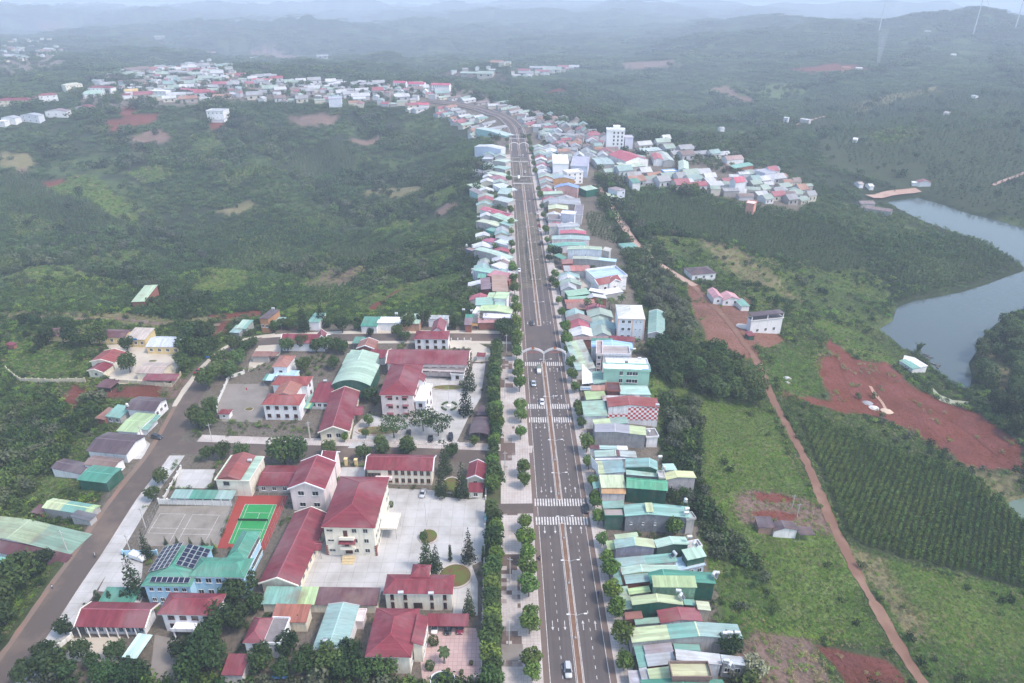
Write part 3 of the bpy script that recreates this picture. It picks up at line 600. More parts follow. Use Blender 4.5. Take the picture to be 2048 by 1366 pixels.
# -- lower compound
main = B('R4', (640,540), (925,545), (972,275), 12.0, 'hy', 3.2, CRIM, WALLC, 'three storey cream office with crimson hipped roof facing the white yard', 'office', 'office_building', rust=.06, ov=.6,
  win=[('F',3,1,.0,.22,(1.8,.7)),('F',3,1,.55,.66),('F',3,1,.74,.92),('R',3,4,.05,.45),('R',3,2,.8,1.)], fr=(.6,.6,.55))
def porch_balcony(i):
    r = i['root']; wd = i['wd']
    for k, z in enumerate((3.7, 7.6)):
        mb = MB(); mb.box(-3.0, 1.6, -wd - 1.5, -wd - .02, z, z + .2); mb.box(-3.0, 1.6, -wd - 1.5, -wd - 1.35, z + .2, z + 1.1); mb.build('balcony', plaster(WALLC, .3), r)
        d = MB(); d.box(-1.9, -.6, -wd - .08, -wd + .02, z + .2, z + 2.6); d.build('door', plain(DK, .5, 'brown_door'), r)
    mb = MB(); roof_slab(mb, [(-3.3,-wd-1.9,6.4),(1.9,-wd-1.9,6.4),(1.9,-wd-.02,7.0),(-3.3,-wd-.02,7.0)], .12); mb.build('awning', metal_roof(CRIM,'x',.05), r)
    for k in range(6):
        s = MB(); s.box(-2.6, 1.2, -wd - 1.6 - .45 * k, -wd - 1.2 - .45 * k, -.2, 1.15 - .19 * k); s.build('step', plaster((.62,.5,.3), .4), r)
    d = MB(); d.box(-1.9, .3, -wd - .08, -wd + .02, .9, 3.3); d.build('door', plain(DK, .5, 'brown_door'), r)
    for sx in (-1, 1):
        for k in range(6):
            q = MB(); q.box(sx*i['wl']-.35, sx*i['wl']+.35, -wd-.12, -wd+.4, .2+.7*k, .62+.7*k); q.build('quoin', plain(RBRN,.8,'brick_quoin'), r)
porch_balcony(main)
B('R4', (872,430), (955,430), (955,378), 11.0, 'gy', 1.8, CRIM, WALLC, 'short crimson gabled bay on the yard side of the three storey office', 'office wing', 'office_wing', rust=.05, win=[('R',3,2)])
B('R4', (905,365), (978,352), (978,300), 11.2, 'flat', 1, CONC, WALLC, 'flat roofed stair bay beside the three storey office', 'office wing', 'office_wing', parapet=.6, win=[('R',3,1)])
ent = B('R4', (935,548), (1040,552), (1046,470), 4.6, 'flat', 1, WHIT, WALLC, 'flat white entrance porch on columns beside the three storey office', 'porch', 'entrance_porch', posts=True, parapet=.35)
B('R4', (308,838), (522,850), (640,470), 4.6, 'gy', 2.8, CRIM, CREM, 'long single storey hall with crimson gabled roof beside the tennis court', 'hall', 'long_hall', rust=.1, ov=.7, win=[('R',1,9)], trim=WALLC)
B('R4', (575,665), (640,662), (640,618), 4.0, 'gx', .9, CRIM, CREM, 'small crimson porch roof on posts beside the long crimson hall', 'porch', 'entrance_porch', posts=True, rust=.05)
B('R4', (462,338), (660,342), (708,195), 9.6, 'gy', 2.9, CRIM, WALLP, 'two storey cream house with crimson roof and white triangular pediment', 'house', 'gabled_house', rust=.06, ov=.6, win=[('F',2,2,.1,.95,(1.9,1.6))], trim=WALLW, fr=(.7,.7,.7))
B('R4', (640,180), (715,185), 5.0, 8.5, 'gx', 1.8, CRIM, WALLP, 'low crimson cross gable behind the house with white pediment', 'house wing', 'house_wing', rust=.05, trim=WALLW)
t4 = B('R4', (872,236), (1232,244), 9.2, 6.8, 'gx', 2.4, CRIM, WALLC, 'long two storey cream block with crimson roof between cypresses and office', 'office', 'office_building', rust=.05, ov=.7, trim=WALLW,
  win=[('F',2,7,.3,1.0,(1.1,1.7)),('F',1,2,0.0,.2,(2.2,2.2))], fr=(.35,.2,.12))
mb = MB(); mb.box(-8.5, -2.5, -t4['wd']-2.4, -t4['wd']-.02, 3.5, 3.8); mb.box(-8.5,-2.5,-t4['wd']-2.4,-t4['wd']-2.2,3.8,4.8); mb.build('balcony', plaster(WALLP,.4), t4['root'])
B('R4', (1408,284), (1505,288), 9.0, 4.2, 'gy', 1.7, CRIM, WALLC, 'small cream gatehouse with crimson gable beside the clipped hedge row', 'gatehouse', 'gatehouse', rust=.05, trim=WALLW, win=[('F',1,1)])
B('R4', (1418,355), (1498,357), 4.0, 2.8, 'sf', 1.0, CRIM, WALLC, 'low crimson lean-to in front of the small cream gatehouse', 'lean-to', 'gatehouse_porch', rust=.05, win=[('F',1,1)])
w6 = B('R4', (968,892), (1338,895), (1342,792), 7.0, 'hx', 1.6, CRIM, WALLC, 'two storey white office with crimson roof and brown shutters beside the round flower bed', 'office', 'office_building', rust=.06, ov=.5,
  win=[('F',2,2,.0,.4,(.8,2.2)),('F',2,2,.6,1.,(.8,2.2)),('F',1,4,.42,.55,(.5,1.9),2)], fr=(.16,.07,.05), trim=WALLW)
B('R4', (1112,805), (1212,808), 5.0, 8.0, 'hx', 1.2, CRIM, WALLC, 'crimson roofed turret block on the back of the white shuttered office', 'turret', 'roof_turret', rust=.05)
B('R4', (872,1226), (1118,1230), (1152,972), 7.0, 'hy', 2.4, CRIM, WALLC, 'broad crimson roofed hall beside the pink paved court', 'hall', 'broad_hall', rust=.06, ov=.6, win=[('R',2,3)])
B('R4', (1118,1165), (1180,1168), (1192,1015), 6.8, 'sr', 1.2, CRIM, WALLC, 'narrow crimson side bay of the broad hall by the pink court', 'hall wing', 'hall_wing', rust=.06, win=[('R',2,3)])
B('R4', (592,1190), (770,1198), (826,956), 5.2, 'gy', 1.0, GTEAL, WALLW, 'long grey green roofed shed with a steel tank on its eave', 'shed', 'long_shed', rust=.1, trim=CONC)
B('R4', (225,1152), (330,1156), (372,1020), 6.4, 'hy', 1.9, CRIM, WALLW, 'small two storey white house with crimson hipped roof and terrace', 'house', 'hipped_house', rust=.08, win=[('F',2,1,.3,.9)], fr=(.1,.12,.4))
B('R4', (330,1157), (425,1160), (470,1022), 5.9, 'flat', 1, DCONC, WALLW, 'stained flat roof terrace joined to the small crimson hipped house', 'terrace', 'roof_terrace', parapet=.5, win=[('F',1,2)])
B('R4', (322,948), (938,956), (938,872), 3.4, 'sf', .9, DTEAL, CREM, 'long low shed roofed in green, lime and maroon sheets behind the white yard', 'shed', 'long_shed', seg=[(0,.31,TEAL),(.31,.46,LIMEB),(.46,1,MARO)], rust=.35)
B('R4', (372,1042), (562,1046), (588,962), 4.0, 'sf', 1.0, ORNG, CREM, 'orange red lean-to roof half hidden behind trees', 'shed', 'lean_to_shed', rust=.2)
B('R4', (1195,1064), (1420,1066), (1420,1008), 3.0, 'sf', .7, CRIM, WALLC, 'crimson carport roof on posts with cars under it', 'carport', 'carport', posts=True, rust=.05)
B('R4', (110,1324), (225,1326), (255,1222), 3.4, 'sf', .8, CRIM, WALLW, 'low crimson shed roof among trees near the blue school', 'shed', 'garden_shed', rust=.1)
B('R4', (815,1040), (865,1042), (880,975), 3.4, 'flat', 1, WALLP, WALLP, 'narrow pink passage roof between the grey green shed and the broad hall', 'passage', 'covered_passage', parapet=.3)
# blue school
bs = dict(rust=.08, ov=.6, wdim=(1.5,1.6))
bluA = B('R3', (745,852), (1008,857), (1108,640), 8.0, 'hy', 2.4, DTEAL, LBLU, 'pale blue school block with green roof carrying dark solar panels', 'school', 'school_block', win=[('F',2,5,.05,.95,(1.1,1.2))], **bs)
B('R3', (1000,802), (1295,808), (1320,705), 9.0, 'hx', 2.0, DTEAL, LBLU, 'pale blue school front block with plain green hipped roof', 'school', 'school_block', win=[('F',2,5)], trim=WALLW, **bs)
B('R3', (1195,712), (1300,716), (1342,560), 9.1, 'hy', 1.6, DTEAL, LBLU, 'pale blue school rear wing with green roof beside the long crimson hall', 'school', 'school_block', win=[('R',2,7)], trim=WALLW, **bs)
def solar():
    r = bluA['root']; l, d, h, rise = bluA['l'], bluA['d'], bluA['h'], bluA['rise']
    pm, nt, b = nm('solar_cell'); b.inputs['Base Color'].default_value = (.018,.022,.045,1); b.inputs['Roughness'].default_value = .15
    fm = plain((.6,.6,.62), .4, 'panel_rim')
    me = MB(); me.box(-.52,.52,-.98,.98,.02,.06); me = me.mesh('solar_panel', pm); fr = MB()
    for a in ((-.56,.56,-1.02,-.98),(-.56,.56,.98,1.02),(-.56,-.52,-.98,.98),(.52,.56,-.98,.98)): fr.box(*a,0,.08)
    fr = fr.mesh('rim', fm)
    tilt = math.atan2(rise, l)
    for sx in (-1, 1):
        for i in range(4):
            for j in range(9):
                x = sx * (l * .22 + i * 1.65); y = -d * .30 + j * 1.65 + (1.0 if sx > 0 else 0)
                if y > d * .85: continue
                z = h + rise * (1 - abs(x) / l) + .45
                o = inst('solar_panel', me, r, (x, y, z), 0, (1.4, .8, 1)); o.rotation_euler = (0, sx * tilt, 0); inst('rim', fr, o)
    for i in range(7):
        o = inst('solar_panel', me, r, (-l * .55 + i * 1.6, -d * .82, h + rise * .25 + .45), 0, (1.4, .8, 1)); o.rotation_euler = (.3, 0, 0); inst('rim', fr, o)
solar()
s15 = B('R3', (392,1068), (768,1075), 8.6, 4.4, 'gx', 2.0, CRIM, WALLW, 'single storey white clinic with crimson roof and columned verandah by the side road', 'clinic', 'verandah_house', rust=.06, ov=1.4, trim=WALLC, win=[('F',1,9,.0,1.,(1.0,1.9))], fr=(.25,.35,.45))
for k in range(8):
    q = MB(); q.bar((0,0,0),(0,0,4.3),.16,6); q.build('column', plaster(WALLW,.2), s15['root'], loc=(-s15['l']+.5+k*(2*s15['l']-1)/7, -s15['d']+.25, 0))
s16 = B('R3', (830,1002), (1140,1010), 7.6, 7.4, 'hx', 1.9, CRIM, WALLW, 'two storey white house with crimson roof and columned balcony below the blue school', 'house', 'balcony_house', rust=.08, ov=.8, win=[('F',2,4,.05,.95,(1.6,1.8))], fr=(.2,.08,.06))
mb = MB(); mb.box(-4,2.2,-s16['wd']-3,-s16['wd']-.02,3.4,3.65); mb.box(-4,2.2,-s16['wd']-3,-s16['wd']-2.85,3.65,4.6); mb.build('balcony', plaster(WALLW,.6), s16['root'])
for x in (-3.5, 1.7):
    q = MB(); q.bar((0,0,0),(0,0,3.4),.22,8); q.build('column', plaster(WALLW,.2), s16['root'], loc=(x,-s16['wd']-2.6,0))
B('R3', (645,1228), (722,1238), (782,1112), 3.0, 'sf', .3, (.50,.72,.68), WALLW, 'pale mint canopy roof on posts beside the white clinic', 'canopy', 'yard_canopy', posts=True, rust=.05)
B('R3', (520,936), (708,942), (716,870), 3.0, 'sf', .7, DTEAL, WALLW, 'low green roofed shed behind cypress bushes above the clinic', 'shed', 'garden_shed', rust=.05)
h19 = B('R4', (75,290), (262,297), (300,165), 7.0, 'flat', 1, PALE, WALLC, 'two storey white house with red ridge roof over pale green side roofs', 'house', 'two_tone_house', parapet=.15, win=[('F',2,1,.15,.45,(1.9,1.3))], fr=(.1,.1,.1))
mb = MB()
for s0, s1 in ((-4.2,0),(0,4.2)): roof_slab(mb, [(s0,-h19['d'],7.3+(1.5 if s0==0 else 0)),(s1,-h19['d'],7.3+(1.5 if s1==0 else 0)),(s1,h19['d'],7.3+(1.5 if s1==0 else 0)),(s0,h19['d'],7.3+(1.5 if s0==0 else 0))], .15)
mb.poly([(-4.1,-h19['d']+.1,7.0),(4.1,-h19['d']+.1,7.0),(0,-h19['d']+.1,8.7)]); mb.build('ridge_roof', metal_roof(REDR,'y',.1), h19['root'], loc=(-1.2,0,0))
B('R4', (298,320), (478,322), (490,214), 3.4, 'gx', 1.2, CRIM, (.42,.40,.38), 'low grey walled shed with red roof between green-sided house and pediment house', 'shed', 'workshop_shed', rust=.15, win=[('F',1,3)])
B('R3', (900,388), (1228,394), (1226,350), 3.0, 'sf', .4, TEAL, WALLW, 'narrow green and pale canopy roof above the white court wall', 'canopy', 'yard_canopy', posts=True, seg=[(0,.3,GTEAL),(.3,.72,DTEAL),(.72,1,GTEAL)], rust=.05)
# -- upper compound
wh = dict(fr=(.18,.07,.05), rust=.14, ov=.5)
B('T5', (92,856), (405,862), 8.5, 7.6, 'hx', 1.8, REDR, WALLW, 'two storey white house with faded red hipped roof and eight brown windows', 'house', 'white_house', win=[('F',2,4)], **wh)
B('T5', (185,785), (368,790), (398,690), 7.6, 'gy', 1.6, ORNG, WALLW, 'orange tiled middle wing behind the white eight-window house', 'house wing', 'house_wing', **wh)
B('T5', (172,694), (470,704), 8.0, 7.4, 'hx', 1.6, REDR, WALLW, 'rear faded red hipped wing behind the orange tiled wing', 'house wing', 'house_wing', win=[('R',2,1)], **wh)
B('T5', (488,836), (640,840), (672,690), 3.6, 'sf', 1.2, CRIM, WALLW, 'low white annex with crimson lean-to roof and arched windows', 'annex', 'annex', win=[('F',1,3)], rust=.05)
B('T5', (425,885), (500,890), (505,775), 3.0, 'sf', .4, DTEAL, WALLW, 'green and lime striped canopy beside the white eight-window house', 'canopy', 'yard_canopy', posts=True, seg=[(0,.4,TEAL),(.4,.7,LIMEB),(.7,1,DTEAL)])
B('T5', (555,1086), (815,1078), (908,748), 4.6, 'gy', 2.7, CRIM, CREM, 'long crimson gabled hall with cream gable wall facing the cross street', 'hall', 'long_hall', rust=.06, ov=.7, trim=WALLC, win=[('F',1,2,.15,.8,(1.6,1.8)),('R',1,8)])
B('T5', (850,944), (924,940), (924,868), 4.4, 'gx', .9, CRIM, CREM, 'small crimson porch on posts beside the cream-gabled hall', 'porch', 'entrance_porch', posts=True, rust=.05)
B('T5', (668,692), (985,702), (1002,530), 6.8, 'ay', 2.6, PALE, DGRN, 'big pale green barrel roofed gymnasium with dark green end wall', 'gymnasium', 'barrel_hall', wall='metal', rust=.05)
B('T5', (752,528), (1022,532), (1005,440), 6.4, 'gy', 2.2, PALE, GTEAL, 'lower pale green rear roof adjoining the barrel roofed gymnasium', 'hall', 'rear_hall', wall='metal', rust=.05)
u26 = B('T5', (1055,776), (1345,782), (1385,528), 12.0, 'hy', 3.0, CRIM, WALLP, 'three storey pinkish white office with crimson roof behind two spreading trees', 'office', 'office_building', rust=.06, ov=.6, win=[('F',3,2,.05,.95,(1.7,1.3)),('F',3,1,.4,.6,(.7,.9)),('R',3,4)], fr=(.18,.07,.05))
for k in range(3):
    for x in (-.5, .5):
        mb = MB(); X = x * u26['wl']; z = 4 * (k + .55) + .95; roof_slab(mb, [(X-1.3,-u26['wd']-.9,z-.25),(X+1.3,-u26['wd']-.9,z-.25),(X+1.3,-u26['wd']-.02,z+.15),(X-1.3,-u26['wd']-.02,z+.15)], .08); mb.build('awning', metal_roof(CRIM,'x',.05), u26['root'])
B('T5', (1345,668), (1425,672), (1428,618), 11.0, 'gy', 1.6, CRIM, WALLW, 'short crimson gabled bay of the pinkish office facing the flagpole', 'office wing', 'office_wing', win=[('R',3,2)], rust=.05)
B('T5', (1345,830), (1442,835), (1440,690), 8.5, 'flat', 1, WHIT, WALLW, 'white flat topped entrance block of the pinkish office', 'office wing', 'office_wing', parapet=.5, win=[('F',2,1),('R',2,2)], fr=(.18,.07,.05))
B('T5', (1112,520), (1790,532), 14.0, 6.6, 'gx', 3.0, CRIM, WALLP, 'very long crimson roofed block closing the back of the flagpole yard', 'office', 'long_block', rust=.04, ov=.6, trim=WALLC, win=[('F',1,5,.42,.98,(2.4,2.2))], fr=(.18,.07,.05))
B('T5', (1392,575), (1760,590), 5.0, 4.6, 'flat', 1, DCONC, WALLP, 'stained flat porch roof along the very long crimson block', 'porch', 'long_porch', parapet=.4, posts=True)
B('T5', (1640,608), (1752,614), 5.0, 3.6, 'flat', 1, DCONC, WALLW, 'small white block with stained flat roof in front of the very long block', 'annex', 'annex', parapet=.3, win=[('F',1,1)], fr=(.18,.07,.05))
B('T5', (1342,320), (1624,322), 9.0, 6.2, 'hx', 1.8, CRIM, WALLW, 'white villa with crimson hipped roof and dark doorway near the boulevard', 'villa', 'villa', rust=.05, win=[('F',2,4)], fr=(.18,.07,.05))
B('T5', (1478,262), (1590,264), (1592,176), 6.6, 'gy', 2.4, CRIM, WALLW, 'steep crimson rear gable behind the white villa', 'house wing', 'house_wing', rust=.05)
B('T5', (244,352), (612,357), 10.0, 4.6, 'gx', 2.4, CRIM, WALLW, 'white chapel-like hall with long crimson roof behind dark round trees', 'hall', 'crimson_hall', rust=.05, ov=.6, trim=WALLW)
B('T5', (548,330), (628,322), (624,268), 5.4, 'gy', 2.4, CRIM, WALLW, 'crimson cross gable at the end of the white chapel-like hall', 'hall wing', 'hall_wing', rust=.05, trim=WALLW)
B('T5', (178,545), (306,550), (346,456), 6.6, 'hy', 1.4, ORNG, WALLW, 'small two storey white house with orange hipped roof', 'house', 'hipped_house', win=[('F',1,1)], **wh)
B('T5', (8,468), (150,470), 6.0, 3.0, 'sb', .4, RBRN, (.45,.42,.4), 'low grey shed with rusty roof beside the orange hipped house', 'shed', 'grey_shed', rust=.5)
B('T5', (150,465), (212,466), 5.0, 2.8, 'sb', .3, RBRN, (.3,.2,.18), 'open rusty canopy beside the low grey shed', 'canopy', 'yard_canopy', posts=True, rust=.6)
B('T5', (100,658), (180,660), (200,610), 3.4, 'sf', .3, DTEAL, WALLW, 'pale blue and green canopy behind the white eight-window house', 'canopy', 'yard_canopy', seg=[(0,.3,DTEAL),(.3,1,LBLU)], posts=True)
B('T5', (180,622), (380,628), 5.0, 3.3, 'sf', .3, LBLU, WALLW, 'pale blue lean-to roof behind the orange hipped house', 'lean-to', 'lean_to_shed')
B('T5', (868,395), (1020,400), 8.0, 4.2, 'gy', 1.8, RBRN, RBRN, 'brick red gabled shed with white bargeboards among trees', 'shed', 'brick_shed', trim=WALLW, rust=.2)
B('T5', (835,352), (920,356), (925,310), 3.6, 'sf', .6, DTEAL, WALLW, 'small green canopy beside the brick red gabled shed', 'canopy', 'yard_canopy', posts=True)
B('T5', (968,472), (1102,476), (1100,422), 3.8, 'sf', 1.0, CRIM, WALLW, 'small white shed with crimson roof joined to the very long block', 'shed', 'garden_shed', rust=.05)
B('T5', (792,470), (860,474), (900,420), 4.4, 'sf', .6, PALE, WALLW, 'small pale green roof behind the gymnasium', 'shed', 'garden_shed')
B('T5', (1792,1098), (1962,1106), (1964,970), 3.6, 'ay', .9, PURP, WALLW, 'arched plum coloured vehicle canopy on posts by the cross street', 'canopy', 'vehicle_canopy', posts=True, rust=.1)
B('T5', (1858,942), (1950,946), (1952,872), 3.0, 'sf', .3, PURP, WALLW, 'dark flat plum canopy behind the arched vehicle canopy', 'canopy', 'vehicle_canopy', posts=True, rust=.1)
B('T5', (1852,460), (1922,464), (1920,432), 2.6, 'hx', .8, CRIM, WALLW, 'tiny white guard hut with crimson hipped roof at the yard corner', 'hut', 'guard_hut', rust=.05)
B('T4', (1272,1105), (1340,1108), 3.6, 2.6, 'hx', .9, CRIM, WALLW, 'tiny white gate hut with crimson roof by the grey earth yard', 'hut', 'guard_hut', rust=.1, win=[('F',1,1,.2,.8,(.9,1.)) ])
# -- along the upper cross street
B('T5', (1038,195), (1230,197), (1232,138), 4.2, 'sb', .6, WHIT, WALLW, 'white roofed shop beside pale green shop on the upper cross street', 'shop', 'street_shop', rust=.02)
B('T5', (903,214), (1040,216), (1042,145), 4.0, 'sf', .7, DTEAL, WALLW, 'green roofed shop west of the white roofed shop', 'shop', 'street_shop')
B('T5', (1232,190), (1390,194), (1400,112), 4.6, 'gx', .8, PALE, (.5,.3,.2), 'pale green roofed shop with rooftop tanks east of the white roofed shop', 'shop', 'street_shop')
B('T5', (1455,160), (1625,162), (1625,124), 4.4, 'sb', .4, GREY, WALLW, 'grey roofed shop behind the steep crimson rear gable', 'shop', 'street_shop')
B('T5', (470,190), (568,192), (570,110), 4.2, 'sb', .6, TEAL, WALLW, 'small green roofed house between two tall dark conifers', 'house', 'street_house')
B('T5', (72,162), (150,168), (206,76), 7.4, 'sb', .8, PURP, (.42,.22,.12), 'tall narrow brown house with orange brick side wall and rooftop tank', 'house', 'narrow_house', win=[('F',1,2)])
B('T5', (158,196), (255,200), (292,148), 3.6, 'sf', .5, GTEAL, WALLW, 'pale canopy roof beside the tall narrow brown house', 'canopy', 'yard_canopy', posts=True)
B('T4', (1375,605), (1440,608), (1455,560), 3.6, 'sf', .6, TEAL, (.4,.42,.4), 'small green roofed cottage near the bend of the side road', 'cottage', 'cottage', seg=[(0,.6,PALE),(.6,1,TEAL)], win=[('F',1,1)])
B('T4', (1340,628), (1400,632), (1420,590), 3.0, 'sf', .4, GTEAL, (.3,.3,.32), 'lean-to roof beside the small green cottage at the bend', 'lean-to', 'lean_to_shed')
B('T4', (766,450), (845,448), (880,400), 4.0, 'sf', .8, (.42,.55,.36), RBRN, 'lone green roofed farm house among dense trees in the valley', 'farm house', 'farm_house')
# -- upper left school compound
B('T4', (268,641), (385,645), 9.0, 3.8, 'gx', 1.3, MARO, YELL, 'maroon roofed school row half hidden by spreading trees', 'school', 'school_row', rust=.4)
B('T4', (515,655), (728,660), 9.0, 3.8, 'gx', 1.3, MARO, YELL, 'maroon roofed yellow classroom row beside the cream roofed block', 'school', 'school_row', rust=.4, win=[('F',1,4)])
B('T4', (728,668), (846,672), (886,616), 4.4, 'sf', 1.4, (.50,.42,.36), YELL, 'cream roofed yellow classroom block with small blue sign', 'school', 'school_row', rust=.3, win=[('F',1,3)], trim=WALLW)
B('T4', (850,712), (1050,716), 11.0, 4.0, 'gx', 1.8, (.52,.56,.66), YELL, 'pale blue grey roofed yellow classroom block facing the sandy yard', 'school', 'school_row', rust=.06, win=[('F',1,4)])
B('T4', (524,798), (662,802), (716,738), 4.2, 'gy', 1.5, REDR, WALLC, 'red gabled cream school hall at the wall of the sandy yard', 'school', 'school_row', rust=.15, trim=WALLC)
B('T4', (508,852), (600,857), (655,808), 3.6, 'gy', 1.3, CRIM, CREM, 'small crimson roofed cream lodge in front of the red school hall', 'lodge', 'school_lodge', rust=.1, trim=WALLC, win=[('F',1,1)])
B('T4', (790,866), (950,870), (976,806), 3.6, 'gx', .9, (.46,.36,.31), CREM, 'low cream school row with faded brown roof in the sandy yard', 'school', 'school_row', rust=.3)
B('T4', (830,908), (1022,912), (1026,876), 3.0, 'sf', .6, CRIM, CREM, 'crimson roofed bicycle shed along the school wall', 'shed', 'bicycle_shed', posts=True, rust=.05)
B('T4', (558,946), (645,950), (672,902), 2.8, 'sf', .5, MARO, RBRN, 'maroon canopy hut outside the school wall', 'hut', 'canopy_hut', posts=True, rust=.3)
B('T4', (30,700), (75,702), (78,684), 2.6, 'sf', .5, CRIM, RBRN, 'tiny crimson roofed hut at the far end of the school garden', 'hut', 'garden_hut')
# -- west side of the side road
B('T4', (728,1078), (905,1088), (985,1010), 5.2, 'gx', 1.6, PURP, WALLW, 'plum roofed white house where the side road bends', 'house', 'road_house', rust=.08, ov=.8, win=[('R',1,3)])
B('T4', (612,1118), (700,1124), (728,1056), 3.4, 'sf', .8, TEAL, CONC, 'small green roofed cottage behind the plum roofed white house', 'cottage', 'cottage', win=[('F',1,2)])
B('T4', (552,1130), (610,1136), (630,1065), 2.8, 'sf', .5, RBRN, RBRN, 'rusty patched shed beside the small green cottage', 'shed', 'rusty_shed', rust=.7)
B('T4', (678,1205), (802,1212), (884,1100), 4.6, 'gx', .7, (.36,.50,.24), WALLW, 'long light green roofed shop beside the plum roofed house', 'shop', 'road_shop', rust=.1)
B('T4', (800,1198), (862,1200), (928,1112), 3.6, 'sr', .5, TEAL, WALLW, 'green awning roof in front of the light green roofed shop', 'awning', 'shop_awning', posts=True)
B('T4', (500,1322), (735,1332), (812,1215), 5.2, 'gx', 1.5, PURP, WALLW, 'big plum roofed white shop beside the paved forecourt', 'shop', 'road_shop', rust=.06, ov=.6)
B('R3', (265,228), (420,240), (470,180), 4.2, 'gx', .8, PURP, WALLW, 'low plum and brown roofed cottage behind the big plum shop', 'cottage', 'cottage', rust=.2)
B('R3', (440,210), (600,222), (645,170), 4.4, 'gx', .8, BRWN, WALLW, 'long brown roofed shop next to the green cube shop', 'shop', 'road_shop', rust=.2)
B('R3', (405,290), (560,300), (628,218), 5.0, 'gx', .5, DTEAL, DGRN, 'bright green walled cube shop with green roof by the side road', 'shop', 'road_shop', wall='metal', rust=.05)
B('R3', (220,438), (465,448), (525,395), 4.8, 'gx', .8, TEAL, CONC, 'grey walled shop with lime and green roof by the side road', 'shop', 'road_shop', seg=[(0,.38,LIME),(.38,.85,TEAL),(.85,1,LIMEB)], rust=.1)
B('R3', (370,490), (470,500), (505,462), 3.2, 'sr', .5, (.12,.13,.15), CONC, 'dark grey lean-to in front of the lime and green shop', 'lean-to', 'lean_to_shed')
B('R3', (-190,575), (345,618), (430,505), 5.6, 'gy', 1.4, PALE, WALLW, 'big pale green roofed warehouse by the side road', 'warehouse', 'warehouse', seg=[(0,.62,(.31,.40,.23)),(.62,1,(.21,.34,.25))], rust=.25, rp=.42)
B('R3', (-150,640), (300,690), (342,630), 4.8, 'sf', 1.2, MARO, WALLW, 'maroon roofed long shop in front of the pale green warehouse', 'shop', 'road_shop', rust=.15)
B('R3', (-60,742), (45,748), (80,702), 6.0, 'sf', .5, TEAL, WALLP, 'narrow two storey house with green roof behind a roadside tree', 'house', 'road_house', win=[('F',2,2)])
B('R3', (160,462), (215,468), (225,420), 3.0, 'sf', .4, MARO, RBRN, 'small maroon shed behind the lime and green shop', 'shed', 'rusty_shed', rust=.5)
# ================================================================== the shop rows along the boulevard
def S(*a, **k):      # a shop house of the row
    k.setdefault('name', 'shop_house'); k.setdefault('cat', 'shop house'); k.setdefault('dirt', .7); return bld(*a, **k)
G = dict(wall='metal')
# east row, from the near end
S('A4', (300,582), (1820,528), (1765,330), 5.6, 'gy', 1.6, TEAL, CONC, 'long shop house with lime and teal roof above a stained grey wall', rp=.6, seg=[(0,.34,LIME),(.34,.6,TEAL),(.6,1,GTEAL)])
S('A4', (485,742), (870,716), (832,592), 4.6, 'sl', .5, (.36,.32,.36), CONC, 'mauve grey roof beside the lime and teal shop house')
S('A4', (880,692), (1240,694), (1200,632), 4.2, 'sr', .4, TEAL, CONC, 'narrow green roof under the stained grey wall')
S('A4', (518,908), (902,886), (866,722), 4.6, 'sl', .6, GREY, RBRN, 'pale grey lean roof with red brick edge beside the white grey long roof')
S('A4', (905,846), (1530,888), (1490,735), 6.0, 'sr', .8, (.55,.58,.60), WALLW, 'long white grey roof with a solar heater at its end')
S('A4', (1530,880), (1855,898), (1815,776), 5.2, 'sr', .5, (.45,.50,.53), CONC, 'short blue grey back roof beside cream flowering tree', win=[('F',1,2)])
S('A4', (546,1100), (850,1082), (790,922), 4.6, 'sl', .5, LIME, CONC, 'bright lime roof beside the brown parapet block')
S('A4', (845,1078), (1395,1078), (1345,862), 7.2, 'flat', 1, (.50,.50,.28), (.24,.17,.15), 'brown parapet block with yellow lime roof', parapet=.9)
S('A4', (430,1185), (1570,1185), (1540,1100), 5.0, 'gy', .8, DTEAL, CONC, 'dark teal roofed shop house at the near end of the east row')
S('A4', (395,928), (520,922), (452,604), 3.8, 'sl', .4, TEAL, DGRN, 'long green front awning below the mauve grey roof', name='shop_awning', cat='awning', posts=True)
S('A4', (440,1112), (545,1105), (518,926), 3.8, 'sl', .4, (.42,.44,.47), CONC, 'grey front awning beside the bright lime roof', name='shop_awning', cat='awning', posts=True)
S('A4', (272,1150), (440,1150), (405,962), 3.0, 'flat', 1, (.45,.45,.52), CONC, 'small pavement kiosk with grey gridded roof', parapet=.1, name='kiosk', cat='kiosk')
S('A4', (212,268), (452,262), (426,160), 4.2, 'sl', .4, RBRN, RBRN, 'brick red roof between leafy bush and street tree')
S('A4', (350,338), (692,320), (656,252), 4.2, 'sl', .3, (.22,.38,.28), CONC, 'dull green roof beside the crimson arched roof')
S('A4', (690,320), (1270,288), 4.5, 4.6, 'gy', 1.0, (.28,.045,.065), WALLW, 'dark crimson roof tucked behind the lime and teal shop house')
S('A3', (575,1162), (1280,1158), (1232,1042), 6.4, 'gy', 1.2, LIME, DGRN, 'lime roofed shop house with tall dark green metal wall', wall='metal', rust=.1)
S('A3', (1470,1232), (1655,1237), (1612,1118), 5.0, 'sr', .4, (.52,.56,.36), (.40,.36,.30), 'small yellowish roof on a stained wall behind the dark green wall')
S('A3', (1290,1166), (1446,1168), (1426,1086), 4.2, 'sr', .3, TEAL, RBRN, 'small teal roof behind the lime roofed dark green house')
S('A3', (442,1228), (590,1222), (505,912), 3.9, 'sl', .5, (.36,.52,.36), DGRN, 'long pale green front awning of the lime roofed house', name='shop_awning', cat='awning', posts=True)
S('A3', (350,900), (445,896), (340,560), 3.9, 'sl', .5, TEAL, DGRN, 'long teal front awning before the blue grey roof', name='shop_awning', cat='awning', posts=True)
S('A3', (535,1020), (832,992), (820,906), 4.8, 'sl', .4, LIMEB, CONC, 'dull lime roof below the red brick edge')
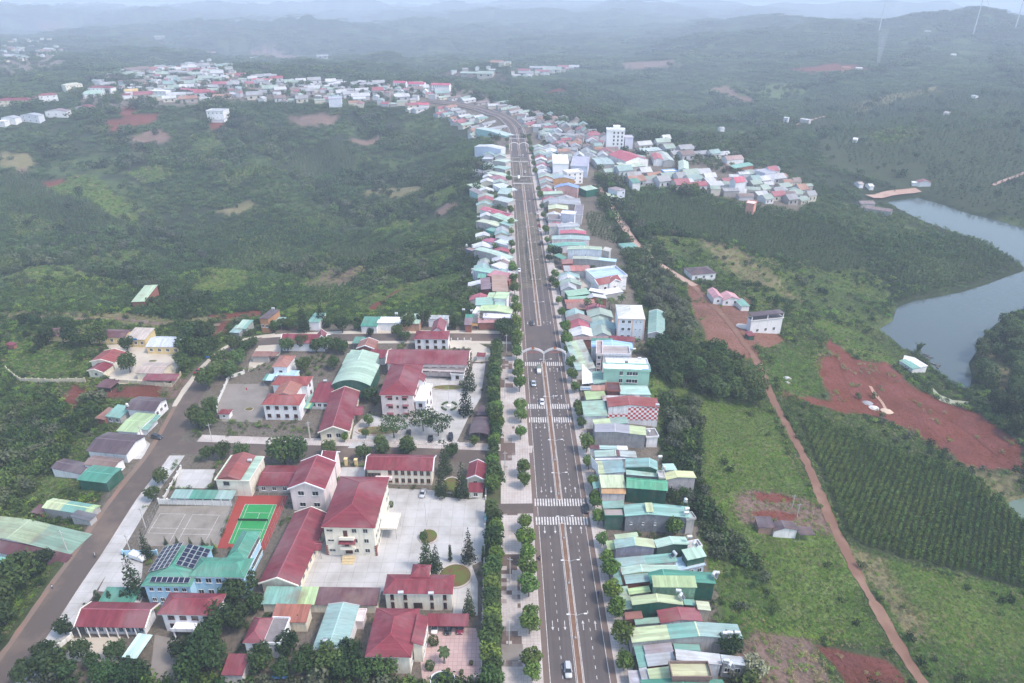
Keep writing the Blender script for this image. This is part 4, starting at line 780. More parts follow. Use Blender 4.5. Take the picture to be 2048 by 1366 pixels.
S('A3', (865,916), (1465,922), (1425,786), 8.2, 'sf', .7, (.37,.50,.24), (.20,.40,.26), 'raised grass green roof standing above its neighbours', wall='metal', rust=.08)
S('A3', (825,864), (1722,874), (1690,752), 7.2, 'gy', 1.4, DTEAL, DGRN, 'deep teal roof with tall dark green end wall and balcony', rp=.22, wall='metal', rust=.05)
S('A3', (490,872), (832,852), (802,722), 5.0, 'sl', .5, GTEAL, RBRN, 'blue grey roof with white gutter between pale green and grass green roofs')
S('A3', (440,746), (1225,716), (1206,620), 5.4, 'gy', .9, (.38,.55,.44), YELL, 'pale mint roof edged with orange flashing', rp=.35)
S('A3', (345,642), (1195,600), (1112,482), 5.2, 'sl', .9, TEAL, WALLW, 'long roof half blue grey and half teal with a solar heater', seg=[(0,.5,GTEAL),(.5,1,TEAL)])
S('A3', (1335,522), (1590,522), (1552,394), 7.6, 'sf', .6, (.36,.55,.42), DGRN, 'green rooftop room with a band of windows', wall='metal', win=[('F',1,4,.0,1.,(1.2,.8))])
S('A3', (1215,660), (1575,650), 5.0, 4.2, 'flat', 1, LBLU, (.45,.52,.62), 'pale blue back room under the green rooftop room', parapet=.1, win=[('F',1,3)])
S('A3', (915,358), (1355,357), (1312,234), 6.2, 'gy', .9, (.38,.58,.46), DGRN, 'mint roofed shop house with dark green wall beside a domed tree', wall='metal', rust=.04)
S('A3', (345,386), (896,378), (872,260), 5.8, 'gy', 1.1, TEAL, (.34,.35,.44), 'violet grey walled house, roof half teal and half lime', seg=[(0,.5,GTEAL),(.5,1,LIME)], wall='metal')
S('A3', (350,260), (662,238), (650,192), 5.6, 'sl', .4, (.42,.55,.34), CONC, 'small lime roof behind the half teal half lime roof')
S('A3', (1345,388), (1532,388), (1482,276), 5.6, 'flat', 1, CONC, WALLW, 'pale flat roof terrace with a solar water heater', parapet=.6)
S('A3', (240,412), (345,408), (330,285), 3.8, 'sl', .4, LIMEB, RBRN, 'small green front awning with brick red wall below', name='shop_awning', cat='awning', posts=True)
S('A2', (750,1168), (1655,1208), (1562,1036), 7.0, 'gy', 1.1, (.22,.44,.38), (.26,.28,.30), 'big teal roofed house with grey corrugated wall and three small windows', wall='metal', rp=.35, rust=.05, win=[('F',1,4,.0,.75,(.5,.8))])
S('A2', (470,1182), (745,1180), (722,1076), 6.0, 'flat', 1, (.34,.27,.25), DGRN, 'brown flat roof terrace over a dark green wall', wall='metal', parapet=.4)
S('A2', (455,1072), (745,1070), (735,972), 6.4, 'sl', .4, TEAL, CONC, 'teal front roof behind the brown flat terrace')
S('A2', (1042,1118), (1146,1118), (1120,1010), 8.3, 'sf', .6, LIME, (.4,.45,.5), 'small lime dormer roof standing on the big teal roof', name='roof_dormer', cat='dormer', fz=0)
S('A2', (1590,1225), (1722,1222), (1690,1120), 6.6, 'flat', 1, CONC, CONC, 'grey rear terrace with tanks behind the big teal roof', parapet=.5)
S('A2', (425,788), (765,788), (746,626), 6.0, 'sf', .5, (.50,.58,.36), WALLC, 'lime roof over an orange and white side wall', win=[('F',1,2,.05,.95,(.8,.8))], rust=.05)
S('A2', (430,868), (766,872), 1.6, 4.4, 'sf', 1.6, (.58,.32,.12), WALLW, 'faded orange sheet awning on the white side wall', name='wall_awning', cat='awning')
S('A2', (770,788), (1335,832), (1372,690), 6.6, 'gx', 1.3, (.06,.36,.20), DGRN, 'bright green gabled house with deep green wall', wall='metal', rust=.03)
S('A2', (318,800), (410,798), (388,618), 4.0, 'sl', .4, TEAL, DGRN, 'green front awning beside the lime roof', name='shop_awning', cat='awning', posts=True)
S('A2', (390,598), (756,588), (716,416), 6.0, 'sl', .6, (.24,.42,.44), WALLW, 'blue teal roof with a lime strip at the front', seg=[(0,.24,LIME),(.24,1,(.24,.42,.44))])
S('A2', (755,508), (1200,548), (1150,420), 7.6, 'gy', 1.1, (.22,.42,.40), DGRN, 'raised teal gable with dark green triangle wall', rp=.74, wall='metal')
S('A2', (765,618), (1212,642), (1200,556), 6.0, 'sr', .4, (.36,.58,.50), CONC, 'pale mint roof below the raised teal gable')
S('A2', (1310,552), (1465,556), (1456,470), 6.0, 'sr', .4, (.36,.58,.50), WALLW, 'pale mint back roof behind the raised teal gable')
S('A2', (1212,652), (1305,655), (1300,560), 7.4, 'flat', 1, CONC, (.6,.56,.52), 'small concrete water tower block between mint and yellow roofs', parapet=.3)
S('A2', (1318,652), (1725,682), (1706,596), 7.0, 'gy', .9, (.56,.60,.27), (.40,.38,.40), 'yellow lime gable on a tall stained grey wall', rp=.38, win=[('F',1,1,.1,.3,(.6,.8))])
S('A2', (340,366), (915,378), (896,292), 5.6, 'gy', .6, (.33,.45,.42), VGREY, 'grey green roof with a maroon patch', seg=[(0,.48,(.36,.50,.43)),(.48,.6,MARO),(.6,1,(.40,.46,.45))])
S('A2', (345,414), (912,400), 4.5, 5.0, 'sl', .4, (.60,.62,.70), WALLW, 'pale lilac roof strip below the grey green roof')
S('A2', (270,264), (792,270), (780,216), 5.0, 'sr', .3, PALE, WALLW, 'roof in maroon, pale teal and white sheets', seg=[(0,.26,MARO),(.26,.73,(.35,.50,.46)),(.73,1,WHIT)])
S('A2', (335,24), (1042,78), (1030,-35), 6.6, 'gy', .8, (.36,.36,.42), (.36,.35,.35), 'violet grey roofed house with long stained concrete wall', rp=.4, seg=[(0,.68,(.38,.38,.44)),(.68,1,LIME)], dirt=.95)
S('A2', (1045,95), (1215,100), (1205,-10), 5.0, 'flat', 1, DCONC, WALLW, 'white back room behind the long stained concrete wall', parapet=.4)
S('A1', (520,1032), (1225,1078), 7.0, 9.0, 'gy', 1.2, REDR, WALLW, 'house with red and white chequered end wall under a red roof', rp=.42, rust=.1)
CHK = BUILT[-1]
S('A1', (335,1308), (802,1284), (792,1196), 6.0, 'sl', .5, LIME, CONC, 'lime and grey teal roof below the chequered wall', seg=[(0,.5,(.44,.54,.28)),(.5,1,(.26,.42,.36))])
S('A1', (190,1182), (516,1182), (500,970), 6.0, 'sl', .5, (.30,.48,.37), WALLW, 'weathered green front roof beside the chequered wall', rust=.35)
S('A1', (222,952), (500,945), (498,826), 5.6, 'sl', .4, LIMEB, CONC, 'olive lime roof behind the blue lettered shop sign', rust=.3)
S('A1', (285,826), (500,826), (498,762), 6.2, 'sf', .3, (.44,.20,.14), RBRN, 'brick orange roof behind the blue lettered shop sign')
S('A1', (450,968), (976,970), (974,894), 6.4, 'sr', .3, (.62,.60,.60), DCONC, 'dirty white roof between brown mossy terraces', rust=.5)
S('A1', (976,982), (1140,984), (1136,906), 6.0, 'sr', .3, TEAL, CONC, 'teal back roof behind the dirty white roof')
S('A1', (690,888), (1108,894), (1060,756), 6.0, 'sr', .7, (.40,.62,.54), WALLW, 'pale mint back roof under the tall mint house')
S('A1', (505,835), (690,838), (672,728), 6.6, 'flat', 1, MARO, RBRN, 'maroon terrace with a white sloping board', parapet=.5)
S('A1', (455,540), (1102,565), 5.5, 11.0, 'flat', 1, WHIT, MINT, 'tall mint green house with white top floor and balcony', parapet=.6, win=[('F',1,1,.15,.25,(.9,1.8),3),('F',3,1,.33,.43,(1.4,1.8)),('F',3,2,.5,.75,(2.2,1.6))], dirt=.25)
S('A1', (500,490), (1078,495), (1066,402), 10.2, 'flat', 1, WHIT, WALLW, 'white flat roofed house with roof slabs and tanks behind the mint house', parapet=.7)
S('A1', (440,338), (826,348), (812,236), 9.4, 'flat', 1, (.40,.34,.33), WALLW, 'weathered concrete roof block with white stair tower', parapet=.8)
S('A1', (355,340), (445,345), (420,165), 9.8, 'flat', 1, (.40,.34,.33), WALLP, 'white fronted stair tower with red shuttered windows', parapet=.9, win=[('F',3,1)])
S('A1', (290,236), (862,258), (792,172), 7.2, 'gy', 1.2, (.34,.58,.86), WALLW, 'light blue curved roof behind the weathered concrete block', rust=.03)
S('A1', (290,172), (592,176), 4.0, 6.0, 'sf', .4, DTEAL, DGRN, 'dark green strip roof behind the light blue roof', rust=.05)
S('A1', (540,140), (886,160), 4.0, 5.0, 'sf', .6, CRIM, WALLW, 'crimson strip roof along the pale school yard', rust=.1)
S('A1', (0,140), (540,128), 3.0, 4.4, 'sf', .4, (.28,.18,.17), RBRN, 'brown wall cap roof along the pale school yard', rust=.4)
S('A1', (85,548), (352,532), (286,136), 5.2, 'sl', .5, (.40,.54,.42), WALLW, 'patched pale green front roof of many sheets', rust=.45, seg=[(0,.3,(.37,.52,.46)),(.3,.62,(.44,.56,.36)),(.62,1,(.42,.46,.40))])
S('A1', (320,738), (512,722), (440,562), 5.2, 'sl', .4, (.26,.45,.37), CONC, 'teal front roof beside the leaning white board')
# pale school yard by the palms
t3 = S('T6', (965,152), (1192,158), (1135,42), 12.0, 'hy', 1.8, (.66,.66,.60), (.70,.76,.82), 'three storey pale blue school with cream hipped roof and pink corners', name='school_block', cat='school', win=[('F',3,2,.08,.55),('F',3,2,.6,.95,(.5,.6))], rust=.03, trim=(.75,.52,.42), dirt=.2)
for sx in (-1, 1, .12):
    q = MB(); q.box(sx*t3['wl']-.3, sx*t3['wl']+.3, -t3['wd']-.1, -t3['wd']+.3, 0, 11.9); q.build('corner_pier', plaster((.75,.52,.42),.2), t3['root'])
S('T6', (1210,268), (1350,292), (1243,92), 5.0, 'gy', 1.6, (.20,.36,.31), WALLW, 'long green gabled hall behind the pale blue school', name='long_hall', cat='hall', trim=WALLW, rust=.08)
S('T6', (545,72), (700,75), 8.0, 4.6, 'sf', .5, RBRN, (.2,.2,.22), 'open fronted dark workshop with red roof beside the royal palms', posts=True)
S('A5', (770,792), (1192,802), (1112,622), 7.2, 'flat', 1, (.40,.58,.86), WALLW, 'white parapet hall with blue sheet roof', parapet=1.0, dirt=.25)
S('A5', (800,862), (1116,856), 9.0, 7.0, 'gx', 2.0, REDR, WALLW, 'white house with red hipped and gabled roof before the blue roofed hall', win=[('F',1,2,.1,.9,(1.2,1.8))], fr=(.18,.07,.05), trim=WALLW)
bld('A5', (950,858), (1112,852), 4.0, 7.2, 'gy', 2.2, REDR, WALLW, 'front gable of the white red-roofed house', 'house wing', 'house_wing', trim=WALLW, win=[('F',1,1)], fr=(.18,.07,.05))
S('A5', (335,694), (697,697), (690,622), 5.0, 'sf', .5, GREY, (.45,.44,.44), 'grey walled garage, roof half grey half red', seg=[(0,.25,(.36,.36,.38)),(.25,1,(.48,.16,.14))])
S('A5', (385,1042), (690,1014), (612,942), 5.0, 'sl', .5, (.32,.54,.38), DGRN, 'mid green roof beside white sloping roofs')
S('A5', (385,1086), (652,1080), 4.0, 4.6, 'sl', .3, (.28,.52,.38), DGRN, 'narrow green roof above the red workshop roof')
S('A5', (345,1142), (752,1138), (742,1092), 4.6, 'sf', .5, (.46,.14,.11), (.15,.15,.17), 'red roofed dark workshop facing the boulevard trees')
S('A5', (870,1004), (1140,998), (1122,946), 4.2, 'sf', .4, WHIT, CONC, 'white sheet roof below the white red-roofed house')
S('A5', (660,972), (872,1004), (800,952), 4.2, 'sr', .4, WHIT, CONC, 'narrow white sheet roof beside the mid green roof')
S('A5', (660,1085), (918,1075), 5.0, 4.6, 'gy', 1.6, (.60,.60,.62), RBRN, 'brick gable with white roof behind the royal palms', rp=.3)
S('A5', (145,372), (642,334), (602,288), 5.2, 'gy', .8, (.15,.42,.34), WALLW, 'teal roofed shop house with white side wall', rp=.45)
S('A5', (375,402), (852,408), (846,366), 8.4, 'gy', .7, (.44,.56,.40), (.62,.68,.76), 'tall pale blue walled house with green roof', rp=.5, win=[('F',1,1,.45,.6,(.6,.6))])
S('A5', (852,420), (948,432), (920,378), 7.0, 'sr', .5, (.52,.50,.46), CONC, 'ragged grey back roof behind the pale blue walled house')
S('A5', (440,520), (1040,580), 5.0, 5.0, 'gy', .6, (.46,.55,.44), CONC, 'low pale roof strip, its back half sky blue', seg=[(0,.6,(.46,.52,.42)),(.6,1,(.42,.68,.80))], rp=.3)
S('A5', (300,600), (452,598), (448,536), 4.6, 'sl', .4, (.38,.14,.12), RBRN, 'brick red front roof beside the grey walled garage')
S('A5', (305,540), (382,520), (372,432), 4.2, 'sl', .4, (.12,.36,.26), DGRN, 'dark green front awning behind a street tree', name='shop_awning', cat='awning', posts=True)
S('A5', (160,266), (682,266), 8.0, 5.0, 'gy', .7, (.34,.48,.46), WALLP, 'grey teal roofed house with pinkish wall')
S('A5', (270,184), (632,194), 7.0, 5.6, 'gy', .8, (.52,.09,.15), CONC, 'rose red roofed house in the east row')
S('A5', (120,88), (250,90), (245,48), 6.4, 'flat', 1, (.36,.28,.28), (.6,.58,.56), 'brownish flat roofed block in the east row', parapet=.3)
S('A5', (250,98), (545,80), (540,40), 6.6, 'flat', 1, GREY, (.62,.62,.68), 'pale lilac walled block in the east row', parapet=.3)
S('A5', (1140,396), (1346,380), (1276,304), 6.0, 'sb', .6, (.16,.40,.34), WALLW, 'lone white house with teal roof beside the earth lane', name='lane_house', cat='house', win=[('F',1,2,.3,.9)], fr=(.3,.25,.2), fz=-6)
S('A6', (690,1088), (932,1108), (880,1046), 9.0, 'flat', 1, WHIT, (.62,.66,.76), 'tall pale blue block standing above the row', parapet=.5)
S('A6', (915,1112), (1066,1118), (1060,942), 7.0, 'flat', 1, (.24,.22,.26), (.55,.53,.55), 'dark weathered flat roof behind the lime gable', parapet=.5)
S('A6', (482,1192), (692,1192), (690,1105), 5.0, 'flat', 1, DCONC, (.5,.48,.5), 'low stained terrace before the tall pale blue block', parapet=.4)
S('A6', (480,1014), (826,1018), (806,936), 6.2, 'gy', 1.2, (.54,.60,.38), (.62,.42,.24), 'lime gable with tan wall in the east row', rp=.42)
S('A6', (490,928), (1042,934), (1010,824), 7.0, 'gy', .8, (.34,.36,.40), (.40,.37,.36), 'wide grey roofed house in the east row', rp=.35)
S('A6', (612,634), (988,654), 8.0, 8.4, 'gy', 2.2, (.20,.36,.80), PINK, 'pink brick walled house with bright blue roof edges', rp=.5)
S('A6', (400,760), (742,752), 9.0, 5.0, 'sl', .5, (.40,.56,.42), CONC, 'pale green front roof beside the pink brick walled house')
S('A6', (560,494), (936,504), 8.0, 8.2, 'gy', 1.8, (.36,.42,.50), (.70,.38,.16), 'orange walled house with blue grey roof', rp=.5)
S('A6', (800,404), (1086,376), 9.0, 10.0, 'flat', 1, WHIT, WALLW, 'white villa with roof terrace behind the orange walled house', parapet=1.2, win=[('F',3,3)], dirt=.15)
S('A6', (560,234), (838,236), (836,80), 12.0, 'flat', 1, WHIT, WALLW, 'big white box building with yellow side', parapet=.3, dirt=.1)
S('A6', (860,274), (1162,284), (1166,118), 10.0, 'flat', 1, (.42,.42,.54), (.58,.62,.76), 'lilac grey flat roofed building beside the big white box', parapet=.5)
S('A6', (1130,690), (1335,660), (1310,590), 6.0, 'sf', .5, (.40,.54,.42), DGRN, 'green walled house at the head of the earth lane')
S('A6', (1660,700), (1805,690), (1760,600), 9.0, 'sb', .6, (.28,.20,.22), (.60,.64,.72), 'tall narrow pale house with maroon roof east of the earth lane', name='lane_house', win=[('F',2,1,.6,.95)])
S('A6', (1510,800), (1680,815), (1620,735), 4.6, 'sr', .5, (.52,.62,.42), (.5,.58,.62), 'low lime roof beside the tall narrow pale house', name='lane_house')
# west row
S('A7', (495,1188), (952,1198), (945,1126), 5.2, 'sr', .4, (.68,.66,.76), WALLP, 'white roofed shop house at the near end of the west row')
S('A7', (425,1260), (842,1252), (832,1192), 3.8, 'sf', .5, (.52,.25,.26), RBRN, 'faded pink front roof behind a bare tree', rust=.5)
S('A7', (213,1288), (332,1288), (336,1188), 4.6, 'sf', .4, (.26,.18,.22), RBRN, 'mauve roofed shed beside the orange signboard')
S('A7', (225,1182), (352,1184), 4.0, 4.8, 'sf', .3, DTEAL, CONC, 'small dark green roof behind the mauve shed')
S('A7', (335,1120), (430,1130), (435,1020), 5.0, 'flat', 1, WHIT, WALLW, 'small white terrace with tanks beside the bright lime roof', parapet=.5)
S('A7', (425,1072), (930,1118), (926,1016), 5.6, 'gy', .7, (.50,.66,.32), CONC, 'bright lime roofed shop house in the west row', rp=.55)
S('A7', (385,992), (662,988), (670,872), 5.6, 'sl', .5, (.26,.52,.42), CONC, 'teal back roof in the west row', seg=[(0,1,(.30,.54,.44))])
S('A7', (672,1002), (830,1006), (832,895), 5.4, 'sr', .3, (.32,.54,.44), CONC, 'mint middle roof in the west row')
S('A7', (655,882), (866,898), (882,796), 7.6, 'sl', .3, (.46,.64,.36), WALLW, 'raised lime roof above mint roofs in the west row')
S('A7', (558,872), (660,878), (662,798), 6.0, 'sl', .3, (.42,.58,.34), CONC, 'small lime roof beside the raised lime roof')
S('A7', (640,788), (886,784), (892,556), 6.0, 'sr', .5, (.36,.22,.16), RBRN, 'brown tiled roof in the west row', rust=.5)
S('A7', (470,752), (622,748), (632,610), 5.4, 'sl', .4, (.24,.15,.19), MARO, 'plum roofed back house beside the brown tiled roof')
S('A7', (550,534), (896,550), (892,476), 6.6, 'sf', .4, (.48,.16,.20), RBRN, 'rose red roof above the brown tiled roof', rust=.2)
S('A7', (330,458), (886,468), (886,412), 8.6, 'gy', 1.2, (.26,.52,.42), (.70,.72,.80), 'white walled house with green roof and small green box room', rp=.5)
S('A7', (415,578), (542,580), (545,516), 4.0, 'sf', .3, (.12,.40,.30), DGRN, 'green box room against the white walled house', wall='metal', fz=-3)
S('A7', (610,384), (892,418), (896,332), 6.6, 'sr', .3, (.70,.70,.76), WALLW, 'white roof beside the white walled house')
S('A7', (360,142), (880,168), (880,102), 9.0, 'gy', .8, (.44,.60,.50), (.48,.44,.44), 'tall pinkish grey walled house with pale green roof', rp=.5, dirt=.9)
S('A7', (225,138), (330,142), 5.0, 8.6, 'flat', 1, (.34,.2,.18), (.14,.15,.22), 'dark blue grey back block with round tanks on top', parapet=.3)
S('A8', (665,1172), (886,1182), 8.0, 6.0, 'sr', .4, (.55,.62,.66), WALLW, 'pale blue white roof in the west row')
S('A8', (478,1145), (660,1142), 8.0, 5.6, 'sl', .3, (.46,.08,.18), (.5,.5,.55), 'magenta roofed back house in the west row')
S('A8', (690,1110), (900,1108), 7.0, 5.0, 'sr', .5, (.34,.40,.42), CONC, 'dull grey roof beside the small red awning')
S('A8', (385,854), (736,854), 8.0, 7.4, 'gy', .9, (.52,.58,.40), (.50,.44,.44), 'grey walled house with pale lime roof in the west row', rp=.55, dirt=.9)
S('A8', (530,985), (665,985), 8.0, 5.0, 'flat', 1, TEAL, (.06,.26,.22), 'deep green walled back room in the west row', parapet=.2)
S('A8', (740,884), (900,888), (895,830), 5.6, 'sr', .4, (.28,.50,.44), CONC, 'mid teal front roof beside the pale lime roof')
S('A8', (445,672), (866,684), (816,590), 6.4, 'gx', 1.2, (.52,.10,.16), WALLW, 'rose red and white gabled house in the west row', rust=.05)
S('A8', (600,772), (902,802), (892,712), 5.4, 'sr', .6, (.38,.56,.44), CONC, 'pale green roof below the rose red and white gable')
S('A8', (285,372), (702,388), (700,312), 8.6, 'gx', 1.4, (.30,.25,.27), (.36,.55,.54), 'mint walled house with brown roof in the west row', win=[('F',1,1,.62,.9,(4.,1.)) ])
S('A8', (250,292), (642,302), (640,238), 7.0, 'gy', .9, (.48,.58,.40), CONC, 'lime grey roof above the brown roofed mint house', rp=.6)
S('A8', (640,300), (858,318), (860,250), 5.6, 'sr', .4, (.60,.66,.74), WALLW, 'bluish white front roof in the west row')
S('A8', (715,440), (890,446), (880,350), 5.2, 'sr', .5, (.34,.48,.45), CONC, 'dull teal front roof beside the mint walled house')
S('A8', (650,530), (880,555), (875,480), 5.2, 'sr', .5, (.44,.52,.52), CONC, 'pale grey front roof above the rose red gable')
S('A8', (300,95), (475,75), (470,20), 6.0, 'flat', 1, (.38,.36,.40), (.46,.42,.44), 'grey unfinished block on the slope behind the west row', parapet=.4, win=[('F',1,2)])
S('A8', (580,180), (772,188), (740,115), 5.0, 'hx', 1.6, (.40,.16,.20), WALLW, 'maroon hipped house behind a dark round tree')
S('A8', (540,118), (840,122), (835,70), 5.4, 'gy', .7, (.46,.58,.44), CONC, 'pale green roof behind the maroon hipped house')
S('B1', (425,482), (950,484), 13.0, 10.4, 'gy', 1.0, (.44,.58,.56), (.34,.55,.54), 'huge mint walled store beyond the second crossing', dirt=.2)
S('B1', (410,800), (872,775), 12.0, 11.0, 'gy', 1.6, (.58,.62,.70), (.58,.62,.76), 'huge pale lilac walled store in the west row', dirt=.2)
S('B1', (540,1005), (720,980), 8.0, 6.0, 'sl', .4, (.56,.60,.68), CONC, 'pale lilac low roof below the lilac walled store')
S('B1', (730,1040), (950,1035), 12.0, 6.0, 'gy', .6, (.46,.58,.48), CONC, 'sage green roof below the lilac walled store')
S('B1', (720,1150), (940,1150), 10.0, 5.4, 'gy', .5, (.32,.52,.46), CONC, 'sea green roof beside the grey unfinished block')
# market east of the boulevard
S('B3', (100,690), (490,688), (300,490), 8.0, 'gy', 3.4, (.48,.08,.12), WALLW, 'big crimson market hall roof with a roof lantern', name='market_hall', cat='market hall', rust=.05)
S('B3', (-70,640), (70,700), (20,500), 5.0, 'sl', .8, (.36,.52,.50), CONC, 'teal market aisle roof west of the crimson hall', name='market_aisle', cat='market')
S('B3', (70,800), (440,798), (440,715), 5.0, 'sf', 1.0, (.48,.58,.46), CONC, 'pale green market aisle roof in front of the crimson hall', name='market_aisle', cat='market')
S('B3', (575,670), (745,680), (690,560), 6.4, 'gy', 1.6, (.48,.10,.12), WALLW, 'smaller crimson market roof', name='market_hall', cat='market hall')
S('B3', (740,695), (935,700), (860,540), 6.0, 'gy', 1.4, (.44,.50,.46), CONC, 'grey green market roof beside the smaller crimson one', name='market_aisle', cat='market')
S('B3', (1000,850), (1180,860), (1080,715), 5.0, 'gy', 2.0, (.46,.58,.48), WALLW, 'pale green hall with white gable at the market edge', name='market_hall', cat='market hall')
S('B3', (380,525), (725,528), (720,465), 5.0, 'gx', 1.0, (.44,.54,.55), CONC, 'long blue grey market roof behind the crimson hall', name='market_aisle', cat='market')
S('B2', (1310,530), (1625,535), 14.0, 19.0, 'flat', 1, WHIT, (.86,.86,.88), 'tall white hotel with crenellated roof', name='hotel', cat='hotel', parapet=1.2, win=[('F',5,3,.3,.98,(1.5,2.0))], dirt=.05)
HOT = BUILT[-1]
for k in range(7):
    q = MB(); q.box(-.9,.9,-.9,.9,0,1.6); q.build('merlon', plaster((.86,.86,.88),.05), HOT['root'], loc=(-HOT['l']+1+k*(2*HOT['l']-2)/6, -HOT['d']+1, 20.2))
q = MB(); q.box(-3.5,3.5,-3,3,18.8,23.5); q.build('stair_tower', plaster((.86,.86,.88),.05), HOT['root'], loc=(HOT['l']*.1,0,0))
S('B2', (1625,640), (1770,640), 12.0, 12.0, 'flat', 1, (.5,.46,.54), (.62,.62,.74), 'lilac block beside the tall white hotel', parapet=.4, dirt=.1)
S('B2', (1150,1095), (1450,1100), (1350,970), 5.0, 'gx', 1.2, (.34,.46,.46), CONC, 'grey teal hipped shed west of the market', name='market_aisle', cat='market')
# ================================================================== roads, pavements, yards
def CX(Y): return 17.5 - 0.0164 * (np.asarray(Y, float) - 118)
YPX = lambda y, x=1090: float(on_plane([(x, y)], 0)[0, 1])
_bend = on_ground([(1035,268),(1030.5,256),(1022,246),(1010,237),(993,229),(975,223),(957,217.5),(935,212.5),(912,208.5),(885,205),(850,202)])[:, :2]
_st = np.array([(float(CX(y)), y) for y in np.arange(30, 745, 15.0)])
BLV = np.vstack([_st, _bend])
def resample(P, step):
    P = np.asarray(P, float); s = np.concatenate([[0], np.cumsum(np.hypot(*np.diff(P, axis=0).T))])
    n = max(2, int(s[-1] / step) + 1); q = np.linspace(0, s[-1], n)
    return np.stack([np.interp(q, s, P[:, 0]), np.interp(q, s, P[:, 1])], 1)
def smoothline(P, it=2):
    for _ in range(it):
        Q = [P[0]]
        for i in range(len(P) - 1): Q += [P[i] * .75 + P[i + 1] * .25, P[i] * .25 + P[i + 1] * .75]
        P = np.array(Q + [P[-1]])
    return P
def offs(P):
    t = np.gradient(P, axis=0); t /= np.hypot(t[:, 0], t[:, 1])[:, None]; return np.stack([t[:, 1], -t[:, 0]], 1)   # to the right
def ribbon(name, P, d0, d1, dz, mat, step=6.0, kind='structure', wob=0.0, nacross=1, parent=None):
    P = resample(P, step); n = offs(P); mb = MB(); k = nacross + 1
    rows = []
    for i in range(len(P)):
        w = (wob * (fbm(P[i, 0] / 2.4 + np.zeros(1), P[i, 1] / 2.4 + np.zeros(1), 3)[0] - .45)) if wob else 0
        rows.append([P[i] + n[i] * (d0 - w + (d1 - d0 + 2 * w) * j / nacross) for j in range(k)])
    R = np.array(rows); Z = tfast(R[..., 0].ravel(), R[..., 1].ravel()).reshape(R.shape[:2]) + dz + np.maximum(0, np.hypot(R[..., 0], R[..., 1]) - 650) * .0025
    V = np.concatenate([R, Z[..., None]], -1).reshape(-1, 3); mb.v = [tuple(v) for v in V]
    for i in range(len(P) - 1):
        for j in range(nacross): mb.f.append((i * k + j, i * k + j + 1, (i + 1) * k + j + 1, (i + 1) * k + j)); mb.m.append(0)
    o = mb.build(name, mat, parent); 
    return tag(o, kind=kind) if parent is None else o
def sheet(name, tile, pts, dz, mat, up=0.0, parent=None, z=None):
    W = on_plane([tpx(tile, p) for p in pts], up)
    if np.cross(W[1, :2] - W[0, :2], W[2, :2] - W[1, :2]) < 0: pass
    a = 0.5 * sum(W[i, 0] * W[(i + 1) % len(W), 1] - W[(i + 1) % len(W), 0] * W[i, 1] for i in range(len(W)))
    if a < 0: W = W[::-1]
    mb = MB(); mb.poly([(w[0], w[1], dz) for w in W]); o = mb.build(name, mat, parent)
    return tag(o, kind='structure') if parent is None else o

def asphalt(name, c, dirt, dscale=.05, lines=True):
    m, nt, b = nm(name); P = geo_pos(nt)
    f1 = noise_fac(nt, 2.5, 5, .3, .7, vec=P); mp = N(nt, 'ShaderNodeMapping'); mp.inputs['Scale'].default_value = (.9, .025, 1); nt.links.new(P, mp.inputs[0])
    f2 = noise_fac(nt, 1.0, 4, .42, .68, vec=mp.outputs[0]); f3 = noise_fac(nt, dscale, 5, .48, .66, vec=P)
    c1 = mixc(nt, f1, c, shade(c, .86)); c2 = mixc(nt, f2, c1, shade(c, .72) if lines else shade(c, .9))
    mu = N(nt, 'ShaderNodeMath', operation='MULTIPLY'); nt.links.new(f3, mu.inputs[0]); mu.inputs[1].default_value = .7
    nt.links.new(mixc(nt, mu.outputs[0], c2, dirt), b.inputs['Base Color']); b.inputs['Roughness'].default_value = .85; return m
ASPH = asphalt('asphalt', (.112,.095,.092), (.135,.106,.095))
ASPH2 = asphalt('worn_asphalt', (.11,.088,.076), (.19,.14,.11), .06, False)
DUST = asphalt('dusty_shoulder', (.17,.125,.105), (.135,.105,.095), .12, False)
def concrete(name, c, stain, sc=.12, slab=0.0, hi=.7):
    m, nt, b = nm(name); P = geo_pos(nt)
    f1 = noise_fac(nt, sc, 6, .4, hi, vec=P, rough=.65); f2 = noise_fac(nt, 1.6, 4, .35, .75, vec=P)
    c1 = mixc(nt, f1, c, stain); c2 = mixc(nt, f2, c1, shade(c, .88), 'MIX')
    v = N(nt, 'ShaderNodeMix', data_type='RGBA'); v.inputs[0].default_value = .35; nt.links.new(c1, v.inputs[6]); nt.links.new(c2, v.inputs[7]); out = v.outputs[2]
    if slab:
        br = N(nt, 'ShaderNodeTexBrick'); br.inputs['Scale'].default_value = 1.0; br.inputs['Brick Width'].default_value = slab; br.inputs['Row Height'].default_value = slab; br.offset = 0
        br.inputs['Mortar Size'].default_value = .06; br.inputs['Color1'].default_value = (1,1,1,1); br.inputs['Color2'].default_value = (.9,.9,.9,1); br.inputs['Mortar'].default_value = (.72,.7,.68,1); nt.links.new(P, br.inputs[0])
        out = mixc(nt, 1.0, out, br.outputs[0], 'MULTIPLY')
    nt.links.new(out, b.inputs['Base Color']); b.inputs['Roughness'].default_value = .9; return m
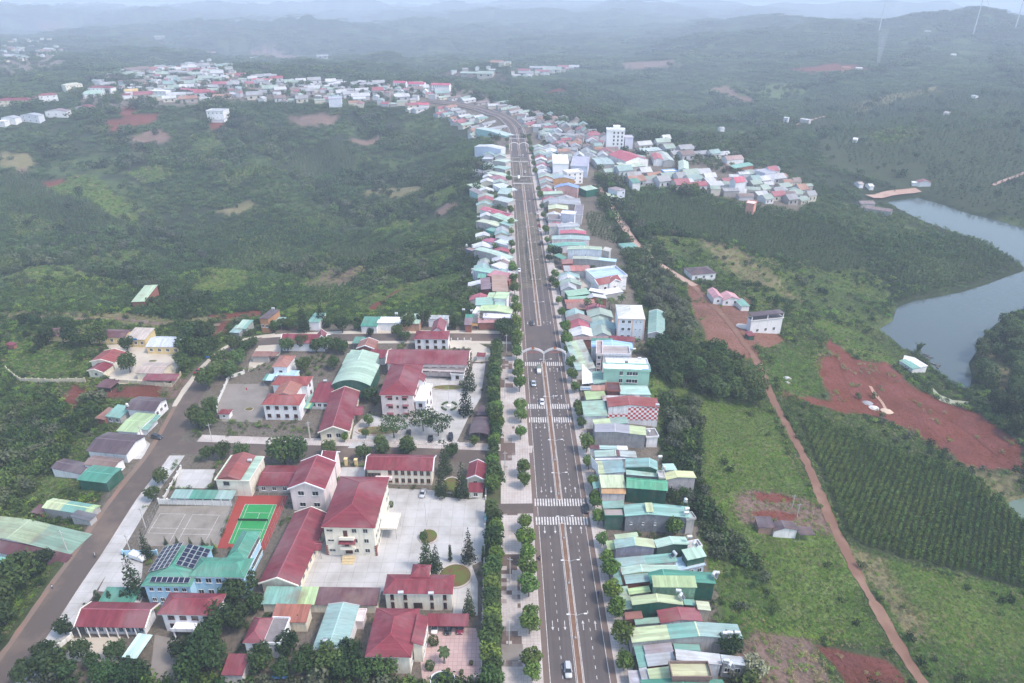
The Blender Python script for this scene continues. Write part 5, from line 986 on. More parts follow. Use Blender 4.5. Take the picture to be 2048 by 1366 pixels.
def pavers(name, a, b_, cell=1.6, thr=(.47, .50), sc=.09):
    "two paver colours laid in square-edged patches"
    m, nt, b = nm(name); P = geo_pos(nt); sn = N(nt, 'ShaderNodeVectorMath', operation='SNAP'); sn.inputs[1].default_value = (cell, cell, 100); nt.links.new(P, sn.inputs[0])
    f = noise_fac(nt, sc, 4, thr[0], thr[1], vec=sn.outputs[0]); g = noise_fac(nt, 1.2, 5, .35, .7, vec=P)
    c = mixc(nt, f, a, b_); c = mixc(nt, g, c, (.78,.75,.73), 'MULTIPLY')
    br = N(nt, 'ShaderNodeTexBrick'); br.inputs['Brick Width'].default_value = .8; br.inputs['Row Height'].default_value = .8; br.offset = 0; br.inputs['Scale'].default_value = 1; br.inputs['Mortar Size'].default_value = .03
    br.inputs['Color1'].default_value = (1,1,1,1); br.inputs['Color2'].default_value = (.93,.93,.93,1); br.inputs['Mortar'].default_value = (.75,.72,.7,1); nt.links.new(P, br.inputs[0])
    nt.links.new(mixc(nt, 1.0, c, br.outputs[0], 'MULTIPLY'), b.inputs['Base Color']); b.inputs['Roughness'].default_value = .9; return m
YARD = concrete('yard_concrete', (.49,.48,.47), (.32,.305,.28), .1, 4.0); YARD2 = concrete('sandy_yard', (.50,.45,.38), (.40,.35,.28)); GYARD = concrete('grey_earth_yard', (.24,.215,.195), (.17,.15,.13))
PAVL = concrete('pale_pavement', (.52,.475,.45), (.36,.30,.27), .1, 1.0); PAVB = pavers('brown_pavers', (.155,.115,.10), (.47,.43,.41)); PINKP = concrete('pink_pavers', (.52,.37,.35), (.44,.32,.30), .1, 1.2)
DIRT = asphalt('red_dirt', (.20,.15,.12), (.26,.14,.10), .08, False); DIRT2 = asphalt('red_earth_track', (.185,.10,.07), (.26,.165,.12), .06, False); LANE = asphalt('pale_earth_lane', (.42,.29,.235), (.34,.2,.15), .06, False)
WPAINT = concrete('road_paint', (.62,.60,.58), (.28,.25,.24), .9); KERB = concrete('kerb_stone', (.50,.45,.42), (.34,.27,.24), .2)

road = ribbon('boulevard', BLV, -9.4, 9.4, .05, ASPH)
for sgn, a, b in (('left', -9.4, -7.75), ('right', 7.75, 9.4)): ribbon('road_shoulder', BLV, a, b, .058, DUST, wob=.5)
# kerbs, pavements
ribbon('kerb', BLV[:50], -9.75, -9.4, .17, KERB); ribbon('kerb', BLV[:50], 9.4, 9.75, .17, KERB)
near = _st[_st[:, 1] < 285]
PV = lambda y0, y1: np.array([(float(CX(y)), y) for y in np.linspace(y0, y1, 12)])
ribbon('pavement', PV(60, 720), -14.6, -9.75, .16, PAVL); ribbon('pavement', PV(60, 720), 9.75, 14.0, .16, PAVL)
ribbon('inner_pavement', PV(60, 292), -20.2, -14.6, .14, PAVB); ribbon('hedge_bed', PV(60, 292), -25.0, -20.2, .04, concrete('planted_soil', (.055,.075,.025), (.10,.09,.05), .3))
ribbon('hedge_bed', PV(60, 292), -25.6, -25.0, .06, concrete('turf_edge', (.10,.12,.04), (.07,.09,.03), .3))
_Y1, _Y2 = YPX(1027, 1030), YPX(1007, 1030)
for ya, yb, mt in ((YPX(1108, 1020), YPX(1030, 1020), PAVL), (_Y2, YPX(935, 1030), PAVL), (YPX(850, 1020), YPX(775, 1020), PAVL), (YPX(1320,1020), YPX(1287,1020), GYARD)):
    ribbon('pavement', PV(ya, yb), -20.2, -14.4, .175, mt)
ribbon('gate_drive', PV(_Y1, _Y2), -25.5, -9.2, .20, ASPH2)
# median: two kerbs and a strip of earth, broken at the crossings
GAPS = [(YPX(1048), YPX(1000)), (YPX(724), YPX(652)), (YPX(369), YPX(351)), (YPX(326), YPX(312)), (YPX(281), YPX(266))]
segs = []; y0 = 40.0
for a, b in GAPS: segs.append((y0, a)); y0 = b
segs.append((y0, 745))
EARTH = concrete('median_earth', (.20,.115,.075), (.13,.08,.055), .5)
for a, b in segs:
    P = np.array([(float(CX(y)), y) for y in np.linspace(a, b, max(3, int((b - a) / 8)))])
    mb = MB(); n = offs(P)
    for d0, d1 in ((-.85, -.6), (.6, .85)):
        for i in range(len(P) - 1):
            q = [P[i] + n[i] * d0, P[i] + n[i] * d1, P[i+1] + n[i+1] * d1, P[i+1] + n[i+1] * d0]
            roof_slab(mb, [(p[0], p[1], .30) for p in q], .3)
    for i in (0, -1):
        c = P[i]; mb.box(c[0] - .85, c[0] + .85, c[1] - .2, c[1] + .2, 0, .295)
    tag(mb.build('median_kerb', KERB), kind='structure')
    ribbon('median_earth', P, -.6, .6, .22, EARTH)
# painted markings, children of the road they lie on
def paint_run(name, Ya, Yb, d0, d1, per=None, dash=None):
    mb = MB(); s = Ya
    L = [(Ya, Yb)] if per is None else [(Ya + i * per, Ya + i * per + dash) for i in range(int((Yb - Ya) / per))]
    for a, b in L:
        k = max(1, int((b - a) / 25))
        for j in range(k):
            u, v = a + (b - a) * j / k, a + (b - a) * (j + 1) / k; xu, xv = float(CX(u)), float(CX(v))
            mb.quad((xu + d0, u, .075), (xu + d1, u, .075), (xv + d1, v, .075), (xv + d0, v, .075))
    return mb.build(name, WPAINT, road)
for a, b in segs:
    for d in (-1.15, 1.0): paint_run('median_line', a, b, d, d + .15)
    for d in (-4.45, 4.3): paint_run('lane_dashes', a + 1.5, b - 1.5, d, d + .17, 3.0, 1.05)
CW = [YPX(y) for y in (728, 813, 840, 1005, 1042, 353, 367, 315, 323, 270, 277)]
cuts = sorted(CW); e = 40.0
for c in cuts + [745.0]:
    for d in (-7.75, 7.6): paint_run('edge_line', e, c - 2.4, d, d + .16)
    e = c + 2.4
stripe = MB(); stripe.quad((-.24, -1.9, 0), (.24, -1.9, 0), (.24, 1.9, 0), (-.24, 1.9, 0)); stripe = stripe.mesh('crosswalk_stripe', WPAINT)
for c in CW:
    for k in range(-9, 10):
        if k == 0 and not any(a - 1 < c < b + 1 for a, b in GAPS): continue
        inst('crosswalk_stripe', stripe, road, (float(CX(c)) + k * .93, c, .078))
arrow = MB(); arrow.quad((-.09,-1.6,0),(.09,-1.6,0),(.09,.6,0),(-.09,.6,0)); arrow.poly([(-.4,.6,0),(.4,.6,0),(0,1.7,0)]); arrow = arrow.mesh('lane_arrow', WPAINT)
for y, ds in ((1251, (-5.9,-2.5,2.6,6.0)), (980, (-5.9,-2.5,2.6,6.0)), (1060, (-5.9,-2.5,2.6,6.0)), (794, (-5.9,2.6,6.0)), (740, (-5.9,2.6,6.0)), (853, (-5.9,-2.5,2.6,6.0)), (646, (-5.9,-2.5,2.6,6.0))):
    Y = YPX(y)
    for d in ds: inst('lane_arrow', arrow, road, (float(CX(Y)) + d, Y, .079), math.pi if d < 0 else 0)
# side streets
SIDE = smoothline(on_plane([(-40,1425),(23,1337),(83,1250),(132,1175),(181,1107),(215,1054),(249,1001),(279,963),(310,925),(334,890),(360,840),(383,795),(412,753),(441,719),(468,697),(505,684),(550,678)])[:, :2])
ribbon('side_road', SIDE, -4.2, 4.0, .045, ASPH2, 4); ribbon('earth_shoulder', SIDE, -6.0, -3.9, .035, DIRT, 4, wob=2.2)
_k = int(len(SIDE) * .54); ribbon('side_pavement', SIDE[:_k], 4.0, 9.5, .12, YARD, 4); ribbon('side_kerb', SIDE[:_k], 3.8, 4.05, .15, KERB, 4)
ribbon('side_pavement', SIDE[int(len(SIDE)*.66):], -6.5, -4.2, .05, YARD2, 4, wob=.8)
X1 = smoothline(on_plane([(325,893),(420,897),(520,901),(700,905),(850,909),(1000,915),(1062,919)])[:, :2]); ribbon('cross_street', X1, -3.9, 3.9, .055, ASPH2, 5); ribbon('cross_pavement', X1[4:], -8.5, -3.9, .12, PAVL, 5)
X2 = smoothline(on_plane([(520,684),(600,679),(700,675),(850,674),(1000,675),(1045,677)])[:, :2]); ribbon('cross_street', X2, -4, 4, .05, ASPH2, 5); ribbon('cross_pavement', X2, -7.5, -4.1, .1, YARD2, 5); ribbon('cross_pavement', X2, 4.1, 6.8, .1, YARD2, 5)
JN = on_plane([(375,870),(392,895),(420,895),(420,880),(395,872),(385,855)])
# tracks east
TR = smoothline(on_ground([(1872,1400),(1845,1366),(1795,1290),(1760,1225),(1725,1170),(1690,1100),(1662,1045),(1645,1000),(1620,940),(1595,890),(1570,845),(1545,800),(1530,760),(1510,715),(1490,690),(1470,660),(1440,625),(1410,595),(1385,570)])[:, :2])
ribbon('earth_track', TR, -1.8, 1.8, .2, DIRT2, 1.6, wob=2.4, nacross=2)
LN = smoothline(on_ground([(1198,374),(1215,405),(1235,435),(1255,465),(1276,492),(1320,530),(1360,555),(1390,572)])[:, :2]); ribbon('earth_lane', LN, -2.6, 2.6, .25, LANE, 4, nacross=2)
ribbon('earth_lane', smoothline(on_ground([(1440,322),(1470,342),(1500,365),(1530,378)])[:, :2]), -2.5, 2.5, .4, DIRT2, 5, nacross=2)
ribbon('farm_track', smoothline(on_ground([(0,640),(60,632),(150,640),(230,636),(330,652),(440,650)])[:, :2]), -1.6, 1.6, .25, DIRT, 6, nacross=2)
ribbon('dam_crest', on_ground([(1738,396),(1770,391),(1800,387),(1836,383)])[:, :2], -4.5, 4.5, 1.5, LANE, 8, nacross=2)
ribbon('farm_track', smoothline(on_ground([(1985,372),(2020,358),(2060,342)])[:, :2]), -2, 2, .5, LANE, 10, nacross=2)
ribbon('farm_track', smoothline(on_ground([(1440,290),(1500,275),(1570,255),(1650,235)])[:, :2]), -3, 3, .6, LANE, 12, nacross=2)
# yards
sheet('main_yard', 'R4', [(575,740),(620,640),(745,350),(880,330),(1240,345),(1250,375),(1420,395),(1510,385),(1512,600),(1505,715),(1440,745),(1470,830),(1470,1010),(1340,1010),(1340,880),(960,880),(940,955),(540,955),(530,860)], .03, YARD)
sheet('flagpole_yard', 'T5', [(1380,620),(1780,660),(1830,520),(1930,520),(1890,800),(1830,900),(1790,960),(1690,1170),(830,1165),(850,1040),(960,930),(1060,960),(1345,960)], .03, YARD)
sheet('villa_yard', 'T5', [(1630,330),(1850,345),(1970,400),(1965,500),(1815,510),(1815,400),(1640,395)], .03, YARD2)
sheet('earth_yard', 'T4', [(1330,930),(1560,930),(1590,1000),(1530,1155),(1300,1150),(1270,1060)], .03, GYARD)
sheet('chapel_yard', 'T4', [(1500,720),(1650,680),(1640,755),(1560,800),(1450,860),(1460,800)], .03, YARD2)
sheet('school_yard', 'T4', [(620,700),(850,695),(1060,740),(1040,870),(980,930),(700,930),(610,880),(700,800)], .03, YARD2)
sheet('pink_court', 'R4', [(1190,1070),(1460,1075),(1500,1200),(1500,1366),(1180,1366),(1160,1200)], .03, PINKP)
sheet('clinic_yard', 'R3', [(380,1130),(640,1120),(620,1260),(340,1250)], .03, YARD2)
sheet('school_forecourt', 'R3', [(580,660),(760,680),(745,900),(520,880),(560,800)], .03, YARD)
sheet('car_park', 'R3', [(950,235),(1140,235),(1110,335),(925,335)], .03, YARD)
sheet('pale_yard', 'T6', [(560,160),(930,165),(960,320),(580,330)], .03, YARD2)
sheet('lane_forecourt', 'T4', [(820,1240),(880,1280),(830,1370),(760,1370)], .03, YARD)
sheet('shop_forecourt', 'A5', [(180,640),(340,700),(780,760),(790,930),(300,960),(220,900)], .03, YARD2)
sheet('drive', 'T5', [(850,1160),(925,1165),(935,1215),(800,1215)], .13, YARD)
sheet('north_yard', 'R4', [(740,225),(875,222),(870,330),(730,270)], .03, YARD)
sheet('dark_yard', 'R3', [(820,1110),(1010,1150),(960,1366),(790,1366)], .03, GYARD)
# courts
gc = sheet('grey_court', 'R3', [(845,430),(1225,428),(1150,650),(740,640)], .035, concrete('old_court', (.26,.235,.205), (.17,.15,.125), .2))
def lines(parent, tile, segs_, w=.12, z=.05):
    for a, b in segs_:
        W = on_plane([tpx(tile, a), tpx(tile, b)]); u = (W[1] - W[0])[:2]; u /= np.hypot(*u); n_ = np.array([-u[1], u[0]]) * w / 2
        mb = MB(); mb.quad(*[(p[0], p[1], z) for p in (W[0,:2]-n_, W[1,:2]-n_, W[1,:2]+n_, W[0,:2]+n_)]); mb.build('court_line', WPAINT, parent)
lines(gc, 'R3', [((850,470),(982,472)),((1020,475),(1162,478)),((850,470),(785,572)),((982,472),(900,618)),((1020,475),(945,612)),((1162,478),(1090,612)),((800,545),(945,548)),((965,550),(1130,552)),((785,572),(930,576)),((955,578),(1112,580))])
rc_ = sheet('tennis_surround', 'R4', [(205,372),(470,375),(348,660),(90,652)], .035, concrete('court_red', (.30,.055,.045), (.25,.05,.04), .3))
gi = sheet('tennis_court', 'R4', [(240,419),(407,421),(318,640),(150,628)], .045, concrete('court_green', (.035,.27,.085), (.03,.22,.07), .3), parent=rc_)
lines(rc_, 'R4', [((240,420),(406,422)),((240,420),(152,626)),((406,422),(318,638)),((257,421),(172,626)),((389,422),(300,636)),((246,464),(378,467)),((222,505),(362,508)),((316,465),(300,507)),((200,550),(345,553))], z=.06)

for d0, d1, mt, dz in ((-7.9,-7.5,WPAINT,.12),(7.5,7.9,WPAINT,.12),(-1.2,-.9,WPAINT,.12),(.9,1.2,WPAINT,.12),(-.8,.8,EARTH,.14)): ribbon('bend_marking', np.vstack([_st[-1:], _bend]), d0, d1, dz, mt, 5)
for pts in (((1704,716),(1730,745),(1760,790),(1790,830)),((1735,740),(1790,790),(1850,850),(1900,890)),((1800,775),(1860,815),(1930,860),(2000,915)),((1665,700),(1690,760),(1710,810))): ribbon('erosion_gully', smoothline(on_ground(pts)[:, :2]), -.35, .35, .12, asphalt('dark_red_earth', (.12,.04,.028), (.17,.055,.035), .2, False), 2, wob=1.2)
# ================================================================== vegetation
def leafmat(name, dark, light, rough=.6, rs=.013):
    m, nt, b = nm(name); at = N(nt, 'ShaderNodeAttribute', attribute_name='v'); oi = N(nt, 'ShaderNodeObjectInfo')
    c = mixc(nt, at.outputs['Fac'], dark, light)
    rg = noise_fac(nt, .05 if 'grass' in name else .013, 4, .42, .62, vec=oi.outputs['Location']); c = mixc(nt, rg, c, tuple(.45 * x + .55 * y for x, y in zip(light, (.12, .16, .05)))); r2 = noise_fac(nt, .03 if 'grass' in name else .0065, 3, .40, .60, vec=oi.outputs['Location']); c = mixc(nt, r2, c, (.62, .70, .80), 'MULTIPLY')
    mr = N(nt, 'ShaderNodeMapRange'); mr.inputs[3].default_value = .68; mr.inputs[4].default_value = 1.3; nt.links.new(oi.outputs['Random'], mr.inputs[0])
    m3 = N(nt, 'ShaderNodeMath', operation='MULTIPLY'); m3.inputs[1].default_value = 7.31; nt.links.new(oi.outputs['Random'], m3.inputs[0])
    fr = N(nt, 'ShaderNodeMath', operation='FRACT'); nt.links.new(m3.outputs[0], fr.inputs[0])
    mh = N(nt, 'ShaderNodeMapRange'); mh.inputs[3].default_value = .478; mh.inputs[4].default_value = .518; nt.links.new(fr.outputs[0], mh.inputs[0])
    hs = N(nt, 'ShaderNodeHueSaturation'); nt.links.new(c, hs.inputs['Color']); nt.links.new(mr.outputs[0], hs.inputs['Value']); nt.links.new(mh.outputs[0], hs.inputs['Hue'])
    nt.links.new(hs.outputs[0], b.inputs['Base Color']); b.inputs['Roughness'].default_value = rough; b.inputs['Specular IOR Level'].default_value = .12
    return m
BARK = plain((.13,.10,.08), .9, 'bark')
L_STREET = leafmat('street_leaves', (0.025,0.053,0.012), (0.166,0.264,0.038)); L_DARK = leafmat('dark_leaves', (0.011,0.024,0.010), (0.037,0.072,0.020)); L_PINE = leafmat('pine_needles', (0.008,0.018,0.009), (0.025,0.046,0.019))
L_MID = leafmat('mixed_leaves', (0.017,0.037,0.013), (0.061,0.109,0.026)); L_BUSH = leafmat('bush_leaves', (0.024,0.050,0.012), (0.090,0.151,0.027)); L_PEP = leafmat('pepper_leaves', (0.016,0.042,0.010), (0.101,0.169,0.026)); L_CORN = leafmat('crop_leaves', (0.029,0.065,0.020), (0.094,0.155,0.050))
L_GRASS = leafmat('tall_grass', (.075,.15,.02), (.21,.345,.045)); L_DRYG = leafmat('dry_grass', (0.188,0.159,0.072), (0.376,0.318,0.159)); L_PALM = leafmat('palm_fronds', (0.037,0.061,0.031), (0.098,0.135,0.049)); L_FLOW = leafmat('cream_blossom', (.30,.27,.12), (.62,.58,.38)); L_GREY = leafmat('dull_leaves', (0.055,0.067,0.043), (0.122,0.128,0.080))

def leaves(n, lobes, leaf, seed, mat, name='crown', flat=.35, inner=.55):
    "leaf-sized quads through the volume of a few lobes; returns a mesh"
    r = np.random.default_rng(seed); L = np.array(lobes, float)      # cx cy cz rx ry rz
    w = (L[:, 3] * L[:, 4] * L[:, 5]) ** .67; k = r.choice(len(L), n, p=w / w.sum())
    d = r.normal(size=(n, 3)); d /= np.linalg.norm(d, axis=1)[:, None]
    rad = inner + (1 - inner) * r.random(n) ** .5; rad *= 1 + .16 * np.sin(5 * d[:, 0] + seed) * np.cos(4 * d[:, 1] + 2 * d[:, 2])
    C = L[k, :3] + d * rad[:, None] * L[k, 3:]
    nr = d * .9 + r.normal(size=(n, 3)) * .75 + np.array([0, 0, flat]); nr /= np.linalg.norm(nr, axis=1)[:, None]
    t = np.cross(nr, r.normal(size=(n, 3))); t /= np.linalg.norm(t, axis=1)[:, None]; b = np.cross(nr, t)
    s = leaf * (.6 + .8 * r.random(n)); t = t * s[:, None]; b = b * (s * .62)[:, None]
    V = np.stack([C - t, C + b * .9 , C + t, C - b * .9], 1).reshape(-1, 3)
    F = np.arange(4 * n).reshape(-1, 4)
    return mesh_np(name, V, F, mat, np.clip(r.random(n) * .75 + .25 * (r.random(n)), 0, 1))
def mesh_np(name, V, F, mat, v=None):
    me = bpy.data.meshes.new(name); me.vertices.add(len(V)); me.vertices.foreach_set('co', V.astype(np.float32).ravel())
    k = F.shape[1]; me.loops.add(F.size); me.polygons.add(len(F)); me.loops.foreach_set('vertex_index', F.astype(np.int32).ravel())
    me.polygons.foreach_set('loop_start', (np.arange(len(F)) * k).astype(np.int32)); me.polygons.foreach_set('loop_total', np.full(len(F), k, np.int32))
    me.update(calc_edges=True)
    if v is not None:
        a = me.attributes.new('v', 'FLOAT', 'FACE'); a.data.foreach_set('value', v.astype(np.float32))
    me.materials.append(mat); return me
def trunk(h, r, limbs, seed, spread=.9, top=.55):
    rr = random.Random(seed); mb = MB(); bend = (rr.uniform(-.15, .15) * h * .3, rr.uniform(-.15, .15) * h * .3)
    a = (0, 0, -.4); m_ = (bend[0] * .5, bend[1] * .5, h * top * .6); b = (bend[0], bend[1], h * top)
    mb.bar(a, m_, r, 7, 0, r * .8); mb.bar(m_, b, r * .8, 7, 0, r * .6)
    for i in range(limbs):
        t = 2 * math.pi * i / limbs + rr.uniform(-.4, .4); L = h * (1 - top) * rr.uniform(.7, 1.0)
        mb.bar(b, (b[0] + math.cos(t) * L * spread, b[1] + math.sin(t) * L * spread, b[2] + L * rr.uniform(.5, .9)), r * .5, 5, 0, r * .18)
    return mb.mesh('trunk', BARK)
def lobes_round(R, z, h, n, seed, sp=.55):
    r = random.Random(seed); out = [(0, 0, z + h * .5, R * .8, R * .8, h * .5)]
    for i in range(n):
        t = 2 * math.pi * i / n + r.uniform(-.5, .5); q = R * sp * r.uniform(.8, 1.1)
        out.append((math.cos(t) * q, math.sin(t) * q, z + h * r.uniform(.3, .75), R * r.uniform(.38, .56), R * r.uniform(.38, .56), h * r.uniform(.24, .36)))
    return out
KIND = {}
def reg(kind, variants): KIND[kind] = variants
reg('street', [(leaves(850, lobes_round(2.7, 2.2, 4.8, 6, s), .36, s, L_STREET), trunk(6.5, .16, 5, s)) for s in (1, 2, 3)])
reg('hedge', [(leaves(800, lobes_round(2.5, 1.2, 5.6, 6, s), .36, s, L_STREET if s == 12 else L_MID), trunk(6.3, .15, 5, s)) for s in (11, 12, 13)])
reg('round', [(leaves(1000, lobes_round(3.6, 1.8, 6.2, 8, s), .42, s, L_DARK if s != 22 else L_MID), trunk(7.5, .22, 5, s)) for s in (21, 22, 23)])
reg('spread', [(leaves(1100, [(math.cos(t) * 4, math.sin(t) * 3.8, 6.6 + .8 * math.sin(3 * t), 2.3, 2.2, 1.3) for t in np.linspace(0, 5.6, 7)] + [(0, 0, 7.6, 3.2, 3, 1.4)], .36, s, L_MID, inner=.3), trunk(8.5, .24, 7, s, 1.1, .5)) for s in (31, 32)])
def conifer(h, R, seed, mat, tiers=13, gap=.55):
    r = np.random.default_rng(seed); lob = []
    for i in range(tiers):
        f = i / (tiers - 1); z = h * (.1 + .88 * f); q = R * (1 - f) ** .85 + .12; n = max(3, int(7 * (1 - f) + 2))
        for k in range(n):
            t = 2 * math.pi * (k + r.random() * .5) / n + i * .7; lob.append((math.cos(t) * q * .55, math.sin(t) * q * .55, z + .1 - q * .10, q * .5 + .05, q * .5 + .05, h / tiers * gap))
    return leaves(1000, lob, .26, seed, mat, flat=.6, inner=.3)
def pole(h, r):
    mb = MB(); mb.bar((0, 0, -.4), (0, 0, h), r, 6, 0, r * .2); return mb.mesh('trunk', BARK)
reg('conifer', [(conifer(12, 2.3, s, L_PINE), pole(11.5, .17)) for s in (41, 42)])
reg('column', [(leaves(500, [(0, 0, 1 + i * .8, .75 - .05 * i, .75 - .05 * i, .6) for i in range(8)], .22, s, L_DARK), pole(6, .1)) for s in (51,)])
reg('conebush', [(leaves(420, [(0, 0, .6 + i * .6, 1.35 - .2 * i, 1.35 - .2 * i, .6) for i in range(6)], .22, s, L_PINE), pole(2.5, .1)) for s in (61,)])
reg('ball', [(leaves(320, [(0, 0, 1.1, 1.05, 1.05, 1.1)], .2, s, L_MID, inner=.8), pole(1.2, .08)) for s in (71,)])
reg('pine', [(leaves(1100, lobes_round(4.0, 3.2, 7.6, 8, s, .6), .44, s, L_DARK if s != 83 else L_MID), trunk(10.5, .24, 5, s)) for s in (81, 82, 83)])
reg('bush', [(leaves(420, lobes_round(1.5, .1, 2.2, 4, s), .3, s, L_BUSH), pole(1.2, .06)) for s in (91, 92)])
reg('bare', [(leaves(160, lobes_round(3.4, 2.6, 4.2, 7, s, .8), .22, s, L_GREY, inner=.2), trunk(7, .18, 9, s, 1.2, .4)) for s in (95,)])
reg('flower', [(leaves(800, lobes_round(2.8, .8, 5.0, 6, s), .34, s, L_FLOW), trunk(5, .15, 5, s)) for s in (97,)])
reg('dull', [(leaves(900, lobes_round(3.3, 1.2, 5.6, 8, s), .4, s, L_GREY), trunk(6.5, .18, 6, s)) for s in (98, 99)])
def palm_mesh(seed, n=17, L=2.9, zc=7.6):
    r = np.random.default_rng(seed); V = []; F = []
    for i in range(n):
        t = 2 * math.pi * i / n + r.random() * .3; el = r.uniform(-.2, 1.0); p = np.array([0, 0, zc]); d = np.array([math.cos(t) * math.cos(el), math.sin(t) * math.cos(el), math.sin(el)])
        side = np.array([-math.sin(t), math.cos(t), 0])
        for k in range(7):
            q = p + d * L / 7; w = .42 * math.sin(math.pi * (k + .6) / 7.4) + .06; w2 = .42 * math.sin(math.pi * (k + 1.6) / 7.4) + .04
            for sg in (-1, 1):
                b = len(V); dr = np.array([0, 0, -.25]); V += [p, q, q + sg * side * max(w2, .03) + dr * w2, p + sg * side * w + dr * w]; F.append([b, b + 1, b + 2, b + 3])
            p = q; d = d + np.array([0, 0, -.30]); d /= np.linalg.norm(d)
    return mesh_np('crown', np.array(V), np.array(F), L_PALM, r.random(len(F)))
def palm_trunk(h=7.6):
    mb = MB(); mb.lathe([(.30, -.4), (.26, .8), (.24, 3), (.22, h - 1.6), (.17, h - 1.5), (.15, h + .1)], 8); return mb.mesh('trunk', plain((.30,.28,.25), .8, 'palm_bark'))
reg('palm', [(palm_mesh(s), palm_trunk()) for s in (1, 2)])
reg('shortpalm', [(palm_mesh(4, 13, 2.0, 4.2), palm_trunk(4.2))])

NAMES = dict(street='street_tree', hedge='hedge_tree', round='round_tree', spread='spreading_tree', conifer='conifer', column='column_cypress', conebush='cone_cypress', ball='clipped_bush', pine='broadleaf_tree', bush='bush', bare='bare_tree', flower='flowering_tree', dull='roadside_tree', palm='royal_palm', shortpalm='ornamental_palm')
TREES = []
def tree(kind, xy, sc, label, group=None, z=None, rz=None, zs=1.0):
    vs = KIND[kind]; me, tr = vs[len(TREES) % len(vs)]
    zz = float(tfast(np.array([xy[0]]), np.array([xy[1]]))[0]) if z is None else z
    o = empty(NAMES[kind], (xy[0], xy[1], zz), random.uniform(0, 6.28) if rz is None else rz, label, 'palm' if 'palm' in kind else 'bush' if kind in ('bush', 'ball', 'conebush') else 'tree', group)
    o.scale = (sc, sc, sc * zs); inst('crown', me, o); inst('trunk', tr, o); TREES.append((xy[0], xy[1])); return o
def gpt(t, p, up=0): return on_ground([tpx(t, p)], up)[0]
# rows along the boulevard
for y in (1362,1340,1268,1245,1194,1158,1126,1099,1062,975,952,880,845,828,784,761,746,719,700,688,668,655,634,612,592,566,540,528):
    Y = YPX(y, 1055); tree('street', (float(CX(Y)) - 12.1 + random.uniform(-.4, .4), Y), random.uniform(.9, 1.3), 'round crowned street tree in the row along the west kerb of the boulevard', 'street trees along the west kerb')
for y in (500,486,464,450,428,402,385,360,345,300,285):
    Y = YPX(y, 1030); tree('street', (float(CX(Y)) - 12.1, Y), random.uniform(.8, 1.1), 'round crowned street tree in the row along the west kerb of the boulevard', 'street trees along the west kerb')
for y in (1341,1288,1236,1202,1158,1130,1092,1050,1020,1005,977,940,905,858,837,821,786,764,741,711,698,690,668,636,610,580,560,512,488,470,440,420,400,385,350,335,322,308,295,284):
    Y = YPX(y, 1100); tree('street', (float(CX(Y)) + 12.0 + random.uniform(-.4, .5), Y), random.uniform(.75, 1.2), 'round crowned street tree in the row along the east kerb of the boulevard', 'street trees along the east kerb')
Y = 112.0
while Y < 292:
    if not (_Y1 - 2 < Y < _Y2 + 1.5 or YPX(925,1000) < Y < YPX(912,1000)):
        tree('hedge', (float(CX(Y)) - 22.6 + random.uniform(-1.0, 1.0), Y), random.uniform(.95, 1.35), 'leafy tree in the dense planted row beside the compound wall', 'planted row beside the compound wall')
    Y += random.uniform(3.1, 4.6)
# conifers in the yards: tile, base, height in metres
for t, p, h, lb in (('T5',(1800,745),14,'tall conifer in the flagpole yard behind the plum canopy'),('T5',(1768,948),15,'broad tall conifer in the flagpole yard beside the plum canopy'),
   ('R4',(1300,260),13,'tall conifer at the end of the long two storey block'),('R4',(1280,378),12,'tall conifer west of the gatehouse flower bed'),('R4',(1388,384),13,'tall conifer beside the small gatehouse'),
   ('R4',(1205,772),13,'twin conifer by the white shuttered office, taller one'),('R4',(1252,780),9.5,'twin conifer by the white shuttered office, shorter one'),('R4',(1422,724),11,'broad conifer on the lawn corner of the white yard'),
   ('R3',(735,918),15,'tall conifer in front of the solar panel school block'),('R3',(785,702),9,'conifer beside the parked white truck'),('T5',(445,262),15,'tall dark conifer west of the small green roofed house'),('T5',(588,205),13,'tall dark conifer east of the small green roofed house'),
   ('R4',(1425,1010),9,'dark conifer between the round flower bed and the carport'),('P',(1000,850),0,'')):
    if h: q = gpt(t, p); tree('conifer', q[:2], h / 12.0 * 1.18, lb, zs=1.05)
for p in ((880,632),(940,632),(1010,636),(1076,636)): tree('conifer', gpt('R3', p)[:2], .3, 'small conifer in the row behind the solar panel school roof', 'small conifers behind the school')
tree('conifer', gpt('R3', (1135,682))[:2], .5, 'small conifer in the corner between school block and tennis court')
for p, s in (((1326,722),.95),((1500,722),.9)): tree('column', gpt('R4', p)[:2], s, 'slim columnar cypress beside the white yard', 'columnar cypresses in the white yard')
for p in ((525,946),(592,948),(662,948)): tree('conebush', gpt('R3', p)[:2], 1.25, 'cone shaped cypress bush in front of the low green shed', 'cone cypresses')
for t, p, s, lb in (('R4',(1185,600),1.2,'clipped bush in the oval bed of the white yard'),('R4',(1010,432),1.0,'clipped bush beside the office steps'),('R4',(1238,1160),1.3,'round clipped bush in a pot on the pink court'),('R4',(1218,1290),1.2,'round clipped bush by the white railing of the pink court'),('T5',(1440,905),1.1,'pointed clipped bush beside the pinkish office steps'),('R3',(1122,335),1.0,'clipped bush against the two-tone roofed house'),('T5',(1735,700),1.2,'clipped bush beside the tall yard conifers')): tree('ball', gpt(t, p)[:2], s, lb)
for p in ((1180,1130),(1420,1075),(1545,1112)): tree('spread', gpt('T5', p)[:2], 1.05, 'spreading thin crowned tree in the yard by the cross street', 'spreading trees by the cross street')
for p in ((640,1300),(800,1308),(955,1285),(1100,1250)): tree('palm', gpt('A5', p)[:2], 1.15, 'royal palm in the row by the pale school yard', 'royal palms by the school yard')
tree('shortpalm', gpt('R4', (1295,1260))[:2], 1.1, 'ornamental palm on the pink paved court')
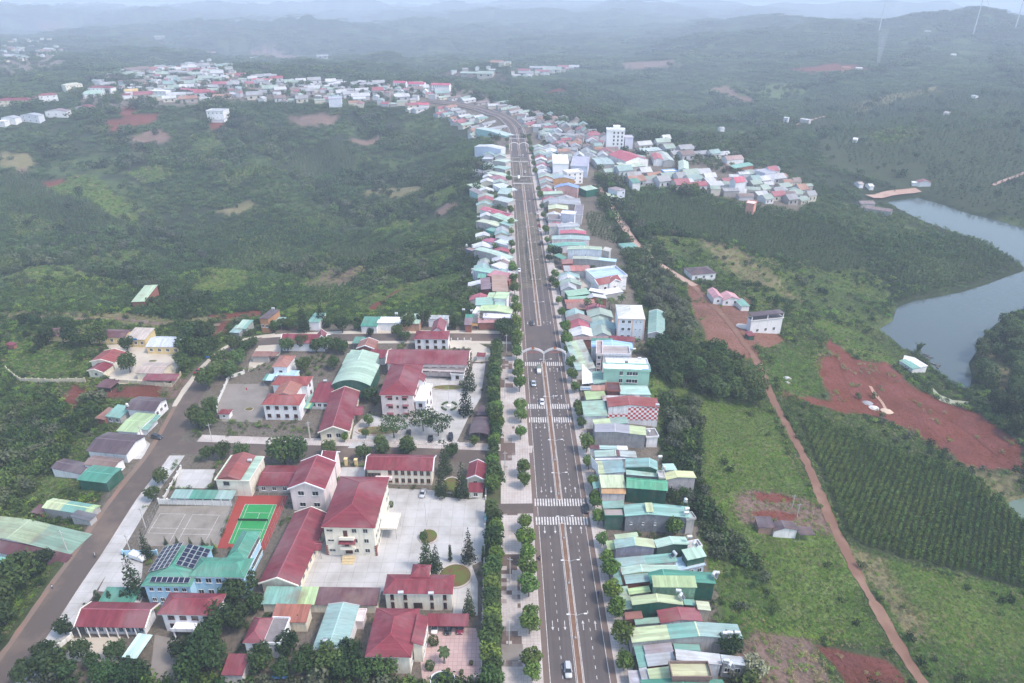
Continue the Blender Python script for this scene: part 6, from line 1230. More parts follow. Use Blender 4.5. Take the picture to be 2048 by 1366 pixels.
# yard and street trees by place
PL = dict(
 a=('dark round tree behind the white chapel-like hall yard', 'T5', [(315,432,1),(440,405,.95),(545,430,.9),(620,420,1.0),(700,430,1.0),(765,445,.9),(450,600,1.0),(690,570,.85)]),
 b=('dark tree between the gymnasium and the pinkish office', 'T5', [(1010,620,.8),(990,830,.95),(960,700,.7)]),
 c=('dark tree along the upper cross street', 'T5', [(1300,250,1.25),(1430,215,1.1),(1205,300,.85),(1240,325,.6),(760,270,1.1),(640,225,.8),(200,265,.9),(280,235,.8),(330,240,.8),(1680,240,.9),(1280,345,.7),(885,250,.6),(990,300,.6)]),
 d=('big tree in the clump along the side road', 'T4', [(1225,960,1.35),(1290,900,1.3),(1350,900,1.2),(1300,840,1.25),(1400,820,1.15),(1440,760,1.0),(1390,745,1.0),(1480,720,.8)]),
 e=('big dark tree between school yard and side road', 'T4', [(1130,700,1.5),(1210,690,1.5),(1170,770,1.3),(1085,760,1.2),(1090,860,1.1),(1240,740,1.0),(1060,820,.9)]),
 f=('shade tree in the sandy school yard', 'T4', [(752,745,1.0),(762,862,1.25),(690,790,.6)]),
 g=('spreading tree behind the maroon roofed school rows', 'T4', [(420,700,1.4),(590,705,1.4),(470,720,1.2),(290,700,1.1),(350,600,.9),(220,600,.9),(160,590,1.0),(410,600,.8),(250,720,.9)]),
 h=('leafy tree at the street corner by the earth yard', 'T4', [(1160,1180,1.15),(1220,1190,1.0),(1240,1110,1.0)]),
 i=('big tree in the clump below the blue school', 'R4', [(190,950,1.5),(250,900,1.4),(130,1080,1.5),(210,1080,1.3),(60,1180,1.5),(30,1290,1.6),(100,1290,1.2),(-40,1330,1.4),(-80,1240,1.2),(300,990,1.0)]),
 j=('dark tree in front of the broad crimson hall', 'R4', [(330,1300,1.25),(470,1215,1.15),(560,1310,1.2),(690,1300,1.45),(800,1270,1.35),(760,1340,1.2),(985,1330,1.3),(530,1060,.75),(440,1340,1.0),(880,1345,1.1),(620,1345,1.0)]),
 k=('small pavement tree beside the side road', 'R3', [(815,400,.75),(865,310,.85),(350,1110,.75)]),
 l=('bushy tree at the clinic garden', 'R3', [(440,1240,1.0),(630,1240,1.0),(300,1330,1.4),(170,1360,1.3),(570,1360,1.2),(690,1366,1.2),(250,1240,1.0),(500,1290,.8),(370,1340,1.0),(760,1366,1.1)]),
 m=('dark roadside tree west of the side road', 'R3', [(140,850,1.5),(100,820,1.2),(250,740,.8),(30,960,1.3),(200,800,.9),(30,1060,1.0)]),
 n=('tree along the lower cross street', 'R4', [(450,205,1.5),(520,200,1.3),(870,180,.85),(690,160,.8),(970,170,.95),(1098,165,1.0),(230,190,.9),(130,180,.9),(50,185,.8),(1330,170,.8)]),
 o=('leafy tree near the cream-gabled hall', 'T5', [(975,1040,.8),(1075,1230,1.0),(1290,1240,1.0),(950,1130,.6),(780,1160,.6),(1840,1200,.7)]),
 p=('dark tree between boulevard and the villa', 'R7', [(440,1130,1.2),(500,1150,1.1),(410,1080,.9),(540,1180,.9),(470,1080,1.0),(380,1240,.9)]),
 q=('dark tree behind the east row shops', 'A5', [(230,520,1.15),(130,580,.7),(590,740,.7),(170,900,.8)]),
 r=('domed green tree beside the grey corrugated wall', 'R5', [(1180,585,1.15)]),
 s=('bush tree below the stained grey wall', 'A4', [(1600,740,.95)]),
 )
for key, (lb, t, pts) in PL.items():
    for (x, y, s) in pts:
        q = gpt(t, (x, y)); tree('round' if key not in 'or' else 'street', q[:2], s * (.8 if key in 'ijl' else 1), lb, None if len(pts) == 1 else lb.replace('tree', 'trees', 1), zs=random.uniform(.88, 1.05))
tree('flower', gpt('A4', (1930,1060))[:2], 1.2, 'cream flowering tree beside the blue grey back roof')
for p in ((480,1290),(560,1250)): tree('bare', gpt('A7', p)[:2], 1.1, 'half bare tree before the faded pink roof', 'half bare trees')
for p in ((500,930),(270,900)): tree('bare', gpt('A5', p)[:2], .9, 'thin pale tree on the shop forecourt', 'thin forecourt trees')
# groves that stand out as trees
def grove(poly, n, kind, s0, s1, label, group, mind=4.0):
    W = on_ground(poly)[:, :2]; lo, hi = W.min(0), W.max(0); got = []; k = 0
    while len(got) < n and k < 6000:
        k += 1; p = lo + RNG.random(2) * (hi - lo)
        if not inside(p[None], W)[0] or any((p[0] - g[0]) ** 2 + (p[1] - g[1]) ** 2 < mind ** 2 for g in got): continue
        got.append(p); tree(kind, p, random.uniform(s0, s1), label, group, zs=random.uniform(.85, 1.1))
grove([(1300,712),(1340,700),(1400,715),(1470,745),(1518,785),(1520,815),(1450,805),(1390,790),(1335,770),(1305,740)], 46, 'pine', .85, 1.25, 'dark tree in the grove behind the mint house', 'dark grove behind the mint house', 4.2)
grove([(1255,540),(1300,530),(1345,570),(1370,620),(1385,680),(1345,690),(1320,650),(1280,600)], 30, 'dull', .9, 1.3, 'dull green tree on the slope behind the blue roofed hall', 'slope trees behind the blue roofed hall', 5)
grove([(1960,690),(2000,660),(2048,640),(2048,760),(2048,880),(2000,850),(1965,790),(1955,740)], 26, 'pine', .9, 1.3, 'leafy tree on the far lake bank', 'trees on the far lake bank', 5)
grove([(1330,860),(1395,800),(1400,860),(1360,900)], 7, 'dull', .8, 1.1, 'dark bushy tree at the edge of the grass behind the chequered wall', 'bushy trees behind the chequered wall', 4)

# -------------------------------------------------- stuff: what nobody could count, scattered over the ground
def scatter(name, protos, P, scale, rz, label, cat, zs=None):
    col = bpy.data.collections.new(name + '_kinds')
    for i, me in enumerate(protos):
        o = bpy.data.objects.new('%s_%d' % (name, i), me); col.objects.link(o)
    n = len(P); me = bpy.data.meshes.new(name); me.vertices.add(n); me.vertices.foreach_set('co', P.astype(np.float32).ravel())
    a = me.attributes.new('sc', 'FLOAT_VECTOR', 'POINT'); S = np.stack([scale, scale, scale if zs is None else zs], 1); a.data.foreach_set('vector', S.astype(np.float32).ravel())
    a = me.attributes.new('rot', 'FLOAT_VECTOR', 'POINT'); R = np.zeros((n, 3)); R[:, 2] = rz; a.data.foreach_set('vector', R.astype(np.float32).ravel())
    a = me.attributes.new('pick', 'INT', 'POINT'); a.data.foreach_set('value', RNG.integers(0, len(protos), n).astype(np.int32))
    o = link(bpy.data.objects.new(name, me)); tag(o, label, cat, kind='stuff')
    ng = bpy.data.node_groups.new(name, 'GeometryNodeTree'); ng.interface.new_socket('Geometry', in_out='INPUT', socket_type='NodeSocketGeometry'); ng.interface.new_socket('Geometry', in_out='OUTPUT', socket_type='NodeSocketGeometry')
    gi = ng.nodes.new('NodeGroupInput'); go = ng.nodes.new('NodeGroupOutput'); ci = ng.nodes.new('GeometryNodeCollectionInfo'); ci.inputs[0].default_value = col; ci.inputs[1].default_value = True; ci.inputs[2].default_value = True
    ip = ng.nodes.new('GeometryNodeInstanceOnPoints'); ip.inputs['Pick Instance'].default_value = True
    def attr(nm_, t):
        k = ng.nodes.new('GeometryNodeInputNamedAttribute'); k.data_type = t; k.inputs[0].default_value = nm_; return k.outputs[0]
    ng.links.new(gi.outputs[0], ip.inputs['Points']); ng.links.new(ci.outputs[0], ip.inputs['Instance']); ng.links.new(attr('pick', 'INT'), ip.inputs['Instance Index'])
    ng.links.new(attr('rot', 'FLOAT_VECTOR'), ip.inputs['Rotation']); ng.links.new(attr('sc', 'FLOAT_VECTOR'), ip.inputs['Scale']); ng.links.new(ip.outputs[0], go.inputs[0])
    md = o.modifiers.new('scatter', 'NODES'); md.node_group = ng; return o
def unit(n, lob, leaf, seed, mat, **k): return leaves(n, lob, leaf, seed, mat, **k)
def lob1(n, seed, flat=.5):
    r = random.Random(seed); return [(r.uniform(-.3, .3), r.uniform(-.3, .3), .3 + r.uniform(0, .35), r.uniform(.22, .36), r.uniform(.22, .36), r.uniform(.2, .32) * flat * 2) for _ in range(n)]
TREE_U = [unit(170, lob1(5, s), .085, s, m_) for s, m_ in ((1, L_DARK), (2, L_MID), (3, L_MID), (4, L_DARK), (5, L_BUSH), (6, L_GREY))]
BUSH_U = [unit(110, lob1(5, s, .4), .08, s, m_) for s, m_ in ((11, L_BUSH), (12, L_MID), (13, L_GRASS), (14, L_MID))]
TUFT_U = [unit(70, lob1(4, s, .3), .085, s, m_) for s, m_ in ((21, L_GRASS), (22, L_GRASS), (23, L_BUSH), (24, L_DRYG))]
DTUFT_U = [unit(70, lob1(4, s, .3), .085, s, m_) for s, m_ in ((25, L_DRYG), (26, L_GRASS), (27, L_DRYG))]
PEP_U = [unit(95, [(0, 0, .1 + .16 * i, .22 + .03 * (i % 2), .22, .14) for i in range(6)], .085, s, L_PEP) for s in (31, 32, 33)]
CORN_U = [unit(60, [(0, 0, .1 + .2 * i, .2, .2, .16) for i in range(5)], .1, s, m_) for s, m_ in ((41, L_CORN), (42, L_CORN), (43, L_MID))]

ORCH_U = [unit(110, lob1(5, s, .45), .085, s, m_) for s, m_ in ((61, L_CORN), (62, L_BUSH), (63, L_MID), (64, L_CORN))]
def region_of(P):
    idx = np.full(len(P), -1)
    for i, (c, e, w) in enumerate(REGW):
        lo = w.min(0); hi = w.max(0); k = np.where((P[:, 0] > lo[0]) & (P[:, 0] < hi[0]) & (P[:, 1] > lo[1]) & (P[:, 1] < hi[1]))[0]
        if len(k): idx[k[inside(P[k], w)]] = i
    return idx
KLASS = {FOREST: 0, GRASS: 1, GRASS2: 2, DRY: 3, RED: 4, REDL: 4, BROWN: 5, URBAN: 6, PLANT: 7, MEADOW: 8, SCRUB: 9}
def klass(P):
    i = region_of(P); t = np.array([KLASS[c] for c, e, w in REGW] + [0]); return t[i]
def blocked(P):
    b = sdist_any(P); return b
DAMW = on_ground([(1738,398),(1836,386)])[:, :2]
def sdist_any(P):
    r = np.zeros(len(P), bool); x, y = P[:, 0], P[:, 1]
    r |= (np.abs(x - CX(y)) < 15) & (y < 560); r |= (np.abs(x - CX(y)) < 27) & (y >= 560) & (y < 800); r |= (x - CX(y) > -26) & (x - CX(y) < 15) & (y < 300)
    for L_, w in ((_bend, 22), (SIDE, 7.5), (X1, 7), (X2, 8)): r |= pdist(P, L_, False) < w
    for L_, w in ((TR, 2.3), (LN, 4), (DAMW, 7)): r |= pdist(P, L_, False) < w
    for wp in (LAKE_W, POND_W, MUD_W): r |= sdist(P, wp) < 1.0
    for i in BUILT:
        c, u, v = i['c'], i['u'], i['v']; q = P - c; r |= (np.abs(q @ u) < i['l'] + .8) & (np.abs(q @ v) < i['d'] + .8)
    for fx, fy, fr_ in FARH: r |= (x - fx) ** 2 + (y - fy) ** 2 < (fr_ * .62) ** 2
    for o in bpy.data.objects:
        if o.name.split('.')[0].endswith(('yard', 'court', 'forecourt', 'surround', 'car_park', 'drive')) and o.type == 'MESH' and o.parent is None:
            w = np.array([v.co[:2] for v in o.data.vertices]); r |= inside(P, w)
    return r
def stuff_all():
    # forest and scrub
    pts = []; r = 95.0
    rows = []
    while r < 7500:
        s = max(2.9, r / 125.0); n = int(1.84 * r / s); az = -.92 + 1.84 * (np.arange(n) + RNG.random(n)) / n
        rr = r + RNG.uniform(-.5, .5, n) * s; rows.append(np.stack([rr * np.sin(az), rr * np.cos(az), np.full(n, s)], 1)); r += s
    Q = np.vstack(rows); P = Q[:, :2]; s = Q[:, 2]
    k = klass(P); n1 = fbm(P[:, 0] / 70, P[:, 1] / 70, 4); n2 = fbm(P[:, 0] / 22 + 4, P[:, 1] / 22, 3)
    w = np.array([.88, .10, .04, .15, .006, .02, .0, .0, .3, .2])[k]
    w = np.where(k == 0, np.clip(.95 - 2.2 * np.clip(n1 - .52, 0, 1) * 2, .25, 1), w); w = np.where(k > 0, w * np.clip((n2 - .3) * 4, 0, 2.2), w)
    far = np.hypot(P[:, 0], P[:, 1]); w = np.where((k == 7) & (far > 700), .05, w); w = np.where((k == 6) & (far > 700), .3, w)
    keep = (RNG.random(len(P)) < w) & ~blocked(P); P, s, k = P[keep], s[keep], k[keep]
    z = terrain(P[:, 0], P[:, 1]); n = len(P)
    sz = s * RNG.uniform(1.1, 2.2, n) * np.where(k == 0, 1.0, .6); big = RNG.random(n) < .1; sz = np.where(big, sz * 1.4, sz)
    zs = np.minimum(sz * RNG.uniform(.75, 1.3, n), 12) 
    # tree belts keep to the gullies; between them the slopes carry lower, lighter orchards
    X_, Y_ = P[:, 0], P[:, 1]; fold = np.abs(fbm((X_ + .8 * Y_) / 150, (Y_ - .8 * X_) / 420 + 3, 3) - .47); fold = np.where(X_ > 0, np.abs(fbm((X_ - .6 * Y_) / 230 + 7, (Y_ + .6 * X_) / 560, 3) - .47), fold)
    orch = (k == 0) & (fold > .055) & (np.hypot(X_, Y_) > 330); sd_ = np.full(n, 99.); nr = (X_ > 150) & (Y_ > 250) & (Y_ < 1000); sd_[nr] = sdist(P[nr], LAKE_W); sh = np.where(sd_ < 30, .6, 1.0)
    zs = np.where(orch, np.minimum(zs * .55, 4.5), zs) * sh; sz = np.where(orch, sz * .78, sz) * sh; Q3 = np.stack([X_, Y_, z - .05 * zs], 1); rz_ = RNG.random(n) * 6.28
    scatter('woodland', TREE_U, Q3[~orch], sz[~orch], rz_[~orch], 'mixed woodland in belts along the gullies', 'woodland', zs[~orch])
    scatter('orchards', ORCH_U, Q3[orch], sz[orch], rz_[orch], 'low green orchards covering the slopes between tree belts', 'orchard', zs[orch])
    print('woodland', n)
    # low cover on the near grass
    def fill(reg_test, spacing, rmax, protos, name, s0, s1, label, cat, dens=1.0, flat=1.0):
        rows = []; r = 95.0
        while r < rmax:
            sp = spacing * max(1, r / 260.0); nn = int(1.84 * r / sp); az = -.92 + 1.84 * (np.arange(nn) + RNG.random(nn)) / nn; rr = r + RNG.uniform(-.5, .5, nn) * sp
            rows.append(np.stack([rr * np.sin(az), rr * np.cos(az), np.full(nn, sp)], 1)); r += sp
        Q = np.vstack(rows); k = klass(Q[:, :2]); Q = Q[reg_test(k, Q)]; Q = Q[RNG.random(len(Q)) < dens]; Q = Q[~blocked(Q[:, :2])]
        z = terrain(Q[:, 0], Q[:, 1]); n = len(Q); sz = Q[:, 2] * RNG.uniform(s0, s1, n); print(name, n)
        scatter(name, protos, np.stack([Q[:, 0], Q[:, 1], z - .04], 1), sz, RNG.random(n) * 6.28, label, cat, sz * flat)
    fill(lambda k, Q: (k == 1) | (k == 2) | (k == 8) | (k == 9), 0.8, 1250, TUFT_U, 'tall_grass', .9, 1.7, 'bright tall grass on the open slopes', 'grass', .85, .8)
    fill(lambda k, Q: (k == 3) | (k == 5) | ((k == 4) & (fbm(Q[:, 0] / 7, Q[:, 1] / 7, 3) > .58)), 1.4, 520, DTUFT_U, 'dry_grass', .8, 1.5, 'dry straw coloured grass and weeds', 'grass', .6, .7)
    fill(lambda k, Q: (k == 0) | (((k == 8) | (k == 9) | (k == 1)) & (fbm(Q[:, 0] / 16, Q[:, 1] / 16, 3) > np.where(k == 1, .60, np.where(k == 8, .53, .45)))), 1.9, 520, BUSH_U, 'undergrowth', .9, 1.7, 'leafy undergrowth between the trees', 'undergrowth', .75, .8)
    fill(lambda k, Q: (k == 6) & (fbm(Q[:, 0] / 9, Q[:, 1] / 9, 3) > .5) & (pdist(Q[:, :2], np.array([(float(CX(y)), y) for y in (40, 740)]), False) > 20), 1.7, 420, BUSH_U, 'garden_plants', .7, 1.5, 'garden shrubs and weeds on the open town plots', 'shrubs', .8, .8)
    # crops in rows
    def rowsin(px, du, dv, ang, jit):
        W = on_ground(px)[:, :2]; c = W.mean(0); u = np.array([math.cos(ang), math.sin(ang)]); v = np.array([-u[1], u[0]])
        a = (W - c) @ u; b = (W - c) @ v; A, B_ = np.meshgrid(np.arange(a.min(), a.max(), du), np.arange(b.min(), b.max(), dv))
        P = c + A.ravel()[:, None] * u + B_.ravel()[:, None] * v + RNG.normal(size=(A.size, 2)) * jit; P = P[inside(P, W)]; return P[~blocked(P)]
    def crop(name, protos, P, s0, s1, hs, label, cat):
        z = terrain(P[:, 0], P[:, 1]); n = len(P); s_ = RNG.uniform(s0, s1, n); print(name, n); scatter(name, protos, np.stack([P[:, 0], P[:, 1], z], 1), s_, RNG.random(n) * 6.28, label, cat, s_ * hs)
    crop('pepper_vines', PEP_U, rowsin([(1600,838),(1640,850),(1760,890),(1880,935),(1960,960),(1985,1000),(2048,1050),(2200,1120),(2200,1225),(2048,1176),(1990,1160),(1880,1135),(1770,1105),(1702,1080),(1655,970)], 2.0, 2.1, .95, .18), 2.7, 3.6, 1.05, 'rows of green pepper vines on poles below the earth track', 'crop')
    R_ = [rowsin(px, du, dv, an, .35) for px, du, dv, an in (
       ([(1240,400),(1350,390),(1500,430),(1650,450),(1730,520),(1720,540),(1640,540),(1540,510),(1420,470),(1290,460)], 3.0, 3.4, .5),
       ([(1730,480),(1900,470),(1980,490),(2030,525),(1960,560),(1820,590),(1770,560)], 3.2, 3.6, .3), ([(1170,430),(1200,425),(1250,470),(1230,490),(1180,470)], 3, 3.4, .5),
       ([(0,380),(60,375),(150,420),(260,450),(200,500),(60,520),(0,520)], 3.2, 3.8, -.4), ([(0,585),(200,580),(400,600),(700,570),(720,600),(500,625),(300,625),(0,620)], 3.0, 3.4, .1), ([(330,470),(600,440),(700,470),(560,540),(400,540)], 3.2, 4.0, .2), ([(575,300),(690,285),(720,320),(640,362),(585,350)], 4.0, 5.5, .3), ([(650,500),(760,480),(800,500),(700,530)], 3.4, 5, -.3), ([(0,345),(60,342),(110,385),(250,448),(200,470),(80,440),(0,400)], 3.6, 5.0, -.4), ([(430,350),(520,330),(560,352),(470,380)], 4, 5.5, .3), ([(405,530),(480,480),(615,452),(600,480),(500,535)], 3.4, 5, .5), ([(560,470),(640,430),(705,430),(690,452),(600,480)], 3.6, 5.2, .5))]
    crop('crop_rows', CORN_U, np.vstack(R_), 3.0, 4.4, .85, 'rows of tall green crops on the slopes', 'crop')
    R2 = [rowsin(px, 8.0, 8.5, .45, .8) for px in ([(1850,330),(2048,290),(2120,300),(2120,420),(2048,440),(1930,410),(1850,385)], [(1600,200),(2048,180),(2048,290),(1850,330),(1700,330),(1620,260)])]
    crop('hill_crops', CORN_U, np.vstack(R2), 5.5, 8.0, .6, 'rows of crops on the far hillsides', 'crop')

# ================================================================== east slope and lake houses
E = dict(far=False)
uc = bld('R1', (328,590), (528,600), (534,575), 8.6, 'flat', 1, PURP, (.74,.74,.76), 'white unfinished two storey house with open roof deck by the earth track', 'house', 'unfinished_house', parapet=.1, dirt=.3, win=[('F',1,3,.1,.9,(1.3,1.5),2)])
for sx in (-1, 0, 1):
    q = MB(); q.box(-.2,.2,-.2,.2,8.6,11.0); q.build('column', plaster((.74,.74,.76),.3), uc['root'], loc=(sx*(uc['l']-.4), -uc['d']+.4, 0))
q = MB(); q.box(-uc['l'],uc['l'],-uc['d'],uc['d'],11.0,11.25); q.build('roof_deck', metal_roof(PURP,'x',.1), uc['root'])
bld('R1', (306,700), (350,704), (352,678), 2.6, 'sf', .4, CRIM, DGRN, 'small green hut with crimson roof in front of the unfinished house', 'hut', 'site_hut', wall='metal')
bld('R1', (86,462), (150,465), (152,412), 4.0, 'gy', 1.6, (.60,.28,.32), WALLW, 'left part of the white villa with pink gabled roof', 'villa', 'pink_villa', win=[('F',1,1)])
bld('R1', (145,470), (255,474), 8.0, 4.0, 'gy', 2.0, (.60,.28,.32), WALLW, 'white villa with pink gabled roof by the earth track', 'villa', 'pink_villa', win=[('F',1,2)], trim=(.6,.3,.33))
bld('R1', (262,512), (318,514), (312,470), 3.2, 'sf', .5, TEAL, WALLW, 'small green roofed annex of the white villa', 'annex', 'annex')
bld('R1', (-48,310), (104,312), (96,268), 4.2, 'hx', 1.6, PURP, WALLW, 'white house with plum hipped roof above the red earth', 'house', 'slope_house', win=[('F',1,3)])
bld('R2', (415,505), (553,515), (470,465), 3.4, 'gy', 1.2, PURP, WALLW, 'long low farmhouse with plum roof beside the earth track', 'farm house', 'farm_house', rp=.45)
bld('R2', (330,485), (420,500), 5.0, 3.2, 'sf', .5, PURP, (.4,.25,.2), 'plum roofed shed on the west end of the farmhouse', 'shed', 'farm_shed')
bld('R2', (560,535), (650,540), (628,490), 3.0, 'sr', .5, PURP, WALLW, 'plum roofed open shed on the east end of the farmhouse', 'shed', 'farm_shed', posts=True)
bld('R1', (1350,900), (1440,902), (1385,845), 3.4, 'sf', .4, WHIT, WALLW, 'white roofed lakeside shack with a green sheet', 'shack', 'lake_shack', seg=[(0,.5,TEAL),(.5,1,WHIT)])
bld('R1', (1285,845), (1350,870), 5.0, 3.0, 'sf', .3, WHIT, WALLW, 'long white awning joined to the lakeside shack', 'awning', 'lake_awning', posts=True)
bld('T3', (1115,1215), (1275,1243), 9.0, 4.2, 'gx', 1.4, (.22,.16,.16), CONC, 'dark roofed long house above the lake head', 'house', 'lake_house')
bld('T3', (1095,1190), (1180,1195), 10.0, 4.2, 'gx', 1.4, (.24,.17,.17), CONC, 'shorter dark roofed house above the lake head', 'house', 'lake_house')
bld('T3', (1430,1068), (1510,1066), 9.0, 4.4, 'gy', 2.2, (.34,.12,.14), WALLW, 'white house with maroon steep roof beyond the lake', 'house', 'lake_house')
bld('T3', (1396,1070), (1430,1072), 6.0, 3.4, 'sf', .4, WHIT, WALLW, 'small white shed beside the maroon roofed house beyond the lake', 'shed', 'lake_shed')
bld('T3', (640,690), (668,692), 8.0, 12.0, 'flat', 1, WHIT, (.6,.6,.62), 'tall slim white house alone on the green hillside', 'house', 'hill_house')
bld('T3', (736,698), (792,700), 9.0, 7.0, 'flat', 1, WHIT, (.55,.52,.5), 'broad pale house alone on the green hillside', 'house', 'hill_house')
bld('T3', (988,395), (1036,396), 12.0, 12.0, 'sf', 1.0, ORNG, (.62,.30,.2), 'orange house on a red terrace far up the hillside', 'house', 'hill_house', far=True)
bld('T3', (1064,398), (1104,400), 8.0, 4.0, 'sf', 1.0, WHIT, WALLW, 'white shed beside the orange house up the hillside', 'shed', 'hill_shed', far=True)
for k, (x, y) in enumerate(((1060,815),(1750,560),(1590,658),(1640,318),(285,752),(1100,1078),(1160,1090),(1480,180))):
    bld('T3', (x-14,y), (x+14,y+1), 9.0, 4.0, 'gx', 1.6, [WHIT,GREY,(.5,.4,.38)][k%3], WALLW, 'lone small farm house far out on the hillsides', 'farm house', 'hill_farm', far=True, group='lone far farm houses')
# houses on the left edge of the hilltop village
FV = dict(far=True, cat='house', name='village_house', rust=.05)
bld('B8', (-40,968), (405,962), 14.0, 8.0, 'hx', 3.0, CRIM, CREM, 'wide cream school with crimson hipped roof in the hilltop village', win=[('F',2,6)], **FV)
bld('B8', (520,900), (775,885), 10.0, 9.0, 'hx', 2.6, CRIM, WALLW, 'white villa with crimson roof beside the wide cream school', win=[('F',2,3)], **FV)
bld('B8', (395,925), (495,925), 8.0, 4.0, 'hx', 1.6, CRIM, WALLW, 'small crimson roof between cream school and white villa', **FV)
bld('B8', (1190,790), (1510,795), 14.0, 9.0, 'hx', 2.6, CRIM, WALLW, 'white two storey school with crimson roof in the hilltop village', win=[('F',2,6)], **FV)
bld('B8', (1110,880), (1370,870), (1380,815), 6.0, 'gx', 1.4, PALE, WALLW, 'pale green roofed hall below the white two storey school', **FV)
bld('B8', (890,760), (1125,735), 14.0, 10.0, 'hx', 2.2, (.50,.50,.38), WALLC, 'cream block with olive roof in the hilltop village', win=[('F',2,5)], **FV)
bld('B8', (1015,1045), (1230,1070), 12.0, 6.0, 'gy', 2.6, CRIM, (.70,.56,.58), 'pink house with crimson gables at the village edge', win=[('F',1,2)], **FV)
bld('B8', (265,1155), (520,1180), 11.0, 9.0, 'gy', 2.0, VGREY, (.62,.64,.7), 'tall grey house at the village edge', win=[('F',2,3)], **FV)
bld('B8', (600,1110), (905,1115), 12.0, 8.0, 'gy', 2.2, (.30,.20,.24), WALLW, 'white house on stilts at the village edge', win=[('F',1,3)], **FV)
bld('B8', (0,1195), (200,1210), 11.0, 8.0, 'gy', 1.8, VGREY, WALLW, 'white and grey house cut into the village slope', **FV)
bld('B8', (-40,1250), (55,1255), 10.0, 7.0, 'flat', 1, WHIT, WALLW, 'white balcony house on the lowest village terrace', **FV)
bld('B7', (570,550), (690,545), 9.0, 7.0, 'gx', 2.0, CRIM, WALLW, 'white house with small crimson roof before the yellow roofed house', **FV)
bld('B7', (610,500), (795,490), 11.0, 9.0, 'gx', 3.0, (.62,.40,.12), WALLW, 'white house with yellow ochre roof in the hilltop village', **FV)
bld('B7', (955,490), (1170,500), 11.0, 9.0, 'flat', 1, WHIT, WALLW, 'white flat roofed villa with balconies in the hilltop village', win=[('F',2,4)], **FV)
bld('B7', (1340,470), (1810,515), 12.0, 6.0, 'gx', 2.0, (.45,.06,.12), RBRN, 'very long crimson roofed row in the hilltop village', **FV)
bld('B7', (1715,765), (1950,765), 18.0, 12.0, 'flat', 1, GREY, WALLW, 'white unfinished stepped building above the forest edge', win=[('F',2,4)], **FV)
bld('B7', (1750,880), (1965,885), 10.0, 4.0, 'sf', 1.0, GREY, WALLW, 'grey lower deck of the unfinished stepped building', **FV)
bld('B5', (1095,272), (1355,278), 12.0, 10.0, 'gx', 2.6, (.50,.06,.13), WALLW, 'three storey white school wing with crimson roof at the village crest', win=[('F',3,9)], **FV)
bld('B5', (580,242), (760,248), 12.0, 9.0, 'gx', 2.6, (.50,.06,.13), WALLW, 'white school wing with crimson roof west of the crest conifers', win=[('F',2,7)], **FV)
bld('B5', (785,258), (1010,265), 12.0, 9.0, 'gx', 3.0, (.50,.06,.13), WALLW, 'middle white school wing with pointed crimson dormer', win=[('F',2,7)], **FV)
bld('B5', (690,345), (800,345), 9.0, 6.0, 'gy', 2.6, (.50,.08,.13), WALLW, 'small white house with crimson gable below the crest school', **FV)
bld('B5', (985,360), (1060,360), 9.0, 7.0, 'gy', 3.0, WALLW, WALLW, 'bright white gabled church front below the crest school', **FV)
bld('B5', (935,545), (1080,535), 10.0, 5.0, 'gx', 2.4, (.55,.08,.13), WALLW, 'crimson roofed house at the forest edge below the village', **FV)
bld('B6', (1640,560), (1810,555), 14.0, 12.0, 'flat', 1, (.42,.40,.5), (.66,.68,.78), 'tall white block with lilac roof at the forest edge', **FV)
bld('B6', (650,315), (880,325), 14.0, 6.0, 'gx', 2.0, (.50,.12,.12), WALLW, 'red roofed hall at the back of the hilltop village', **FV)
bld('B4', (500,690), (610,740), 12.0, 10.0, 'gy', 4.0, (.52,.07,.14), (.66,.68,.72), 'tall grey house with steep crimson gable in the east hamlet', **FV)
bld('B4', (615,830), (820,830), 10.0, 5.0, 'sf', 1.2, (.36,.30,.34), WALLW, 'mauve roofed house joined to the steep crimson gable', **FV)
bld('B4', (590,460), (915,455), 12.0, 5.0, 'gx', 1.6, TEAL, RBRN, 'green roofed hall with pillared front in the east hamlet', **FV)
bld('B4', (470,325), (755,345), 12.0, 6.0, 'gx', 3.0, (.40,.26,.25), WALLW, 'white gabled house with brown roof in the east hamlet', **FV)
bld('B4', (1120,560), (1300,570), 14.0, 10.0, 'flat', 1, VGREY, (.62,.64,.72), 'tall pale blue block in the east hamlet', **FV)
bld('B4', (780,1080), (930,1110), 10.0, 8.0, 'flat', 1, WALLP, (.66,.32,.26), 'orange pink cube house at the lower edge of the east hamlet', **FV)
bld('B3', (215,1070), (355,1075), 10.0, 7.0, 'sf', 1.4, DTEAL, WALLW, 'green roofed house below the market', **FV)
bld('B3', (755,890), (990,880), 8.0, 6.0, 'flat', 1, WHIT, (.26,.45,.72), 'blue fronted house below the market', **FV)

# ------------------------------------------------ the rest of the villages, small and alike
UNITW = {}; UNITR = {}
def unit_wall(c):
    if c not in UNITW:
        mb = MB(); mb.box(-.5,.5,-.5,.5,-.8,.62); mb.poly([(-.5,-.5,.62),(.5,-.5,.62),(.5,0,.98),(.5,0,.98)][:3]) if False else None
        for x, s in ((.5, 1), (-.5, -1)): mb.poly([(x,-.5,.62),(x,.5,.62),(x,0,.97)][::s])
        UNITW[c] = mb.mesh('wall', plaster(c, .4))
    return UNITW[c]
def unit_roof(c):
    if c not in UNITR:
        mb = MB()
        for y0, y1, z0, z1 in ((-.56,0,.60,1.0),(0,.56,1.0,.60)): roof_slab(mb, [(-.54,y0,z0),(.54,y0,z0),(.54,y1,z1),(-.54,y1,z1)], .03)
        UNITR[c] = mb.mesh('roof', metal_roof(c, 'x', .2))
    return UNITR[c]
UNITP = boxmesh('window', glass(), (-.06,.06,-.52,-.49,.18,.42))
